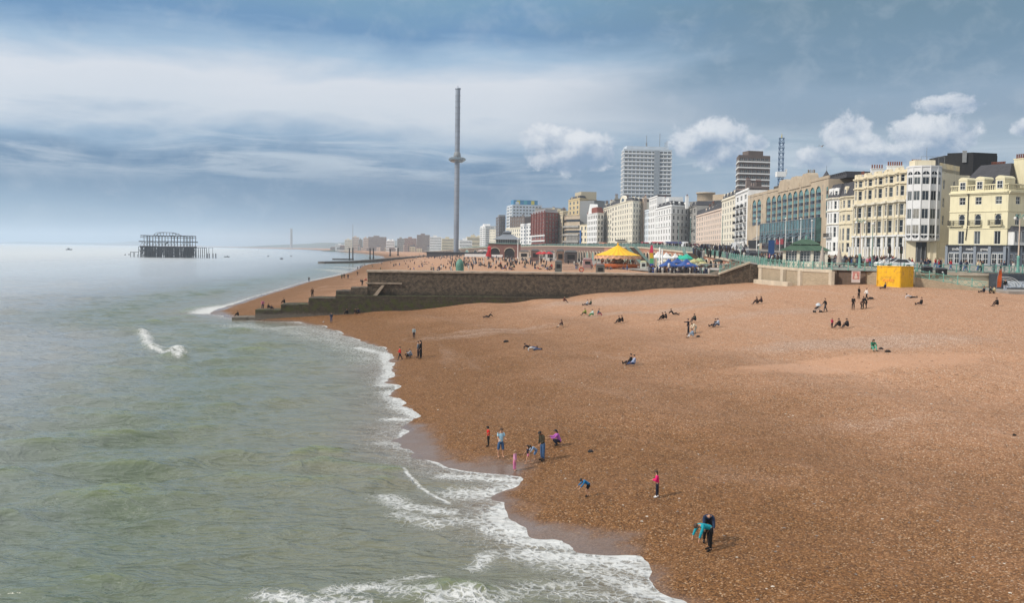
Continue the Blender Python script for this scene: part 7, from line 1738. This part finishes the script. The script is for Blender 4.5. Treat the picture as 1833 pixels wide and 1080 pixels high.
def parasol(px, ya, yb_, wpx, D, label, m_, zb=7.7, grp=None):
    x = wx(px, D); r_ = wpx/2/ppm(D); zA_, zE_ = zy(px,ya,D)-zb, zy(px,yb_,D)-zb; o = empty('parasol', (x,D,zb), 0, label, 'parasol', grp)
    obj('canopy', MB().lathe([(r_,zE_-.25),(r_,zE_),(r_*.5,zE_+(zA_-zE_)*.6),(0,zA_)], 8, smooth=False), m_, o); obj('pole', MB().rod((0,0,0),(0,0,zA_),.05,5), M_white, o)
parasol(1229,455,463,26,246,'green parasol behind the right blue gazebo',M_tgr); parasol(1219,456,463,16,250,'second green parasol behind the blue gazebos',M_tgr)
for k, (px, ya, c) in enumerate([(1243,463,(.45,.42,.2)),(1252,461,(.35,.42,.22)),(1259,466,(.5,.46,.25)),(1247,470,(.4,.4,.3))]): parasol(px, ya, ya+6, 18, 232+k*4, 'yellow-green parasol right of the blue gazebos', mat('canvas_olive_%d' % k, c, .8), grp='yellow-green parasols at the beach bar')
parasol(1273,456,461,16,262,'pale blue parasol by the second staircase',mat('canvas_sky',(.12,.35,.5),.8)); parasol(1286,463,467,20,225,'dark canopy parasol by the foot of the steps',mat('canvas_dark',(.05,.06,.06),.8))
for k, (px, D) in enumerate(((898,640),(905,650),(913,640),(861,700),(868,705))): parasol(px, 444.5+(2 if k<3 else 3), 449, 12, D, 'pinkish white parasol on the far esplanade', mat('canvas_pinkwhite',(.68,.56,.56),.8), grp='pinkish white parasols by the red slide')
for k, (px, D) in enumerate(((966,440),(974,436),(983,445))): parasol(px, 450.5, 454, 14, D, 'red parasol on the esplanade left of the brick kiosk', mat('canvas_red',(.5,.03,.04),.8), grp='red parasols on the esplanade')
for px, yt, D, lb in ((1181,444,226,'tall white flagpole by the rainbow flag, left one'),(1185.5,447,224,'tall white flagpole by the rainbow flag, right one'),(927,425,560,'tall white flagpole on the far beach')):
    zb = 7.5; tag(obj('flagpole', MB().lathe([(.3 if D<300 else .4,0),(.22,2),(.16,zy(px,yt,D)-zb),(.0,zy(px,yt,D)-zb+.2)], 8), M_white, loc=(wx(px,D),D,zb)), lb, 'flagpole')
tag(obj('white_post', MB().lathe([(.3,0),(.25,2.2),(.3,2.3),(0,2.5)], 8), M_white, loc=(wx(1198,212),212,7.7)), 'short white post in front of the blue gazebos', 'post')
# bar fence, long white counter, steps hut
D = 205; xa, xb = wx(1166,207), wx(1262,203); m = MB()
for k in range(25): x = xa+(xb-xa)*k/24; m.rod((x,207-k*.15,7.5),(x,207-k*.15,8.7),.04,4)
m.rod((xa,207,8.7),(xb,203.4,8.7),.04,4); m.rod((xa,207,8.1),(xb,203.4,8.1),.03,4); tag(obj('bar_fence', m, M_black), 'low black fence along the front of the beach bar', 'fence')
o = empty('bar_hut', (wx(1289,214),214,7.6), R(-3), 'low pale counter hut under the railings behind the groyne ramp', 'hut'); obj('body', MB().box(-3.6,3.6,-1.2,2.5,0,1.5), M_turqd, o); obj('counter', MB().box(-3.9,3.9,-1.5,-1.2,1.2,1.75), M_white, o); obj('awning', MB().box(-3.8,3.8,-1.9,2.6,2.3,2.45), M_grey, o)
for sx in (-3.6,3.6): obj('post', MB().rod((sx,-1.6,0),(sx,-1.6,2.3),.06,5), M_turqd, o)
# ---------------------------------------------------------------- pavilion on brick arches, further along
D = 640; x = wx(908, D); zb = 7.7; s_ = 1/ppm(D); o = empty('pavilion', (x, D, zb), 0, 'seafront pavilion with a grey hipped roof over red brick arches', 'pavilion')
zt_ = zy(908,437,D)-zb; obj('brick_base', MB().box(-34*s_,24*s_,-4,8,-.5,zt_), masonry('pavilion_brick', (.26,.11,.085), (.20,.085,.07), (.28,.22,.2), .6, .25, .02), o)
for u in (-22,4): 
    vs = [(u*s_-3.2,0),(u*s_+3.2,0)]+[(u*s_+3.2*math.cos(t_),zt_*.42+2.6*math.sin(t_)) for t_ in np.linspace(0, math.pi, 9)]; m = MB(); m.add([(a,-4.03,b_) for a, b_ in vs], [tuple(range(len(vs)))]); obj('arch_opening', m, M_dark, o)
    m = MB(); m.path([(a*1.0,-4.1,b_) for a, b_ in vs[2:]], .3, 4); obj('arch_surround', m, M_conc, o)
obj('cornice', MB().box(-35*s_,25*s_,-4.6,8.5,zt_+.003,zt_+.6), M_turqd, o)
z2 = zy(908,429,D)-zb; z3 = zy(908,419,D)-zb; obj('glazed_hall', MB().box(-20*s_,22*s_,-1,14,zt_+.603,z2), M_grey, o); obj('roof', MB().add([(-25*s_,-4,z2),(25*s_,-4,z2),(25*s_,17,z2),(-25*s_,17,z2),(-7*s_,4,z3),(7*s_,4,z3),(7*s_,9,z3),(-7*s_,9,z3)], [(0,1,5,4),(1,2,6,5),(2,3,7,6),(3,0,4,7),(4,5,6,7),(3,2,1,0)]), mat('lead_grey', (.20,.22,.25), .6, var=.1), o)
obj('lantern', MB().box(-7*s_,7*s_,4,9,z3,z3+1.2).add([(-9*s_,3,z3+1.2),(9*s_,3,z3+1.2),(9*s_,10,z3+1.2),(-9*s_,10,z3+1.2),(0,6.5,z3+2.6)], [(0,1,4),(1,2,4),(2,3,4),(3,0,4)]), mat('lead_grey', (.20,.22,.25)), o)
m = MB(); [m.rod((x_*s_,-1.2,zt_+.6),(x_*s_,-1.2,z2),.15,4) for x_ in range(-20,23,4)]; obj('veranda_posts', m, M_white, o)
# small kiosks and structures along the lower walk
def hut(px, yb_, yt_, wpx, D, label, col, roof=(.1,.1,.1), cat='kiosk', nm='beach_hut'):
    zb = 7.55 if D > 195 else gz1(wx(px,D),D); w_ = wpx/2/ppm(D); h = zy(px,yt_,D)-zb; o = empty(nm, (wx(px,D),D,zb), 0, label, cat)
    obj('body', MB().box(-w_,w_,-w_*.7,w_*.7,-.3,h*.85), mat('hut_%d_%d_%d' % tuple(int(c*100) for c in col), col, .8, var=.12), o); obj('roof', MB().add([(-w_*1.1,-w_*.8,h*.85),(w_*1.1,-w_*.8,h*.85),(w_*1.1,w_*.8,h*.85),(-w_*1.1,w_*.8,h*.85),(-w_*.7,0,h),(w_*.7,0,h)], [(0,1,5,4),(1,2,5),(2,3,4,5),(3,0,4),(3,2,1,0)]), mat('hutroof_%d' % int(roof[0]*100), roof, .8), o)
    obj('hatch', MB().box(-w_*.6,w_*.6,-w_*.7-.05,-w_*.7-.003,h*.3,h*.65), M_dark, o)
hut(1003,459,446,13,390,'brown timber kiosk left of the brick shop under the promenade',(.22,.15,.11)); hut(1022,462,448,22,400,'dark red low shop with a black awning on the esplanade',(.10,.09,.09)); hut(1052,470,462,16,300,'pale ticket booth just left of the carousel',(.42,.25,.24),(.3,.2,.2)); hut(1152,474,467,10,285,'small white ticket booth right of the carousel',(.6,.62,.55),(.5,.5,.3)); hut(958,456,446,14,470,'dark red stall below the promenade railing',(.16,.10,.09)); hut(985,457,449,16,480,'pale stall with white lettering band below the promenade',(.6,.6,.58)); hut(938,457,448,18,520,'cream stall beside the pavilion arches',(.55,.48,.4)); hut(1000,474,466,12,235,'small dark crate-like hut standing on the shingle',(.13,.14,.13),cat='hut'); hut(1075,482,472.5,15,212,'grey square hut on the shingle near the groyne',(.16,.15,.13),cat='hut')
m = MB(); x0_, x1_ = wx(1000,262), wx(1062,262)
for k in range(30): x = x0_+(x1_-x0_)*k/29; m.rod((x,262,7.3),(x,262,9.0),.05,4)
for z in (9.0,8.2,7.7): m.rod((x0_,262,z),(x1_,262,z),.05,4)
tag(obj('mesh_fence', m, M_grey), 'grey mesh fence on the shingle left of the carousel', 'fence')
D = 560; z0_, z1_ = zy(876,459,D), zy(876,443.5,D); o = empty('helter_slide', (wx(876,D),D,z0_), 0, 'bright red slide tower on the beach far left of the carousel', 'slide'); h = z1_-z0_; M_sr = mat('slide_red', (.55,.02,.03), .5, var=.08)
obj('tower', MB().box(-.9,.9,-.9,.9,-.5,h).lathe([(1.4,h),(0,h+1)], 4), M_sr, o); obj('chute', MB().add([(-.9,-1.5,h*.75),(.2,-1.5,h*.75),(-2.2,-2,0),(-1.0,-2,0),(-.9,-1.2,h*.75),(.2,-1.2,h*.75),(-2.2,-1.6,0),(-1.0,-1.6,0)], [(0,2,3,1),(4,5,7,6),(0,4,6,2),(1,3,7,5)]), M_sr, o)
D = 620; z0_ = zy(850,460,D); tag(obj('white_windbreak', MB().box(wx(832,D),wx(872,D),0,.6,0,1.8).box(wx(880,D),wx(900,D),0,.6,0,1.6), M_tent, loc=(0,D,z0_)), 'long low white windbreak around the far beach cafe', 'windbreak')
# green dome sculpture and red lifebuoy ring on the groyne edge
D = 186; zb = ztop; hh = 22.5/ppm(D); r_ = 7.3/ppm(D); p = Vector((wx(823.5,D),D,zy(823.5,486.5,D)))
tag(obj('dome_sculpture', MB().lathe([(r_*.95,-.4),(r_,hh*.25),(r_*.98,hh*.55),(r_*.86,hh*.75),(r_*.62,hh*.9),(r_*.3,hh*.98),(0,hh)], 20), mat('verdigris', (.12,.26,.20), .6, var=.2, scale=1.2, bump=.3), loc=p), 'rounded green dome sculpture on the beach behind the groyne', 'sculpture')
D = 184; p = Vector((wx(1041.5,D),D,zy(1041.5,487,D))); o = empty('ring_sculpture', p, R(70), 'small orange-red ring standing on the groyne edge', 'sculpture'); m = MB(); m.path([(.38*math.cos(a),0,.42+.38*math.sin(a)) for a in np.linspace(0,2*math.pi,13)], .1, 6); obj('ring', m, mat('ring_red',(.6,.08,.03),.5), o); obj('foot', MB().box(-.25,.25,-.15,.15,-.1,.05), M_grey, o); o.rotation_euler = (0,0,R(10))
# ---------------------------------------------------------------- small things on the near beach
def bag(px, py, label, col, w_=.5, rz=0, name='bag'):
    p = on_ground(px, py); o = empty(name, p, rz, label, 'bag'); obj('body', MB().lathe([(w_*.5,-.03),(w_*.56,.06),(w_*.52,w_*.22),(w_*.34,w_*.34),(0,w_*.36)], 10, sy=.55), cloth(*col), o); m = MB(); m.path([(w_*.26*math.cos(a),.02+.1*math.sin(a),w_*.33+w_*.08*math.sin(a)) for a in np.linspace(0,math.pi,7)], .02, 4); obj('handle', m, cloth(*col), o)
bag(1057,812,'black bag with a white top lying right of the squatting woman',(40,40,44),.32); bag(906,613,'long black bag lying on the shingle above the two lying people',(24,24,28),.6); bag(1577,626,'black bag right of the person in green',(24,24,26),.4); bag(1589,631,'open black case on the sandy patch right of the black bag',(30,28,26),.5); bag(1559,536,'round black bag carried beside the white top',(22,22,28),.7); bag(1816,781,'small dark scrap lying alone at right',(30,26,24),.2); bag(1250,604,'small black bag by the seated friend',(30,30,32),.4)
p = on_ground(1463,560); o = empty('pushchair', p, R(185), 'pushchair with pale hood pushed by adult in black', 'pushchair')
obj('seat', MB().add([(-.2,-.22,.75),(-.2,.22,.75),(.3,.22,.45),(.3,-.22,.45),(-.15,-.2,.85),(-.15,.2,.85),(.35,.2,.52),(.35,-.2,.52)], [(0,1,2,3),(4,7,6,5),(0,3,7,4),(1,5,6,2),(2,6,7,3),(0,4,5,1)]), cloth(30,32,38), o); obj('hood', MB().lathe([(.33,.0),(.3,.2),(.16,.33),(0,.36)], 10, (-.1,0,.85)), cloth(190,198,205), o)
obj('frame', MB().rod((-.6,-.2,1.02),(.35,-.2,.15),.025,5).rod((-.6,.2,1.02),(.35,.2,.15),.025,5).rod((-.6,-.2,1.02),(-.6,.2,1.02),.025,5).rod((-.1,-.2,.6),(-.45,-.2,.15),.025,5).rod((-.1,.2,.6),(-.45,.2,.15),.025,5), M_grey, o)
for x in (-.45,.38):
    for y in (-.24,.24): wh = obj('wheel', MB().lathe([(0,-.03),(.12,-.03),(.14,0),(.12,.03),(0,.03)], 12), M_black, o, loc=(x,y,.14)); wh.rotation_euler = (math.pi/2,0,0)
# gulls
def gull(loc, rz, label, fly=True):
    o = empty('gull', loc, rz, label, 'bird'); obj('body', MB().lathe([(0,-.24),(.06,-.14),(.085,0),(.06,.14),(.045,.2),(0,.26)], 8), mat('gull_white',(.6,.6,.6),.8), o).rotation_euler = (0, math.pi/2, 0)
    if fly:
        for s in (-1,1): obj('wing', MB().add([(-.08,0,.02),(.12,0,.02),(.05,s*.35,.16),(-.1,s*.35,.16),(-.12,s*.72,.06),(-.08,0,.05),(.12,0,.05),(.05,s*.35,.18),(-.1,s*.35,.18)], [(0,1,2,3),(3,2,4),(8,7,6,5),(8,4,7)]), M_grey, o)
    else: obj('leg', MB().rod((0,.03,-.2),(0,.03,0),.01,4), M_grey, o)
gull(pd(1471,262,150), .6, 'gull flying above the tan hotel roofs'); p = on_ground(579,579); gull(p+Vector((0,0,.22)), 1.2, 'white gull standing at the water edge by the man in navy', False)
# ================================================================ people further off
def person_small(pose, hair='short'):
    M = person_meshes(pose, False, 'long', 'long', hair); order = ['body','jacket','trousers','hair']; bm = bmesh.new()
    for i, k in enumerate(order):
        n0 = len(bm.faces); bm.from_mesh(M[k]); bm.faces.ensure_lookup_table()
        for f in bm.faces[n0:]: f.material_index = i; f.smooth = True
    me = bpy.data.meshes.new('person'); bm.to_mesh(me); bm.free()
    for _ in order: me.materials.append(None)
    return me
_SP = {}
COLS = dict(black=(24,24,28), navy=(34,42,66), grey=(110,114,120), white=(215,215,212), blue=(60,90,150), red=(170,40,45), brown=(90,66,52), green=(52,82,62), cream=(205,190,160), pink=(200,120,140), orange=(210,110,40))
POSEW = dict(stand='standing', walk='walking', sit='sitting', sitout='sitting', sitback='reclining', lieside='lying')
NP = [0]
OVER = MB(); CAP = 233
def speck(m, c, hh, mi):
    m.lathe([(.16,0),(.24,hh*.5),(.28,hh*.78),(.1,hh*.86)], 6, c, mi); m.lathe([(.0,hh*.84),(.13,hh*.9),(.12,hh*.97),(0,hh*1.02)], 6, c, 6)
def far(loc, face, pose, col, where, group, h=1.72, bot=None, hair='short', label=None):
    if NP[0] >= CAP: return speck(OVER, tuple(loc), h if pose in ('stand','walk') else .95, rc.randrange(6))
    if pose not in _SP: _SP[pose] = person_small(pose)
    o = bpy.data.objects.new('person', _SP[pose]); COL.objects.link(o); o.location = loc; o.rotation_euler = (0,0,R(face)); s = h/1.75*1.04; o.scale = (s*1.08,s*1.08,s)
    for i, mm in enumerate((SKIN(NP[0] % 2), cloth(*COLS[col]), cloth(*COLS[bot or random.choice(['black','navy','blue','grey','brown'])]), hairmat(random.choice(['black','brown','brown','fair'])))):
        o.material_slots[i].link = 'OBJECT'; o.material_slots[i].material = mm
    NP[0] += 1; tag(o, label or ('person in %s %s %s' % (col, POSEW[pose], where)), 'person', group)
for (px, py, fc, ps, col, bt2, h, lb) in [(466,553,-60,'stand','pink','navy',1.65,'person in purple standing on the second groyne step'),(475,554,0,'sit','black','black',1.7,'person in black sitting on the second groyne step, left'),(481,554,0,'sit','navy','black',1.3,'child in navy sitting on the second groyne step, right'),
    (422,567,180,'sit','black','black',1.6,'person in black sitting at seaward tip of the groyne'),(506,545,180,'sit','black','black',1.6,'person in black sitting on the third groyne step'),(556,534,-90,'stand','brown','black',1.65,'person in dark red on the mossy groyne step'),(552,543,-90,'sit','grey','navy',1.6,'person in grey perched just under the mossy groyne step')]:
    # on the groyne's steps: find the step's top under the feet
    zt_ = {466:gzp(480,555.5),475:gzp(480,555.5),481:gzp(480,555.5),422:.45,506:gzp(528,545.4),556:zl,552:gzp(528,545.4)}[px]; q = Gp(px, 1.6); far((q.x,q.y,zt_), fc, ps, col, '', 'people on the groyne steps', h, bt2, label=lb)
for (px, py, fc, ps, col, bt2, lb) in [(625,569,180,'sit','black','black','person in black sitting against the groyne foot, left'),(637,568,0,'sit','black','black','person in black sitting against the groyne foot, middle'),(645,566,180,'sit','navy','black','person in navy sitting against the groyne foot, right')]:
    q = Gp(px, -1.0); far((q.x,q.y,gz1(q.x,q.y)), fc, ps, col, '', 'people by the groyne foot', 1.7, bt2, label=lb)
for (px, py, fc, ps, col, bt2) in [(553,505,90,'stand','black','navy'),(612,500,90,'walk','green','black'),(616,499,90,'stand','black','black'),(623,500,90,'walk','black','navy'),(640,494,90,'walk','black','brown'),(648.5,512.5,-90,'stand','black','black'),(645,506,0,'sit','navy','black'),(656,504,180,'sit','red','black'),(640,483,90,'walk','black','navy'),(645,481,90,'walk','navy','navy'),(652,476,90,'walk','black','black'),(648,479,90,'stand','grey','navy')]:
    far(on_ground(px, py), fc, ps, col, 'on the shingle between the groyne steps and the sea', 'people on the seaward slope beyond the groyne', 1.72, bt2)
rc = random.Random(99)
def cl(px, py, n, sx, sy, where, group, stand=.15, cols=('black','black','black','navy','navy','grey','white','blue','brown','red','cream','green')):
    for _ in range(n):
        for _t in range(8):
            qx, qy = px+rc.gauss(0, sx), py+rc.gauss(0, sy)
            if qy < 485.5: break
        g_ = on_ground(qx, qy)
        if g_.y > 1400: continue
        ps = rc.choice(['stand','walk']) if rc.random() < stand else rc.choice(['sit','sit','sit','sitout','sitback','lieside'])
        far(g_, rc.uniform(0,360), ps, rc.choice(cols), where, group)
W1 = 'on the shingle just behind the groyne wall'; G1 = 'crowd just behind the groyne wall'
for (px, py, n, sx, sy, st) in [(775,484,8,7,1.8,.05),(750,476,6,10,3,.1),(707,477,5,5,.6,1.0),(760,471,9,10,2.5,.1),(733,484,2,3,1,.3),(791,482,3,4,1.5,.3),(808,483,4,5,1.5,.1),(880,478,16,12,3,.08),(893,481,10,9,2,.1),(915,481,7,6,2,.1),(917,472,4,8,2,.3),(941,479,3,2,2,.8),(957,481,3,3,1,.3),(978,482,9,8,2,.35),(985,483,5,5,1,.3),(1033,482,3,4,2,.7),(1062,481,6,7,1.5,.05),(1090,482,4,6,1,.05),(1120,484,2,5,1,.1),(668,478,2,3,2,0),(680,482,1,2,1,.5),(830,474,3,8,2,.2),(850,478,3,8,2,.3)]: cl(px, py, n, sx, sy, W1, G1, st)
# beach bar crowd, promenade crowd
W3 = 'among the drinkers at the beach bar under the blue gazebos'; G3 = 'drinkers at the beach bar'
for k in range(28):
    px = rc.uniform(1164, 1264); D = rc.uniform(206, 230); far((wx(px,D),D,7.7), rc.uniform(0,360), rc.choice(['stand','stand','walk','sit']), rc.choice(['black','black','navy','grey','white','brown','blue']), W3, G3)
for _ in range(110):
    D = rc.uniform(206, 240); px = rc.uniform(1162, 1275); speck(OVER, (wx(px,D),D,7.7), rc.choice([1.7,1.75,1.2]), rc.randrange(6))
for (pa, pb, Da, Db, n) in ((1240,1345,215,330,110),(1476,1610,170,200,40),(1355,1400,185,215,25),(1150,1240,340,470,60)):
    for _ in range(n): px, D = rc.uniform(pa,pb), rc.uniform(Da,Db); speck(OVER, (wx(px,D),D,zprom(D)+.006), rc.uniform(1.6,1.85), rc.randrange(6))
W4 = 'on the upper promenade behind the green shelter'; G4 = 'crowd on the promenade near the shelter'
def prom_p(pxa, pxb, Da, Db, n, where, group, cols=('black','black','navy','grey','white','brown','red','cream','blue','pink')):
    for _ in range(n):
        px, D = rc.uniform(pxa, pxb), rc.uniform(Da, Db); far((wx(px,D),D,zprom(D)+.005), rc.uniform(0,360), rc.choice(['stand','walk']), rc.choice(cols), where, group)
prom_p(1476, 1600, 166, 200, 30, 'on the promenade in front of the cream hotel', 'crowd before the cream hotel'); prom_p(1360, 1400, 180, 210, 14, 'on the promenade left of the green-roofed shelter', 'crowd left of the green-roofed shelter'); prom_p(1625, 1690, 155, 175, 12, 'on the promenade below the round glazed tower', 'crowd below the round tower', ('black','red','pink','grey','white','navy'))
prom_p(1700, 1833, 151.5, 160, 13, 'on the promenade before the grey shopfront', 'crowd before the grey shopfront', ('black','black','navy','red','cream','grey')); prom_p(1235, 1340, 225, 340, 16, 'on the promenade near the second staircase', 'crowd near the second staircase'); prom_p(1150, 1235, 350, 470, 14, 'on the promenade before the white corner hotel', 'crowd before the white corner hotel')
W2 = 'in the scattered crowd across the middle of the far beach'; G2 = 'scattered crowd on the far beach'
for (px, py, n, sx, sy, st) in [(735,466,9,14,2,.1),(790,462,12,24,3,.1),(765,457,9,22,2,.15),(830,462,10,18,3,.1),(850,468,8,10,2,.1),(720,470,4,14,2,.1),(950,466,5,18,3,.3),(905,463,7,14,3,.2),(690,469,5,14,2,.1)]: cl(px, py, n, sx, sy, W2, G2, st)
# one object for the tiny farthest crowd
cm_ = OVER
for _ in range(2300):
    px = rc.uniform(690, 1060); D = rc.uniform(330, 1150); yv = H+ray(px, 450).z*0
    zg_ = 7.6; x = wx(px, D); e_ = float(np.interp(D, [e[1] for e in EDGE_S], [e[0] for e in EDGE_S]))
    if x > e_-1 or x < e_-75 or (x < e_-26 and rc.random() < .55): continue
    zg_ = gz1(x, D); hh = rc.choice([1.7,1.7,1.0]); mi = rc.randrange(6); c = (x,D,zg_)
    cm_.lathe([(.16,0),(.24,hh*.5),(.28,hh*.78),(.1,hh*.86)], 6, c, mi); cm_.lathe([(.0,hh*.84),(.13,hh*.9),(.12,hh*.97),(0,hh*1.02)], 6, c, 6)
tag(obj('crowd', cm_, [cloth(24,24,28),cloth(34,42,66),cloth(90,94,100),cloth(185,180,172),cloth(40,36,40),cloth(60,52,48),hairmat('brown')]), kind='stuff')
# and the densest, most distant part of the promenade crowd as one object
cm_ = MB()
for _ in range(260):
    D = rc.uniform(340, 900); e_ = float(np.interp(D, [e[1] for e in EDGE_S], [e[0] for e in EDGE_S])); x = e_+rc.uniform(.6, 6); c = (x,D,zprom(D)+.01); hh = rc.uniform(1.55,1.85); mi = rc.randrange(6)
    cm_.lathe([(.16,0),(.24,hh*.5),(.28,hh*.78),(.1,hh*.86)], 6, c, mi); cm_.lathe([(.0,hh*.84),(.13,hh*.9),(.12,hh*.97),(0,hh*1.02)], 6, c, 6)
tag(obj('crowd', cm_, [cloth(24,24,28),cloth(34,42,66),cloth(90,94,100),cloth(185,180,172),cloth(40,36,40),cloth(60,52,48),hairmat('brown')]), kind='stuff')
# shop awnings at the foot of the far terraces
for (px, D, w_, c, lb) in [(1186,585,9,(.40,.05,.07),'red awning under the tall narrow white house'),(1216,548,12,(.05,.06,.16),'dark blue awning along the white corner hotel'),(1163,640,7,(.40,.08,.10),'pinkish red awning under the blue-white house'),(1085,730,6,(.45,.2,.12),'orange awning left of the big cream block')]:
    z_ = zprom(D); o = empty('awning', (wx(px,D)-3,D-2,z_), R(20), lb, 'awning'); obj('canvas', MB().add([(-w_/2,-1.8,2.2),(w_/2,-1.8,2.2),(w_/2,.5,3.2),(-w_/2,.5,3.2)], [(0,1,2,3)]).add([(-w_/2,-1.8,2.2),(w_/2,-1.8,2.2),(w_/2,-1.8,1.9),(-w_/2,-1.8,1.9)], [(0,3,2,1)]), mat('awning_%d' % int(px), c, .8), o); obj('post', MB().rod((-w_/2,-1.8,0),(-w_/2,-1.8,2.2),.06,4), M_grey, o); obj('post', MB().rod((w_/2,-1.8,0),(w_/2,-1.8,2.2),.06,4), M_grey, o)
# ================================================================ air
hz = MB(); hz.box(-17000, 17000, -600, 17000, -9.5, 190)
hm = bpy.data.materials.new('haze'); hm.use_nodes = True; t = NT(hm.node_tree); t.n.clear()
pv = t.new('ShaderNodeVolumePrincipled'); pv.inputs['Color'].default_value = (.70,.82,.95,1); pv.inputs['Density'].default_value = 1.1e-4
pv.inputs['Anisotropy'].default_value = 0.0
mo = t.new('ShaderNodeOutputMaterial'); t.l.new(pv.outputs[0], mo.inputs['Volume'])
tag(obj('haze', hz, hm), kind='stuff')
